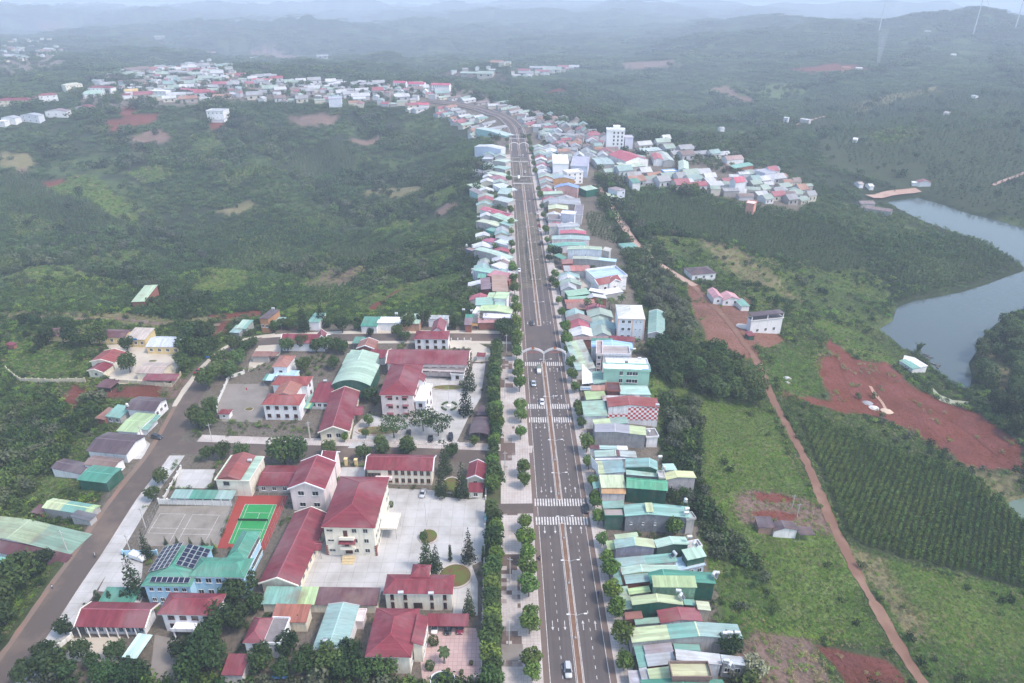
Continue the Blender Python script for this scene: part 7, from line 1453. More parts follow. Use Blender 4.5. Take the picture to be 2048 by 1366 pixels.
FC = [((.30,.31,.33),'grey'),((.28,.37,.31),'pale green'),((.50,.51,.54),'white'),((.34,.07,.10),'crimson'),((.20,.14,.13),'brown'),((.22,.35,.34),'blue green'),((.36,.17,.11),'rust orange')]
FP = [.26,.2,.2,.09,.12,.08,.05]
FW = [(.62,.62,.64), (.50,.50,.53), (.60,.55,.47), (.38,.35,.34)]
FARH = []
EXC = on_ground([(940,217),(985,231),(1005,243),(1022,262),(1027,285),(1036,285),(1036,262),(1015,232),(985,222),(950,211)])[:, :2]   # open kerbside at the bend
def village(name, poly=None, n=10, line=None, offs_=(16, 34), L=(9, 17), D=(7, 12), Hh=(4, 8), mind=11.0):
    got = []; t = 0
    if poly is not None: W = on_ground(poly)[:, :2]; lo, hi = W.min(0), W.max(0)
    else: Ln = resample(line, 3.0); nn = offs(Ln)
    while len(got) < n and t < 8000:
        t += 1
        if poly is not None:
            p = lo + RNG.random(2) * (hi - lo)
            if not inside(p[None], W)[0]: continue
            rz = random.choice([0.1, .35, -.2, 1.6])
        else:
            i = int(RNG.integers(1, len(Ln) - 1)); p = Ln[i] + nn[i] * random.choice([-1, 1]) * random.uniform(*offs_); rz = math.atan2(nn[i, 1], nn[i, 0])
        if any((p[0]-g[0])**2 + (p[1]-g[1])**2 < mind**2 for g in got) or any(abs(p[0]-b['c'][0]) < b['l'] + 7 and abs(p[1]-b['c'][1]) < b['d'] + 7 for b in BUILT): continue
        if pdist(p[None], BLV, False)[0] < 15 or inside(p[None], EXC)[0]: continue
        got.append(p)
    for p in got:
        k = int(RNG.choice(len(FC), p=FP)); c, cn = FC[k]; l, d, h = random.uniform(*L), random.uniform(*D), random.uniform(*Hh)
        z = float(terrain(np.array([p[0]]), np.array([p[1]]))[0])
        lb = 'small house with %s roof in the %s' % (cn, name)
        o = empty('village_house', (p[0], p[1], z), (rz if poly is not None else rz) + random.uniform(-.12, .12), lb, 'house', '%s roofed houses of the %s' % (cn, name))
        o.scale = (l, d, h * 1.25); inst('wall', unit_wall(random.choice(FW)), o); inst('roof', unit_roof(c), o)
        for q in (-.25, .22): inst('window', UNITP, o, (q, 0, 0))
        FARH.append((p[0], p[1], max(l, d)))
village('hilltop village', [(180,165),(240,150),(330,128),(430,125),(480,150),(600,165),(720,168),(860,178),(930,205),(900,222),(760,215),(640,212),(480,205),(350,205),(250,195)], 112, L=(12,26), D=(9,16), Hh=(5,9), mind=13)
village('streets at the boulevard bend', line=_bend, n=46, offs_=(18, 48), L=(14,26), D=(6,10), Hh=(3.2,4.6), mind=9)
village('lanes behind the hotel', [(1075,232),(1130,240),(1180,262),(1230,300),(1190,330),(1120,320),(1100,290),(1072,262)], 34, L=(8,15), mind=9.5)
village('lanes around the market', [(1210,325),(1240,345),(1290,352),(1400,352),(1440,370),(1420,385),(1340,380),(1270,372),(1215,345)], 24, L=(9,16), mind=9)
village('lanes above the market', [(1270,300),(1330,285),(1400,300),(1470,318),(1480,335),(1400,330),(1310,312)], 12, mind=11)
village('east hamlet', [(1490,350),(1540,345),(1600,372),(1625,400),(1580,412),(1520,405),(1470,395),(1470,370)], 22, L=(8,14), mind=9)
village('far west hamlet', [(0,92),(60,88),(120,95),(122,112),(60,120),(0,125)], 20, L=(20,34), D=(13,20), mind=24)
village('distant settlements', [(920,152),(980,138),(1060,140),(1150,132),(1140,140),(1060,150),(980,156)], 13, L=(26,44), D=(16,26), mind=40)
village('farms on the western hills', [(20,35),(200,55),(420,80),(690,110),(680,125),(420,105),(200,75),(20,60)], 9, L=(28,46), D=(18,28), mind=60)

# ------------------------------------------------ walls, fences
def wall_line(name, pts, h, mat, label, cat='wall', t=.2, pillar=0.0, pm=None, pd=3.0, base=-.4):
    P = np.asarray(pts, float)[:, :2]; c = P.mean(0); root = empty(name, (c[0], c[1], 0), 0, label, cat)
    Q = resample(P, 3.0) if len(P) > 2 or pillar else P
    for i in range(len(P) - 1):
        mb = MB(); R_ = resample(P[i:i+2], 6.0)
        for j in range(len(R_) - 1):
            a, b = R_[j], R_[j+1]; u = (b - a) / np.hypot(*(b - a)); n = np.array([-u[1], u[0]]) * t / 2; za, zb = tfast(np.array([a[0], b[0]]), np.array([a[1], b[1]]))
            q = [a - n, b - n, b + n, a + n]; zz = [za, zb, zb, za]; i0 = len(mb.v)
            mb.v += [(p[0]-c[0], p[1]-c[1], z + base) for p, z in zip(q, zz)] + [(p[0]-c[0], p[1]-c[1], z + h) for p, z in zip(q, zz)]
            for f in ((4,5,6,7),(0,1,5,4),(1,2,6,5),(2,3,7,6),(3,0,4,7)): mb.f.append(tuple(i0 + k for k in f)); mb.m.append(0)
        mb.build('wall_panel', mat, root)
    if pillar:
        me = MB(); me.box(-.2,.2,-.2,.2,-.4,pillar); me.box(-.26,.26,-.26,.26,pillar+.003,pillar+.12); me = me.mesh('pillar', pm or mat)
        for q in resample(P, pd):
            inst('pillar', me, root, (q[0]-c[0], q[1]-c[1], float(tfast(q[:1], q[1:])[0])))
    return root
G3 = lambda t, pts: np.array([gpt(t, p) for p in pts])
WHW = plaster((.72,.71,.68), .6); CRW = plaster((.62,.54,.40), .6)
wall_line('compound_wall', [(float(CX(y)) - 25.4, y) for y in (100, 140, _Y1 - 1)], .7, WHW, 'low white pillared wall between the planted row and the yards', pillar=1.7)
wall_line('compound_wall', [(float(CX(y)) - 25.4, y) for y in (_Y2 + 2, 195, YPX(925,985))], .7, WHW, 'low white pillared wall behind the gatehouse', pillar=1.7)
wall_line('court_wall', G3('R3', [(845,418),(1225,428)]), 2.2, WHW, 'white wall between the grey court and the car park', pillar=2.4)
wall_line('school_wall', G3('T4', [(40,850),(125,920),(300,925),(500,920)]), 2.0, CRW, 'long cream wall around the school garden', pillar=2.2, pd=4)
wall_line('school_wall', G3('T4', [(700,925),(860,935),(1005,948),(1060,880)]), 1.8, CRW, 'cream wall along the sandy school yard', pillar=2.0, pd=4)
wall_line('street_fence', G3('T5', [(940,1172),(1170,1178),(1420,1188),(1790,1200)]), .5, WHW, 'white pillared fence along the lower cross street', cat='fence', pillar=1.7, pd=4)
wall_line('street_fence', G3('T5', [(1650,338),(1810,336)]), .5, WHW, 'white pillared fence of the villa yard', cat='fence', pillar=1.6, pd=3)
wall_line('earth_yard_wall', G3('T4', [(1275,1105),(1270,1060),(1340,900),(1430,870)]), 1.6, WHW, 'white wall with gate along the earth yard', pillar=1.9, pd=5)
wall_line('hedge_kerb', G3('R3', [(960,232),(905,330),(870,395)]), 1.2, WHW, 'white garden wall beside the concrete car park', pillar=1.5)
wall_line('clinic_wall', G3('R3', [(320,1180),(385,1125)]), 1.5, WHW, 'white clinic gate wall by the side pavement', pillar=1.8)
wall_line('school_gate_wall', G3('R3', [(655,690),(835,690)]), 2.0, plaster(LBLU, .3), 'pale blue wall behind the school forecourt', pillar=2.2)
wall_line('pale_yard_wall', G3('T6', [(560,165),(910,170)]), 1.8, WHW, 'white wall at the back of the pale yard', pillar=2.0)
wall_line('railing', G3('R4', [(1420,1366),(1490,1320)]), .9, WHW, 'white ramp railing at the pink court corner', cat='railing')
wall_line('lane_wall', G3('A6', [(1600,975),(1720,1160),(1870,1366)]), .9, plaster((.5,.4,.34), .6), 'low wall along the pale earth lane', t=.3)
for p in ((775,212),(828,216)):
    q = MB(); q.box(-.5,.5,-.5,.5,-.2,2.8); q.box(-.65,.65,-.65,.65,2.8,3.05); g = gpt('R4', p); tag(q.build('gate_pillar', plaster(YELL,.3), loc=(g[0],g[1],0)), 'ochre gate pillar on the lower cross street', 'gate pillar', 'ochre gate pillars')
# court net fences
def net_fence(pts, label, h=3.2):
    P = resample(np.asarray(pts)[:, :2], 3.0); c = P.mean(0); root = empty('net_fence', (c[0], c[1], 0), 0, label, 'fence'); pm = plain((.35,.36,.36), .5, 'steel_post')
    me = MB(); me.bar((0,0,-.2),(0,0,h),.05,5); me = me.mesh('post', pm)
    for q in P: inst('post', me, root, (q[0]-c[0], q[1]-c[1], 0))
    for i in range(len(P) - 1):
        mb = MB(); a, b = P[i] - c, P[i+1] - c
        for z in (.1, h*.5, h): mb.bar((*a, z), (*b, z), .02, 4)
        for k in range(1, 6): q = a + (b - a) * k / 6; mb.bar((*q, .1), (*q, h), .008, 3)
        mb.build('net_panel', pm, root)
net_fence(G3('R3', [(845,435),(742,645)]), 'tall wire fence between grey court and side pavement'); net_fence(G3('R4', [(205,370),(470,373)]), 'tall wire fence behind the red tennis surround'); net_fence(G3('R4', [(470,373),(350,655)]), 'tall wire fence between tennis court and long hall'); net_fence(G3('R4', [(205,370),(90,650)]), 'tall wire fence between the grey court and the tennis court')
mb = MB(); W = G3('R4', [(200,508),(362,510)]); tn = empty('tennis_net', (*W.mean(0)[:2], .06), math.atan2(W[1,1]-W[0,1], W[1,0]-W[0,0]), 'tennis net across the green court', 'net'); Lh = np.hypot(*(W[1]-W[0])[:2])/2
mb.box(-Lh,Lh,-.02,.02,.1,1.0); mb.build('net', plain((.05,.06,.05),.8,'net_cord'), tn)
for s in (-1, 1): q = MB(); q.bar((s*Lh,0,0),(s*Lh,0,1.1),.05,6); q.build('post', plain((.4,.4,.4),.5), tn)

# ------------------------------------------------ street lamps, poles, gate
STEEL = plain((.55,.56,.57), .4, 'galvanised_steel', .3); LAMPW = plain((.75,.75,.74), .5, 'lamp_housing')
def lamp_meshes():
    p = MB(); p.bar((0,0,0),(0,0,9),.11,8,0,.06); p.box(-.25,.25,-.25,.25,0,.5)
    a = MB(); a.bar((0,0,8.9),(1.0,0,9.35),.05,6); a.bar((1.0,0,9.35),(2.0,0,9.45),.045,6)
    h = MB(); h.box(1.9,2.75,-.17,.17,9.36,9.5)
    return p.mesh('pole', STEEL), a.mesh('arm', STEEL), h.mesh('lamp_head', LAMPW)
LP = lamp_meshes()
def lamp(x, y, z, rz, label, group, both=True):
    o = empty('street_lamp', (x, y, z), rz, label, 'street lamp', group); inst('pole', LP[0], o)
    for r in ((0, math.pi) if both else (0,)): a = inst('arm', LP[1], o, (0,0,0), r); inst('lamp_head', LP[2], a)
_ly = [float(on_plane([(1150, y)], 9.4)[0, 1]) for y in (1229, 1121, 1033, 946, 880)]; y = _ly[-1] + 30
while y < 735: _ly.append(y); y += 31
for y in _ly:
    if not any(a < y < b for a, b in GAPS): lamp(float(CX(y)), y, .2, 0.05, 'double armed street lamp on the median of the boulevard', 'double armed lamps on the median')
def upole(t, p, h, label, group):
    g = gpt(t, p); o = empty('utility_pole', (g[0], g[1], g[2]), random.uniform(-.3,.3), label, 'utility pole', group)
    q = MB(); q.bar((0,0,-.5),(0,0,h),.16,8,0,.10); q.build('pole', plaster((.52,.50,.47),.4), o)
    q = MB(); q.box(-.8,.8,-.06,.06,h-.8,h-.68); q.build('crossarm', STEEL, o)
    for x in (-.7, 0, .7): q = MB(); q.lathe([(.0,h-.68),(.07,h-.66),(.04,h-.55),(.07,h-.5),(0,h-.42)],6,c=(x,0,0)); q.build('insulator', plain((.45,.42,.38),.3), o)
for p in ((1010,948),(1020,1165),(1010,797),(1013,705),(1018,1290)): upole('P', p, 10, 'concrete utility pole on the brown paved strip', 'utility poles on the brown strip')
for t, p in (('R3',(697,690)),('R3',(358,668)),('R3',(760,100)),('R3',(772,545))): upole(t, p, 8.5, 'utility pole beside the side road', 'utility poles by the side road')
for t, p in (('T4',(1815,1262)),('T4',(1243,1268)),('R4',(586,75))): upole(t, p, 8.5, 'utility pole on the lower cross street', 'utility poles on the lower cross street')
for t, p in (('R2',(517,380)),('R2',(545,430))): upole(t, p, 6, 'leaning pole on the red earth cutting', 'poles on the red earth cutting')
def gate():
    Y = YPX(727); x0 = float(CX(Y)); o = empty('welcome_gate', (x0, Y, 0), 0, 'white double arched gate spanning both carriageways of the boulevard', 'gate')
    wm = plaster((.74,.72,.72), .3); rm = plain((.45,.08,.06), .5, 'red_enamel'); bm = plain((.50,.22,.19), .6, 'faded_banner')
    for x in (-10.2, 0, 10.2): q = MB(); q.bar((x,0,0),(x,0,5.4),.22,8); q.build('post', wm, o)
    for s in (-1, 1):
        q = MB(); pr = []
        for k in range(17):
            f = k / 16; x = s * (10.2 * f); z = 5.2 + 2.3 * math.sin(math.pi * f) ** .8
            pr.append((x, z))
        for (xa, za), (xb, zb) in zip(pr, pr[1:]):
            for yy, dz in ((-.35,0),(.35,0),(-.35,.7),(.35,.7)): q.bar((xa,yy,za+dz),(xb,yy,zb+dz),.09,5)
            q.bar((xa,-.35,za),(xb,-.35,zb+.7),.05,4); q.bar((xa,.35,za+.7),(xb,-.35,zb+.7),.05,4)
        q.build('arch', wm, o)
        e = MB(); e.lathe([(0,-.2),(.62,-.2),(.62,.2),(0,.2)],14,axis='x'); eo = e.build('emblem', rm, o, loc=(s*5.1,-.6,8.4)); eo.rotation_euler = (0,0,math.pi/2)
        st = MB(); pts = []
        for k in range(10): t = math.pi/2 + k*math.pi/5; r_ = .42 if k % 2 == 0 else .17; pts.append((r_*math.cos(t), -.83, 8.4 + r_*math.sin(t)))
        st.poly(pts); st.build('star', plain((.8,.6,.1),.5,'yellow_paint'), o, loc=(s*5.1,0,0))
        b = MB(); b.box(s*5.1-2.6, s*5.1+2.6, -.05, .05, 5.6, 6.4); b.build('banner', bm, o)
gate()
def gate2():
    Y = YPX(299, 1038); x0 = float(CX(Y)); o = empty('banner_gate', (x0, Y, 0), 0, 'slim white arched gate over the far boulevard', 'gate'); wm = plaster((.74,.72,.72), .3)
    for x in (-10, 0, 10): q = MB(); q.bar((x,0,0),(x,0,5.4),.25,6); q.build('post', wm, o)
    for s in (-1, 1):
        q = MB(); pr = [(s*10*k/8, 5.2 + 2*math.sin(math.pi*k/8)) for k in range(9)]
        for (xa, za), (xb, zb) in zip(pr, pr[1:]): q.bar((xa,0,za),(xb,0,zb),.3,5)
        q.build('arch', wm, o)
gate2()
# ------------------------------------------------ vehicles
RUB = plain((.02,.02,.022), .8, 'tyre_rubber'); RIM = plain((.5,.5,.52), .35, 'wheel_rim', .6); LAMP_R = plain((.35,.03,.02), .3, 'tail_lamp'); LAMP_F = plain((.75,.75,.72), .2, 'head_lamp')
WHL = MB(); WHL.lathe([(.18,-.11),(.33,-.11),(.34,0),(.33,.11),(.18,.11)],14,axis='x'); WHL = WHL.mesh('wheel', RUB, True)
RMS = MB(); RMS.lathe([(0,-.1),(.19,-.1),(.19,.1),(0,.1)],10,axis='x'); RMS = RMS.mesh('rim', RIM)
def car_paint(c):
    k = ('car', c)
    if k not in MATS:
        m, nt, b = nm('car_paint'); b.inputs['Base Color'].default_value = (*c, 1); b.inputs['Roughness'].default_value = .25; b.inputs['Coat Weight'].default_value = .6; MATS[k] = m
    return MATS[k]
def loft(mb, secs, m=0):
    "secs: list of (y, [(x,z)...]) cross sections, same count"
    n = len(secs[0][1]); i0 = len(mb.v)
    for y, pr in secs: mb.v += [(x, y, z) for x, z in pr]
    for j in range(len(secs) - 1):
        for k in range(n):
            k2 = (k + 1) % n; mb.f.append((i0+j*n+k, i0+j*n+k2, i0+(j+1)*n+k2, i0+(j+1)*n+k)); mb.m.append(m)
    mb.f.append(tuple(i0 + k for k in range(n - 1, -1, -1))); mb.m.append(m); mb.f.append(tuple(i0 + (len(secs)-1)*n + k for k in range(n))); mb.m.append(m)
def sec(w, z0, z1, r=.12): return [(-w, z0 + r), (-w + r, z0), (w - r, z0), (w, z0 + r), (w, z1 - r), (w - r * 1.3, z1), (-w + r * 1.3, z1), (-w, z1 - r)]
CARM = {}
def car_parts(kind, c):
    if (kind, c) in CARM: return CARM[(kind, c)]
    b = MB(); L = 2.2 if kind == 'sedan' else 2.3; hood = .92 if kind == 'sedan' else 1.05; top = 1.45 if kind == 'sedan' else 1.72
    loft(b, [(-L, sec(.72,.35,.72)), (-L+.25, sec(.84,.25,hood-.06)), (-1.2, sec(.88,.22,hood)), (0, sec(.9,.22,hood+.04)), (1.3, sec(.88,.22,hood+.05)), (L-.2, sec(.84,.25,hood)), (L, sec(.74,.38,.78))])
    cab = MB(); y0, y1 = (-1.15, 1.55) if kind == 'sedan' else (-1.2, 2.1)
    loft(cab, [(y0, sec(.78,hood-.1,hood+.02,.04)), (y0+.65, sec(.66,hood-.1,top,.1)), (y1-.75 if kind == 'sedan' else y1-.3, sec(.66,hood-.1,top-.02,.1)), (y1, sec(.76,hood-.1,hood+.05,.04))])
    roof = MB(); roof.box(-.58,.58,y0+.72,(y1-.8 if kind=='sedan' else y1-.35),top-.01,top+.045)
    CARM[(kind, c)] = (b.mesh('body', car_paint(c), True), cab.mesh('window_band', glass()), roof.mesh('roof', car_paint(c)), L, hood); return CARM[(kind, c)]
def car(xy, rz, c, kind, label, z=.06, group=None):
    "front of the car towards -y of its own frame"
    bm, cm, rm, L, hood = car_parts(kind, c); o = empty('car', (xy[0], xy[1], z), rz, label, 'car', group); o.scale = (1.06, 1.03, 1.0)
    inst('body', bm, o); inst('window_band', cm, o); inst('roof', rm, o)
    for x in (-.8, .8):
        for y in (-1.35, 1.4): w = inst('wheel', WHL, o, (x, y, .33)); inst('rim', RMS, w, (.03 * (1 if x > 0 else -1), 0, 0))
    hl = boxmesh('headlight', LAMP_F, (-.16,.16,-.05,.03,-.08,.08)); tl = boxmesh('tail_light', LAMP_R, (-.16,.16,-.03,.05,-.08,.08))
    for x in (-.55, .55): inst('headlight', hl, o, (x, -L+.05, .68)); inst('tail_light', tl, o, (x, L-.04, .74))
    mr = boxmesh('mirror', car_paint(c), (-.1,.1,-.08,.08,-.07,.07))
    for x in (-1.0, 1.0): inst('mirror', mr, o, (x, -.75, hood+.05))
    return o
SIL, WHC, BLK, DRK, RDC, LBC = (.45,.46,.47), (.75,.75,.76), (.015,.015,.017), (.05,.055,.065), (.35,.02,.03), (.40,.46,.52)
def onroad(y, d): Y = YPX(y, 1100); return (float(CX(Y)) + d, Y)
car(onroad(1343, -2.9), .01, SIL, 'suv', 'silver SUV with black sunroof driving down the boulevard'); car(onroad(806, -2.6), .01, WHC, 'sedan', 'white sedan on the boulevard between two crossings'); car(onroad(769, -5.6), .03, LBC, 'sedan', 'pale blue silver sedan on the boulevard outer lane')
car(onroad(1020, 8.6), math.pi, BLK, 'suv', 'black SUV parked at the kerb between two crossings'); car(onroad(648, -3.6), .0, DRK, 'sedan', 'dark car crossing the open junction'); car(onroad(486, 7.8), math.pi, DRK, 'suv', 'dark SUV stopped at the east kerb of the far boulevard')
car(onroad(345, 3.2), math.pi, WHC, 'sedan', 'white car driving away near the far crossing'); car(onroad(313, 3.0), math.pi, SIL, 'suv', 'grey SUV beyond the far crossing'); car(onroad(258, 4.0), math.pi, DRK, 'sedan', 'dark car near the boulevard bend')
for y, c in ((428, WHC), (441, BLK), (452, RDC), (462, WHC)): car(onroad(y, 8.3), math.pi, c, 'sedan', {WHC: 'white', BLK: 'black', RDC: 'red'}[c] + ' car parked along the east kerb of the far boulevard', group='cars parked along the far kerb')
for y in (542,): car(onroad(y, -8.4), 0, WHC, 'sedan', 'white car parked at the west kerb near white walled house')
def carat(t, p, rz, c, k, lb, **kw): g = gpt(t, p); return car(g[:2], rz, c, k, lb, **kw)
carat('T4', (920,1248), .95+math.pi/2-1.25, DRK, 'suv', 'dark grey SUV parked on the side road by the plum shop'); carat('T4', (1165,865), -.6, RDC, 'suv', 'dark red car parked at the school corner')
carat('R4', (1180,368), -.1, SIL, 'sedan', 'silver car parked before the long two storey block'); carat('T5', (1480,1145), .1, BLK, 'sedan', 'black car parked by the spreading trees, western one'); carat('T5', (1645,1135), .1, BLK, 'suv', 'black SUV parked by the spreading trees near the plum canopy'); carat('T5', (1300,1100), .1, DRK, 'sedan', 'dark car parked under the middle spreading tree')
carat('R4', (1243,1078), 0, WHC, 'sedan', 'white car under the crimson carport'); carat('R4', (1315,1080), 0, BLK, 'suv', 'black car under the crimson carport'); carat('R4', (1378,1078), 0, (.2,.03,.05), 'sedan', 'dark red car under the crimson carport')
carat('A5', (715,880), .3, SIL, 'sedan', 'grey car parked beside the blue roofed hall')
def truck(xy, rz, label, cargo=None, z=.06):
    o = empty('truck', (xy[0], xy[1], z), rz, label, 'truck'); o.scale = (.95, .9, .95)
    b = MB(); loft(b, [(-2.9, sec(.9,.45,1.25)), (-2.75, sec(.95,.4,1.5)), (-2.1, sec(.95,.4,2.15)), (-1.2, sec(.95,.4,2.2))]); b.build('cab', car_paint(WHC), o)
    w = MB(); w.quad((-.8,-2.70,1.45),(.8,-2.70,1.45),(.75,-2.18,2.08),(-.75,-2.18,2.08)); w.build('windscreen', glass(), o)
    c = MB(); c.box(-1.05,1.05,-1.05,2.9,.8,1.0); c.box(-1.05,-.98,-1.05,2.9,1.0,2.3 if cargo is None else 1.6); c.box(.98,1.05,-1.05,2.9,1.0,2.3 if cargo is None else 1.6); c.box(-.98,.98,2.83,2.9,1.0,1.6)
    if cargo is None: c.box(-1.05,1.05,-1.05,2.9,2.3,2.36)
    c.build('cargo_bed', car_paint(WHC), o)
    if cargo: g = MB(); g.box(-.95,.95,-1.0,2.8,1.0,2.5); g.build('tarpaulin', plain(cargo,.8,'tarpaulin'), o)
    for x in (-.85,.85):
        for y in (-2.0, 1.8): ww = inst('wheel', WHL, o, (x,y,.36),0,1.1); inst('rim', RMS, ww)
truck(onroad(743, -2.6), .01, 'white pickup truck with dark green load before the first crossing', (.16,.2,.16)); truck(onroad(357, -3.0), 0, 'white box truck at the far crossing'); g = gpt('R3', (735,712)); truck(g[:2], 1.2, 'white truck parked on the school forecourt')
# riders, walkers: one continuous skinned body each
def skinned(name, verts, edges, rad, mats, parent=None, loc=(0,0,0), rz=0):
    me = bpy.data.meshes.new(name); me.from_pydata(verts, edges, []); o = bpy.data.objects.new(name, me); o.location = loc; o.rotation_euler = (0,0,rz); link(o, parent)
    sk = o.modifiers.new('skin', 'SKIN'); sv = me.skin_vertices[0].data if me.skin_vertices else None
    if sv is None:
        bpy.context.view_layer.objects.active = o; bpy.ops.mesh.customdata_skin_add(); sv = me.skin_vertices[0].data
    for i, r in enumerate(rad): sv[i].radius = (r, r)
    sv[0].use_root = True; o.modifiers.new('sub', 'SUBSURF').levels = 1; me.materials.append(mats); return o
SKIN = plain((.42,.26,.19), .6, 'skin')
def person(xy, z, rz, shirt, trousers, label, pose='stand'):
    o = empty('person', (xy[0], xy[1], z), rz, label, 'person'); pm = plain(shirt, .8, 'shirt_cloth'); tm = plain(trousers, .8, 'trouser_cloth')
    if pose == 'stand':
        V = [(0,0,.92),(0,0,1.15),(0,0,1.40),(0,0,1.52),(0,-.02,1.64),(.10,0,.88),(.11,-.03,.48),(.11,0,.06),(.11,-.14,.03),(-.10,0,.88),(-.11,.05,.48),(-.11,.06,.06),(-.11,-.08,.03),(.19,0,1.38),(.24,.03,1.12),(.23,-.08,.88),(.23,-.12,.80),(-.19,0,1.38),(-.24,-.03,1.12),(-.23,-.12,.90),(-.23,-.16,.82)]
    else:
        V = [(0,.1,.82),(0,.04,1.02),(0,0,1.25),(0,-.02,1.38),(0,-.06,1.5),(.12,.05,.80),(.2,-.35,.74),(.2,-.28,.34),(.2,-.42,.3),(-.12,.05,.80),(-.2,-.35,.74),(-.2,-.28,.34),(-.2,-.42,.3),(.19,0,1.24),(.27,-.22,1.05),(.27,-.48,1.0),(.27,-.56,1.0),(-.19,0,1.24),(-.27,-.22,1.05),(-.27,-.48,1.0),(-.27,-.56,1.0)]
    Eg = [(0,1),(1,2),(2,3),(3,4),(0,5),(5,6),(6,7),(7,8),(0,9),(9,10),(10,11),(11,12),(2,13),(13,14),(14,15),(15,16),(2,17),(17,18),(18,19),(19,20)]
    R_ = [.15,.13,.15,.06,.10,.10,.075,.05,.045,.10,.075,.05,.045,.065,.05,.04,.035,.065,.05,.04,.035]
    b = skinned('body', V, Eg, R_, tm, o)
    # clothing and hair as their own pieces
    c = (V[1][0], V[1][1]); s = MB(); s.lathe([(.18,V[0][2]),(.19,V[1][2]),(.2,V[2][2]-.05),(.1,V[2][2]+.07)],10,c=(c[0],(V[1][1]+V[2][1])/2,0)); s.build('shirt', pm, o)
    h = MB(); hz = V[4][2]; h.lathe([(0,hz+.15),(.1,hz+.11),(.13,hz+.02),(.11,hz-.03)],10,c=(0,V[4][1]+.02,0)); h.build('helmet' if pose != 'stand' else 'hair', plain((.03,.025,.022) if pose == 'stand' else shirt, .5), o)
    return o
def motorbike(xy, z, rz, c, label):
    o = empty('motorbike', (xy[0], xy[1], z), rz, label, 'motorbike')
    b = MB(); loft(b, [(-.55, sec(.12,.5,.95,.04)), (-.3, sec(.16,.3,.75,.04)), (.1, sec(.15,.28,.7,.04)), (.75, sec(.13,.5,.78,.04))]); b.build('fairing', car_paint(c), o)
    s = MB(); s.box(-.13,.13,-.05,.75,.785,.85); s.build('saddle', plain((.03,.03,.03),.7), o)
    hb = MB(); hb.bar((-.32,-.45,1.02),(.32,-.45,1.02),.025,6); hb.bar((0,-.45,1.02),(0,-.68,.32),.03,6); hb.build('handlebar', STEEL, o)
    for y in (-.68, .62): w = inst('wheel', WHL, o, (0,y,.3),0,(.4,.88,.88)); inst('rim', RMS, w)
for y, d, rz, c, lb in ((1118,-8.2,0,(.3,.03,.03),'red motorbike on the west shoulder of the boulevard'),(1190,8.2,math.pi,(.03,.03,.03),'black motorbike on the east shoulder near the lime roofed house'),(576,8.0,math.pi,(.05,.05,.2),'dark motorbike on the east shoulder by the shop forecourt'),(466,-8.2,0,(.25,.03,.03),'red motorbike on the far west shoulder')):
    q = onroad(y, d); motorbike(q, .06, rz, c, lb); person(q, .06, rz, (.3,.05,.05) if 'red' in lb else (.1,.12,.25), (.04,.05,.08), 'rider in %s top on the %s' % ('red' if 'red' in lb else 'blue', ' '.join(lb.split()[:8])), 'ride')
g = gpt('R3', (506,696)); motorbike(g[:2], .05, .5, (.2,.2,.22), 'grey motorbike riding on the side road'); person(g[:2], .05, .5, (.65,.62,.6), (.05,.05,.07), 'rider in a white top on the side road motorbike', 'ride')
g = gpt('R3', (280,868)); person(g[:2], .05, .8, (.55,.6,.66), (.06,.06,.09), 'walker in a pale top on the edge of the side road')
g = gpt('A1', (268,80)); person(g[:2], .05, 0, (.2,.06,.06), (.06,.05,.05), 'person in dark red standing in the pale school yard')
# ------------------------------------------------ tanks and solar heaters on the roofs
TANK = plain((.72,.73,.74), .28, 'stainless_steel', .45); PANEL = plain((.07,.08,.10), .2, 'collector_glass')
TK = MB(); TK.lathe([(0,-1.0),(.45,-1.0),(.6,-.88),(.6,.88),(.45,1.0),(0,1.0)],14,axis='x',c=(0,0,1.35)); TK = TK.mesh('tank', TANK, False)
TV = MB(); TV.lathe([(0,.6),(.75,.6),(.75,2.1),(.4,2.4),(0,2.45)],14); TV = TV.mesh('tank', TANK)
ST = MB()
for x in (-.7,.7):
    for y in (-.4,.4): ST.bar((x,y,-.6),(x,y,.85),.05,4)
ST.box(-.85,.85,-.45,.45,.72,.78); ST = ST.mesh('stand', STEEL)
SP = MB(); SP.quad((-.9,-1.5,.15),(.9,-1.5,.15),(.9,-.2,1.25),(-.9,-.2,1.25)); SP = SP.mesh('collector', PANEL)
SPF = MB(); SPF.bar((-.9,-1.5,.12),(-.9,-.2,1.22),.05,4); SPF.bar((.9,-1.5,.12),(.9,-.2,1.22),.05,4); SPF.bar((-.9,-1.5,.12),(.9,-1.5,.12),.05,4); SPF = SPF.mesh('collector_frame', STEEL)
def tank(t, p, z, where, heater=False, upright=False, rz=None, sc=1.0):
    q = on_plane([tpx(t, p)], z + 1.3)[0]; o = empty('solar_heater' if heater else 'water_tank', (q[0], q[1], z), random.uniform(-.2,.2) if rz is None else rz, ('solar water heater with slanted collector on the ' if heater else 'upright round steel water tank on the ' if upright else 'lying steel water tank on the ') + where, 'solar heater' if heater else 'water tank'); o.scale = (sc*.78,)*3
    inst('tank', TV if upright else TK, o); inst('stand', ST, o)
    if heater: a = inst('collector', SP, o); inst('collector_frame', SPF, a)
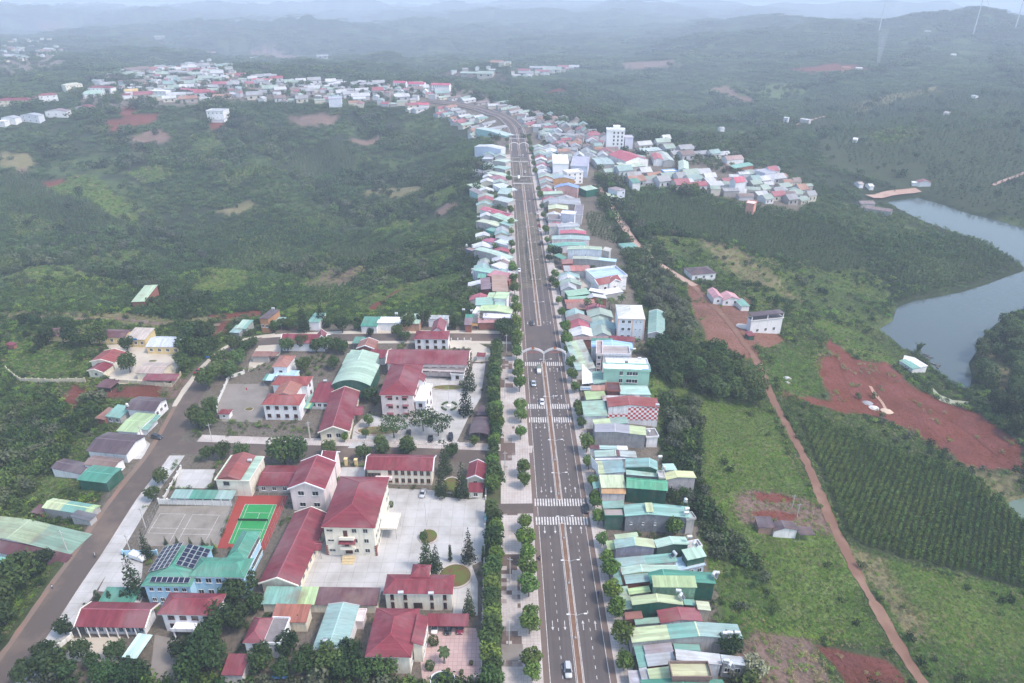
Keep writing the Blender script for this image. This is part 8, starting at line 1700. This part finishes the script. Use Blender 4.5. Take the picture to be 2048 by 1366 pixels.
for a in (('A4',(1640,430),6.6,'lime and teal shop house, western of its pair'),('A4',(1740,430),6.6,'lime and teal shop house, eastern of its pair'),('A4',(1588,812),6.4,'short blue grey back roof'),('A3',(1360,215),7,'mint roofed dark green house'),('A3',(1735,705),8,'deep teal roof end'),('A3',(1210,952),7.6,'dull lime roof house'),
   ('A2',(1232,352),8,'post behind the pale lilac strip'),('A2',(1600,1062),8,'grey rear terrace of the big teal roof'),('A2',(1590,1118),7.4,'grey rear terrace edge of the big teal roof'),('A1',(1195,1012),10,'chequered wall house'),('A1',(876,252),8,'light blue curved roof'),('A1',(950,376),11,'white flat roofed house'),('A1',(860,870),7.2,'pale mint back roof'),
   ('A7',(345,434),9.8,'white walled house'),('A7',(205,1046),6,'slope behind the bright lime roof'),('A7',(330,1062),6.2,'small white terrace'),('R4',(1062,882),8.2,'white shuttered office, western one'),('R4',(1222,886),8.2,'white shuttered office, eastern one'),('R4',(660,1136),6.4,'long grey green roofed shed'),('R4',(262,182),7.4,'two-tone roofed white house'),
   ('T5',(188,64),8.4,'tall narrow brown house'),('T5',(1198,104),5.2,'white roofed shop'),('T5',(616,656),4.6,'low white annex'),('A5',(625,288),6,'teal roofed shop house'),('A5',(1148,892),5,'white house with red roof'),('A8',(600,694),6.4,'rose red and white gable'),('A8',(425,775),8,'pale lime roofed grey house'),('A6',(1020,888),8,'wide grey roofed house'),('A6',(710,1245),7,'pale lilac walled block'),('A6',(1710,678),10,'tall narrow pale house')): tank(*a)
for a in (('A2',(1580,950),9,'grey rear terrace mast'),('A2',(1282,505),8.4,'concrete water tower block'),('A2',(1078,18),7.6,'long stained concrete wall'),('A7',(250,74),9.2,'dark blue grey back block, western one'),('A7',(340,78),9.2,'dark blue grey back block, eastern one'),('T4',(742,1050),5.4,'plum roofed house at the bend')): tank(*a, upright=True)
for a in (('A4',(1575,436),6.4,'lime and teal shop house'),('A4',(1640,862),5.8,'short blue grey back roof'),('A3',(1160,440),6.4,'half blue grey half teal roof'),('A3',(1425,300),6.4,'pale flat roof terrace'),('A3',(1690,722),8,'deep teal roof'),('A3',(1238,1012),7.2,'lime roofed dark green house'),('A1',(770,412),11,'white flat roofed house')): tank(*a, heater=True, rz=random.choice([.0,-1.2,1.0]))
# ------------------------------------------------ signs and boards
def board(t, p0, p1, z0, z1, mat, label, post=True, extra=None, cat='sign', name='sign_board'):
    W = on_plane([tpx(t, p0), tpx(t, p1)], z0); a, b = W[0,:2], W[1,:2]; L = np.hypot(*(b-a)); c = (a+b)/2; o = empty(name, (c[0], c[1], 0), math.atan2(b[1]-a[1], b[0]-a[0]), label, cat)
    q = MB(); q.box(-L/2, L/2, -.06, .06, z0, z1); q.build('panel', mat, o)
    if post:
        for x in (-L*.42, L*.42): q = MB(); q.bar((x,.1,-.3),(x,.1,z0+.2),.06,5); q.build('post', STEEL, o)
    if extra: extra(o, L, z0, z1)
    return o
def letters(col, rows=1, lo=.3, hi=.7, n=9):
    def f(o, L, z0, z1):
        m = plain(col, .6, 'sign_lettering'); rr = random.Random(3)
        for r in range(rows):
            za = z0 + (z1 - z0) * (lo + (hi - lo) * r / rows); zb = za + (z1 - z0) * (hi - lo) / rows * .7; x = -L * .4
            mb = MB()
            while x < L * .4:
                w = L * .8 / n * rr.uniform(.4, .75); mb.box(x, min(x + w, L*.42), -.075, -.062, za, zb * (1 if rr.random() < .7 else .985)); x += L * .8 / n
            mb.build('lettering', m, o)
    return f
BLUES = plain((.03,.20,.55), .5, 'blue_sign'); ORS = plain((.62,.28,.06), .5, 'orange_sign'); WS = plain((.74,.74,.77), .6, 'white_board')
board('A1', (140,818), (286,820), 5.6, 7.4, WS, 'white shop sign with blue lettering facing the boulevard end', extra=letters((.03,.2,.55), 1, .25, .75, 7))
board('A1', (976,592), (1066,594), 9.0, 11.2, plain((.04,.33,.62), .5, 'cyan_sign'), 'bright blue sign on the tall mint house', extra=letters((.8,.8,.8), 1, .4, .6, 8), post=False)
board('A7', (298,1304), (426,1304), 3.6, 4.9, ORS, 'orange lettered signboard over the cross street shop', extra=letters((.75,.7,.5), 1, .3, .7, 9))
board('T4', (752,674), (802,674), 4.6, 5.6, BLUES, 'small blue sign on the cream roofed classroom block', post=False)
board('T4', (1208,778), (1226,778), 2.0, 3.0, BLUES, 'small blue board on posts by the school corner')
board('R4', (380,1342), (460,1342), 2.2, 3.0, BLUES, 'blue banner among the trees below the small hipped house', extra=letters((.8,.8,.85), 1, .3, .6, 8))
board('A7', (868,1250), (940,1250), 5.0, 7.4, plain((.30,.16,.28), .6, 'plum_sign'), 'plum framed signboard at the west row corner', extra=letters((.7,.6,.7), 2, .2, .8, 5))
board('R5', (180,505), (196,507), .6, 2.4, plain((.08,.38,.42), .5, 'teal_board'), 'teal notice board by the compound wall', extra=letters((.7,.8,.8), 2, .3, .8, 4))
board('R5', (1478/2.58-5,-15), (1478/2.58,-14), 1, 2, WS, 'white notice plate by the pavement', post=True)
def leaning(t, pts, zs, label):
    W = [on_plane([tpx(t, p)], z)[0] for p, z in zip(pts, zs)]; c = np.mean(W, 0); o = empty('advert_board', (c[0], c[1], 0), 0, label, 'board'); mb = MB(); P = [(w[0]-c[0], w[1]-c[1], w[2]) for w in W]
    n = Vector(P[1]) - Vector(P[0]); n = n.cross(Vector(P[2]) - Vector(P[0])).normalized() * .12; Q = [tuple(Vector(p) + n) for p in P]; mb.poly(P); mb.poly(Q[::-1])
    for i in range(len(P)): j = (i+1) % len(P); mb.quad(P[i], P[j], Q[j], Q[i])
    mb.build('panel', WS, o)
    for i in (0, -1): q = MB(); q.bar((P[i][0],P[i][1],0),(P[i][0],P[i][1],P[i][2]),.08,5); q.build('post', STEEL, o)
leaning('A1', [(165,740),(310,725),(300,590),(160,450)], [5.2,5.2,7.5,9.0], 'big white tapered advertising board beside the patched green roof')
leaning('A2', [(300,500),(390,600),(385,470),(285,350)], [5.4,5.0,8.0,8.6], 'white slanted advertising board beside the blue teal roof')
# chequered end wall: printed red squares on the white wall
def chequer():
    m, nt, b = nm('chequer_print'); tc = N(nt, 'ShaderNodeTexCoord'); ch = N(nt, 'ShaderNodeTexChecker'); ch.inputs['Scale'].default_value = 1 / 1.05; ch.inputs['Color1'].default_value = (.80,.80,.82,1); ch.inputs['Color2'].default_value = (.50,.055,.05,1)
    mp = N(nt, 'ShaderNodeMapping'); mp.inputs['Location'].default_value = (0, .5, 0); nt.links.new(tc.outputs['Object'], mp.inputs[0]); nt.links.new(mp.outputs[0], ch.inputs[0]); nt.links.new(ch.outputs[0], b.inputs['Base Color']); b.inputs['Roughness'].default_value = .6
    i = CHK; q = MB(); l = i['wl']; y = -i['wd']; q.box(-l*.22, l, y-.06, y-.01, 2.6, 8.9); q.build('chequered_cladding', m, i['root'])
    q = MB(); q.box(-l, -l*.22-.003, y-.06, y-.01, 2.4, 5.6); q.build('chequered_cladding', m, i['root'])
chequer()
# ------------------------------------------------ beds, flagpoles and small yard things
def bed(t, p, rx, ry, label, rings=((1,.35),(.8,.42)), plant=(.10,.13,.03), name='flower_bed'):
    g = gpt(t, p); o = empty(name, (g[0], g[1], 0), 0, label, 'flower bed')
    q = MB(); q.lathe([(1.0,0),(1.0,.35),(.9,.35),(.9,.28),(0,.3)],28); k = q.build('kerb_ring', KERB, o); k.scale = (rx, ry, 1)
    q = MB(); q.lathe([(.89,.33),(.5,.42),(0,.45)],28); k = q.build('planting', concrete('bed_planting', plant, (.16,.06,.05), .5), o); k.scale = (rx, ry, 1); return o
bed('R4', (1352,800), 5.2, 5.0, 'round ringed flower bed beside the white shuttered office'); bed('R4', (1208,592), 3.2, 3.4, 'oval brown flower bed in the white yard'); bed('R4', (1330,320), 3.4, 4.6, 'flower bed between the two tall conifers'); bed('T5', (1625,720), 7.5, 2.2, 'long clipped hedge bed in the flagpole yard', plant=(.14,.17,.05)); bed('T4', (1458,1080), 1.8, 1.5, 'small round bed in the grey earth yard'); bed('T4', (895,798), 2.0, .9, 'small hedge bed in the sandy school yard'); bed('T5', (1050,1075), 9.0, 3.2, 'rectangular lawn bed by the spreading trees', plant=(.2,.2,.09))
def ring_bed():
    g = gpt('T5', (1632,872)); o = empty('ring_garden', (g[0], g[1], 0), 0, 'circular garden of four curved hedges around the flagpole', 'flower bed'); hm = concrete('clipped_hedge', (.05,.08,.03), (.07,.1,.04), 2.)
    for k in range(4):
        q = MB(); a0 = k*math.pi/2+.25; prev = None
        for j in range(7):
            a = a0 + j*.17; pin = (2.6*math.cos(a), 2.6*math.sin(a)); po = (3.5*math.cos(a), 3.5*math.sin(a))
            if prev: roof_slab(q, [(*prev[0],.55),(*prev[1],.55),(*po,.55),(*pin,.55)], .55)
            prev = (pin, po)
        q.build('hedge', hm, o)
    q = MB(); q.lathe([(.9,0),(.9,.6),(0,.62)],16); q.build('plinth', plaster((.7,.69,.67),.3), o)
ring_bed()
def flagpole(t, p, h, label, flag=True):
    g = gpt(t, p); o = empty('flagpole', (g[0], g[1], .1), 0, label, 'flagpole'); q = MB(); q.bar((0,0,0),(0,0,h),.06,6); q.build('pole', STEEL, o)
    if flag: q = MB(); roof_slab(q, [(.06,-.05,h-.9),(.5,.1,h-1.0),(.45,.1,h-2.2),(.06,-.05,h-2.1)],.03); q.build('flag', plain((.45,.03,.03),.7,'red_flag'), o)
flagpole('T5', (1632,888), 11, 'tall flagpole at the circular garden', False); flagpole('T5', (1450,800), 7, 'short pole with red flag beside the pinkish office'); flagpole('R4', (1198,530), 9, 'flagpole in the white yard', False); flagpole('T4', (1446,1000), 5, 'pole with red flag in the grey earth yard')
g = gpt('R4', (1285,1352)); o = empty('garden_pool', (g[0], g[1], 0), 0, 'oval white rimmed garden pool in the pink court', 'pool'); q = MB(); q.lathe([(2.8,0),(2.8,.5),(2.5,.5),(2.5,.2)],28); k = q.build('rim', plaster((.72,.74,.75),.2), o); k.scale = (1.2,.9,1); q = MB(); q.lathe([(2.5,.3),(0,.3)],28); k = q.build('water', plain((.03,.05,.05),.1), o); k.scale = (1.2,.9,1)
for t, p, c in (('R4',(1385,1318),(.3,.2,.16)),('R4',(1436,1270),(.4,.18,.12)),('R4',(1315,1310),(.3,.2,.16))):
    g = gpt(t, p); o = empty('plant_pot', (g[0], g[1], .03), 0, 'potted plant on the pink paved court', 'plant pot', 'potted plants on the pink court'); q = MB(); q.lathe([(.3,0),(.45,.6),(.38,.6),(.0,.55)],10); q.build('pot', plain(c,.8,'clay_pot'), o); inst('plant', KIND['ball'][0][0], o, (0,0,.3), 0, .55)
# sand heaps, boats, dam things
def heap(t, p, r, h, c, label):
    g = gpt(t, p); q = MB(); rr = random.Random(p[0]); n = 14; rings = [(1,0),(.75,.35),(.45,.75),(.15,.98)]
    for f, z in rings:
        for k in range(n): a = 2*math.pi*k/n; j = rr.uniform(.85,1.15); q.v.append((r*f*math.cos(a)*j*1.5, r*f*math.sin(a)*j, h*z - (.3 if f == 1 else 0)))
    for j in range(3):
        for k in range(n): k2 = (k+1) % n; q.f.append((j*n+k, j*n+k2, (j+1)*n+k2, (j+1)*n+k)); q.m.append(0)
    q.f.append(tuple(3*n+k for k in range(n))); q.m.append(0); tag(q.build('sand_heap', concrete('heap', c, shade(c,.8), .8), loc=tuple(g), smooth=True), label, 'heap')
heap('R1', (1092,1155), 2.0, 1.0, (.62,.60,.60), 'white sand heap on the red earth'); heap('R1', (1052,1125), 2.0, 1.0, (.30,.30,.32), 'grey gravel heap on the red earth'); heap('R1', (1170,1175), 2.5, .7, (.55,.42,.32), 'small buff sand heap on the red earth'); heap('R1', (548,968), 1.5, .8, (.5,.5,.5), 'white rubble heap beside the earth track'); heap('R1', (550,995), 1.0, .6, (.5,.5,.5), 'small white rubble heap in the grass'); heap('R1', (262,640), 3.5, .8, (.5,.46,.44), 'grey rubble heap beside the unfinished house')
ribbon('sand_wash', smoothline(on_ground([tpx('R1', p) for p in ((1075,1020),(1110,1080),(1150,1120),(1180,1180))])[:, :2]), -.9, .9, .2, concrete('pale_sand', (.40,.28,.21), (.26,.12,.09), .3), 3, wob=1.5, nacross=2)
for k, p in enumerate(((1425,820),(1452,836),(1440,845),(1475,880),(1500,898),(1510,890))):
    g = on_plane([tpx('R1', p)], LAKE_Z)[0]; o = empty('rowing_boat', (g[0], g[1], LAKE_Z), random.uniform(0,3), 'small dark rowing boat moored by the lakeside shack', 'boat', 'rowing boats by the shack'); q = MB(); loft(q, [(-1.9,[(-.1,.25),(.1,.25),(.12,.45),(-.12,.45)]),(-.9,[(-.4,-.05),(.4,-.05),(.6,.42),(-.6,.42)]),(.9,[(-.45,-.05),(.45,-.05),(.62,.42),(-.62,.42)]),(1.9,[(-.3,.1),(.3,.1),(.4,.42),(-.4,.42)])]); q.build('hull', plain((.10,.10,.10),.7), o); q = MB(); q.box(-.5,.5,-.15,.15,.43,.48); q.build('thwart', plain((.25,.2,.15),.8), o)
# bamboo at the shack
def bamboo(p, label):
    g = gpt('R1', p); o = empty('bamboo_clump', tuple(g), 0, label, 'bamboo'); rr = random.Random(2); q = MB(); lob = []
    for k in range(9):
        a = rr.uniform(0,6.28); t = rr.uniform(.2,.5); z = 0; x = y = 0
        for s in range(6): x2 = x + math.cos(a)*t*(s*.35); y2 = y + math.sin(a)*t*(s*.35); z2 = z + 1.7 - s*.15; q.bar((x,y,z),(x2,y2,z2),.07,4); x, y, z = x2, y2, z2; lob.append((x,y,z,.7,.7,.5)) if s > 1 else None
    q.build('stems', plain((.2,.22,.08),.7), o); inst('crown', leaves(700, lob, .3, 5, L_MID), o)
bamboo((1365,830), 'drooping bamboo clump behind the lakeside shack')
# wind turbines and smoke
def turbine(px, label):
    g = on_ground([px])[0]; o = empty('wind_turbine', tuple(g), .3, label, 'wind turbine', 'wind turbines on the skyline'); w = plain((.55,.56,.58), .5, 'turbine_white', var=.02)
    q = MB(); q.bar((0,0,-3),(0,0,110),1.7,12,0,1.0); q.build('tower', w, o); q = MB(); q.box(-2,2,-4,7,109,113); q.build('nacelle', w, o); q = MB(); q.lathe([(0,-2.5),(1.6,-1.5),(1.8,0)],10); h = q.build('hub', w, o, loc=(0,-5,111)); h.rotation_euler = (math.pi/2,0,0)
    for k in range(3): q = MB(); roof_slab(q, [(-1.4,-.2,2),(1.4,.2,2),(.5,.1,54),(-.3,0,54)],.5); b = q.build('blade', w, o, loc=(0,-5.5,111)); b.rotation_euler = (0, 2*math.pi*k/3+.4, 0)
for px in ((1758,62),(1946,70),(2030,58)): turbine(px, 'white wind turbine far off on the hazy skyline')
def smoke():
    g = on_ground([(1756,131)])[0]; q = MB(); n = 12
    pr = [(0,3,3),(8,4,5),(20,5,8),(36,7,9),(55,9,12),(80,11,16)]
    for z, r, dx in pr:
        for k in range(n): a = 2*math.pi*k/n; q.v.append((math.cos(a)*r - dx*.2, math.sin(a)*r, z))
    for j in range(len(pr)-1):
        for k in range(n): k2 = (k+1)%n; q.f.append((j*n+k,j*n+k2,(j+1)*n+k2,(j+1)*n+k)); q.m.append(0)
    q.f.append(tuple(range(n-1,-1,-1))); q.m.append(0); q.f.append(tuple((len(pr)-1)*n+k for k in range(n))); q.m.append(0)
    m = bpy.data.materials.new('smoke'); m.use_nodes = True; nt = m.node_tree; nt.nodes.clear(); pv = N(nt,'ShaderNodeVolumePrincipled'); pv.inputs['Color'].default_value = (.95,.96,1,1)
    tc = N(nt,'ShaderNodeTexCoord'); sp = N(nt,'ShaderNodeSeparateXYZ'); nt.links.new(tc.outputs['Object'], sp.inputs[0]); mr = N(nt,'ShaderNodeMapRange'); mr.inputs[2].default_value = 80; mr.inputs[3].default_value = .022; mr.inputs[4].default_value = .001; nt.links.new(sp.outputs[2], mr.inputs[0]); nt.links.new(mr.outputs[0], pv.inputs['Density'])
    out = N(nt,'ShaderNodeOutputMaterial'); nt.links.new(pv.outputs[0], out.inputs['Volume'])
    tag(q.build('smoke', m, loc=tuple(g)), 'thin white smoke plume rising from the far hillside', 'smoke', kind='stuff')
smoke()

# ------------------------------------------------ the plainer houses that close the gaps in the two rows, and the crowded rest of the villages
def fill_rows():
    for side, Ya, Yb in ((-1, 318, 738), (1, 300, 738)):
        y = Ya
        while y < Yb:
            w = random.uniform(5.5, 9)
            for d0, l in ((14.5, random.uniform(8, 12)), (26, random.uniform(8, 13))):
                k = int(RNG.choice(len(FC), p=FP)); c, cn = FC[k]; x = float(CX(y)) + side * (d0 + l / 2); z = float(tfast(np.array([x]), np.array([y + w / 2]))[0])
                if any(abs((np.array([x, y + w / 2]) - b['c']) @ b['u']) < b['l'] + l / 2 - 1 and abs((np.array([x, y + w / 2]) - b['c']) @ b['v']) < b['d'] + w / 2 - 1 for b in BUILT): continue
                sd_ = 'west' if side < 0 else 'east'; o = empty('shop_house', (x, y + w / 2, z), math.pi / 2 + random.uniform(-.03, .03), 'plain shop house with %s roof closing a gap in the %s row' % (cn, sd_), 'shop house', 'plain %s roofed shop houses of the %s row' % (cn, sd_))
                o.scale = (w, l, random.uniform(4.2, 6.0)); inst('wall', unit_wall(random.choice(FW)), o); inst('roof', unit_roof(tuple(min(.8, q * 1.25) for q in c)), o); inst('window', UNITP, o, (0, 0, 0)); FARH.append((x, y + w / 2, max(l, w)))
            y += w
fill_rows()
def village_mass():
    mb = MB(); mats = [plaster(c, .4) for c in FW] + [metal_roof(c, 'x', .25) for c, _ in FC]; G_ = {}
    for poly, n in (([(180,165),(240,150),(330,128),(430,125),(480,150),(600,165),(720,168),(860,178),(930,205),(900,222),(760,215),(640,212),(480,205),(350,205),(250,195)], 300), ([(1075,232),(1130,240),(1180,262),(1230,300),(1190,330),(1120,320),(1100,290),(1072,262)], 40), ([(1210,325),(1240,345),(1290,352),(1400,352),(1440,370),(1500,350),(1600,372),(1625,400),(1520,405),(1340,380),(1215,345)], 70), ([(0,82),(60,78),(125,92),(125,118),(60,128),(0,140)], 45), ([(900,148),(980,136),(1150,130),(1140,142),(980,158)], 25), ([(930,205),(1000,208),(1060,228),(1140,262),(1120,275),(1060,250),(990,225)], 60)):
        W = on_ground(poly)[:, :2]; lo, hi = W.min(0), W.max(0); t = k = 0
        while k < n and t < 4000:
            t += 1; p = lo + RNG.random(2) * (hi - lo); key = (int(p[0] // 10), int(p[1] // 10))
            if key in G_ or not inside(p[None], W)[0] or pdist(p[None], BLV, False)[0] < 14 or inside(p[None], EXC)[0]: continue
            if any((p[0] - f[0]) ** 2 + (p[1] - f[1]) ** 2 < (f[2] * .55 + 5) ** 2 for f in FARH) or any(np.hypot(*(p - b['c'])) < max(b['l'], b['d']) + 5 for b in BUILT): continue
            G_[key] = 1; k += 1; a = random.choice([.1, .35, -.2, 1.6]); ca, sa = math.cos(a), math.sin(a); l, d, h, r = random.uniform(4, 7.5), random.uniform(3.2, 5), random.uniform(3.2, 6.5), random.uniform(.8, 2.2); z = float(terrain(p[:1], p[1:])[0]) ; wm = random.randrange(4); rm = 4 + int(RNG.choice(len(FC), p=FP))
            T = lambda x, y, zz: (p[0] + ca * x - sa * y, p[1] + sa * x + ca * y, z + zz)
            for (x0, y0), (x1, y1) in (((-l,-d),(l,-d)),((l,-d),(l,d)),((l,d),(-l,d)),((-l,d),(-l,-d))): mb.quad(T(x0,y0,-3), T(x1,y1,-3), T(x1,y1,h), T(x0,y0,h), wm)
            for x in (-l, l): mb.poly([T(x,-d,h), T(x,d,h), T(x,0,h+r)], wm)
            for s in (-1, 1): mb.quad(T(-l-.4, s*(d+.4), h-.15), T(l+.4, s*(d+.4), h-.15), T(l+.4, 0, h+r+.05), T(-l-.4, 0, h+r+.05), rm)
            FARH.append((p[0], p[1], 2 * l))
    tag(mb.build('village_roofs', mats), 'crowd of small far roofs filling the villages between the larger houses', 'houses', kind='stuff')
village_mass()
stuff_all()
# ================================================================== the air
def haze():
    mb = MB(); mb.box(-13000, 13000, -400, 15500, -330, 176)
    m = bpy.data.materials.new('haze'); m.use_nodes = True; nt = m.node_tree; nt.nodes.clear()
    pv = N(nt, 'ShaderNodeVolumePrincipled'); pv.inputs['Color'].default_value = (0.72, 0.82, 1.0, 1); pv.inputs['Density'].default_value = HAZE_DENSITY
    pv.inputs['Anisotropy'].default_value = 0.0
    out = N(nt, 'ShaderNodeOutputMaterial'); nt.links.new(pv.outputs[0], out.inputs['Volume'])
    o = mb.build('haze', m); return tag(o, 'pale blue haze filling the valley air', 'haze', kind='stuff')
haze()
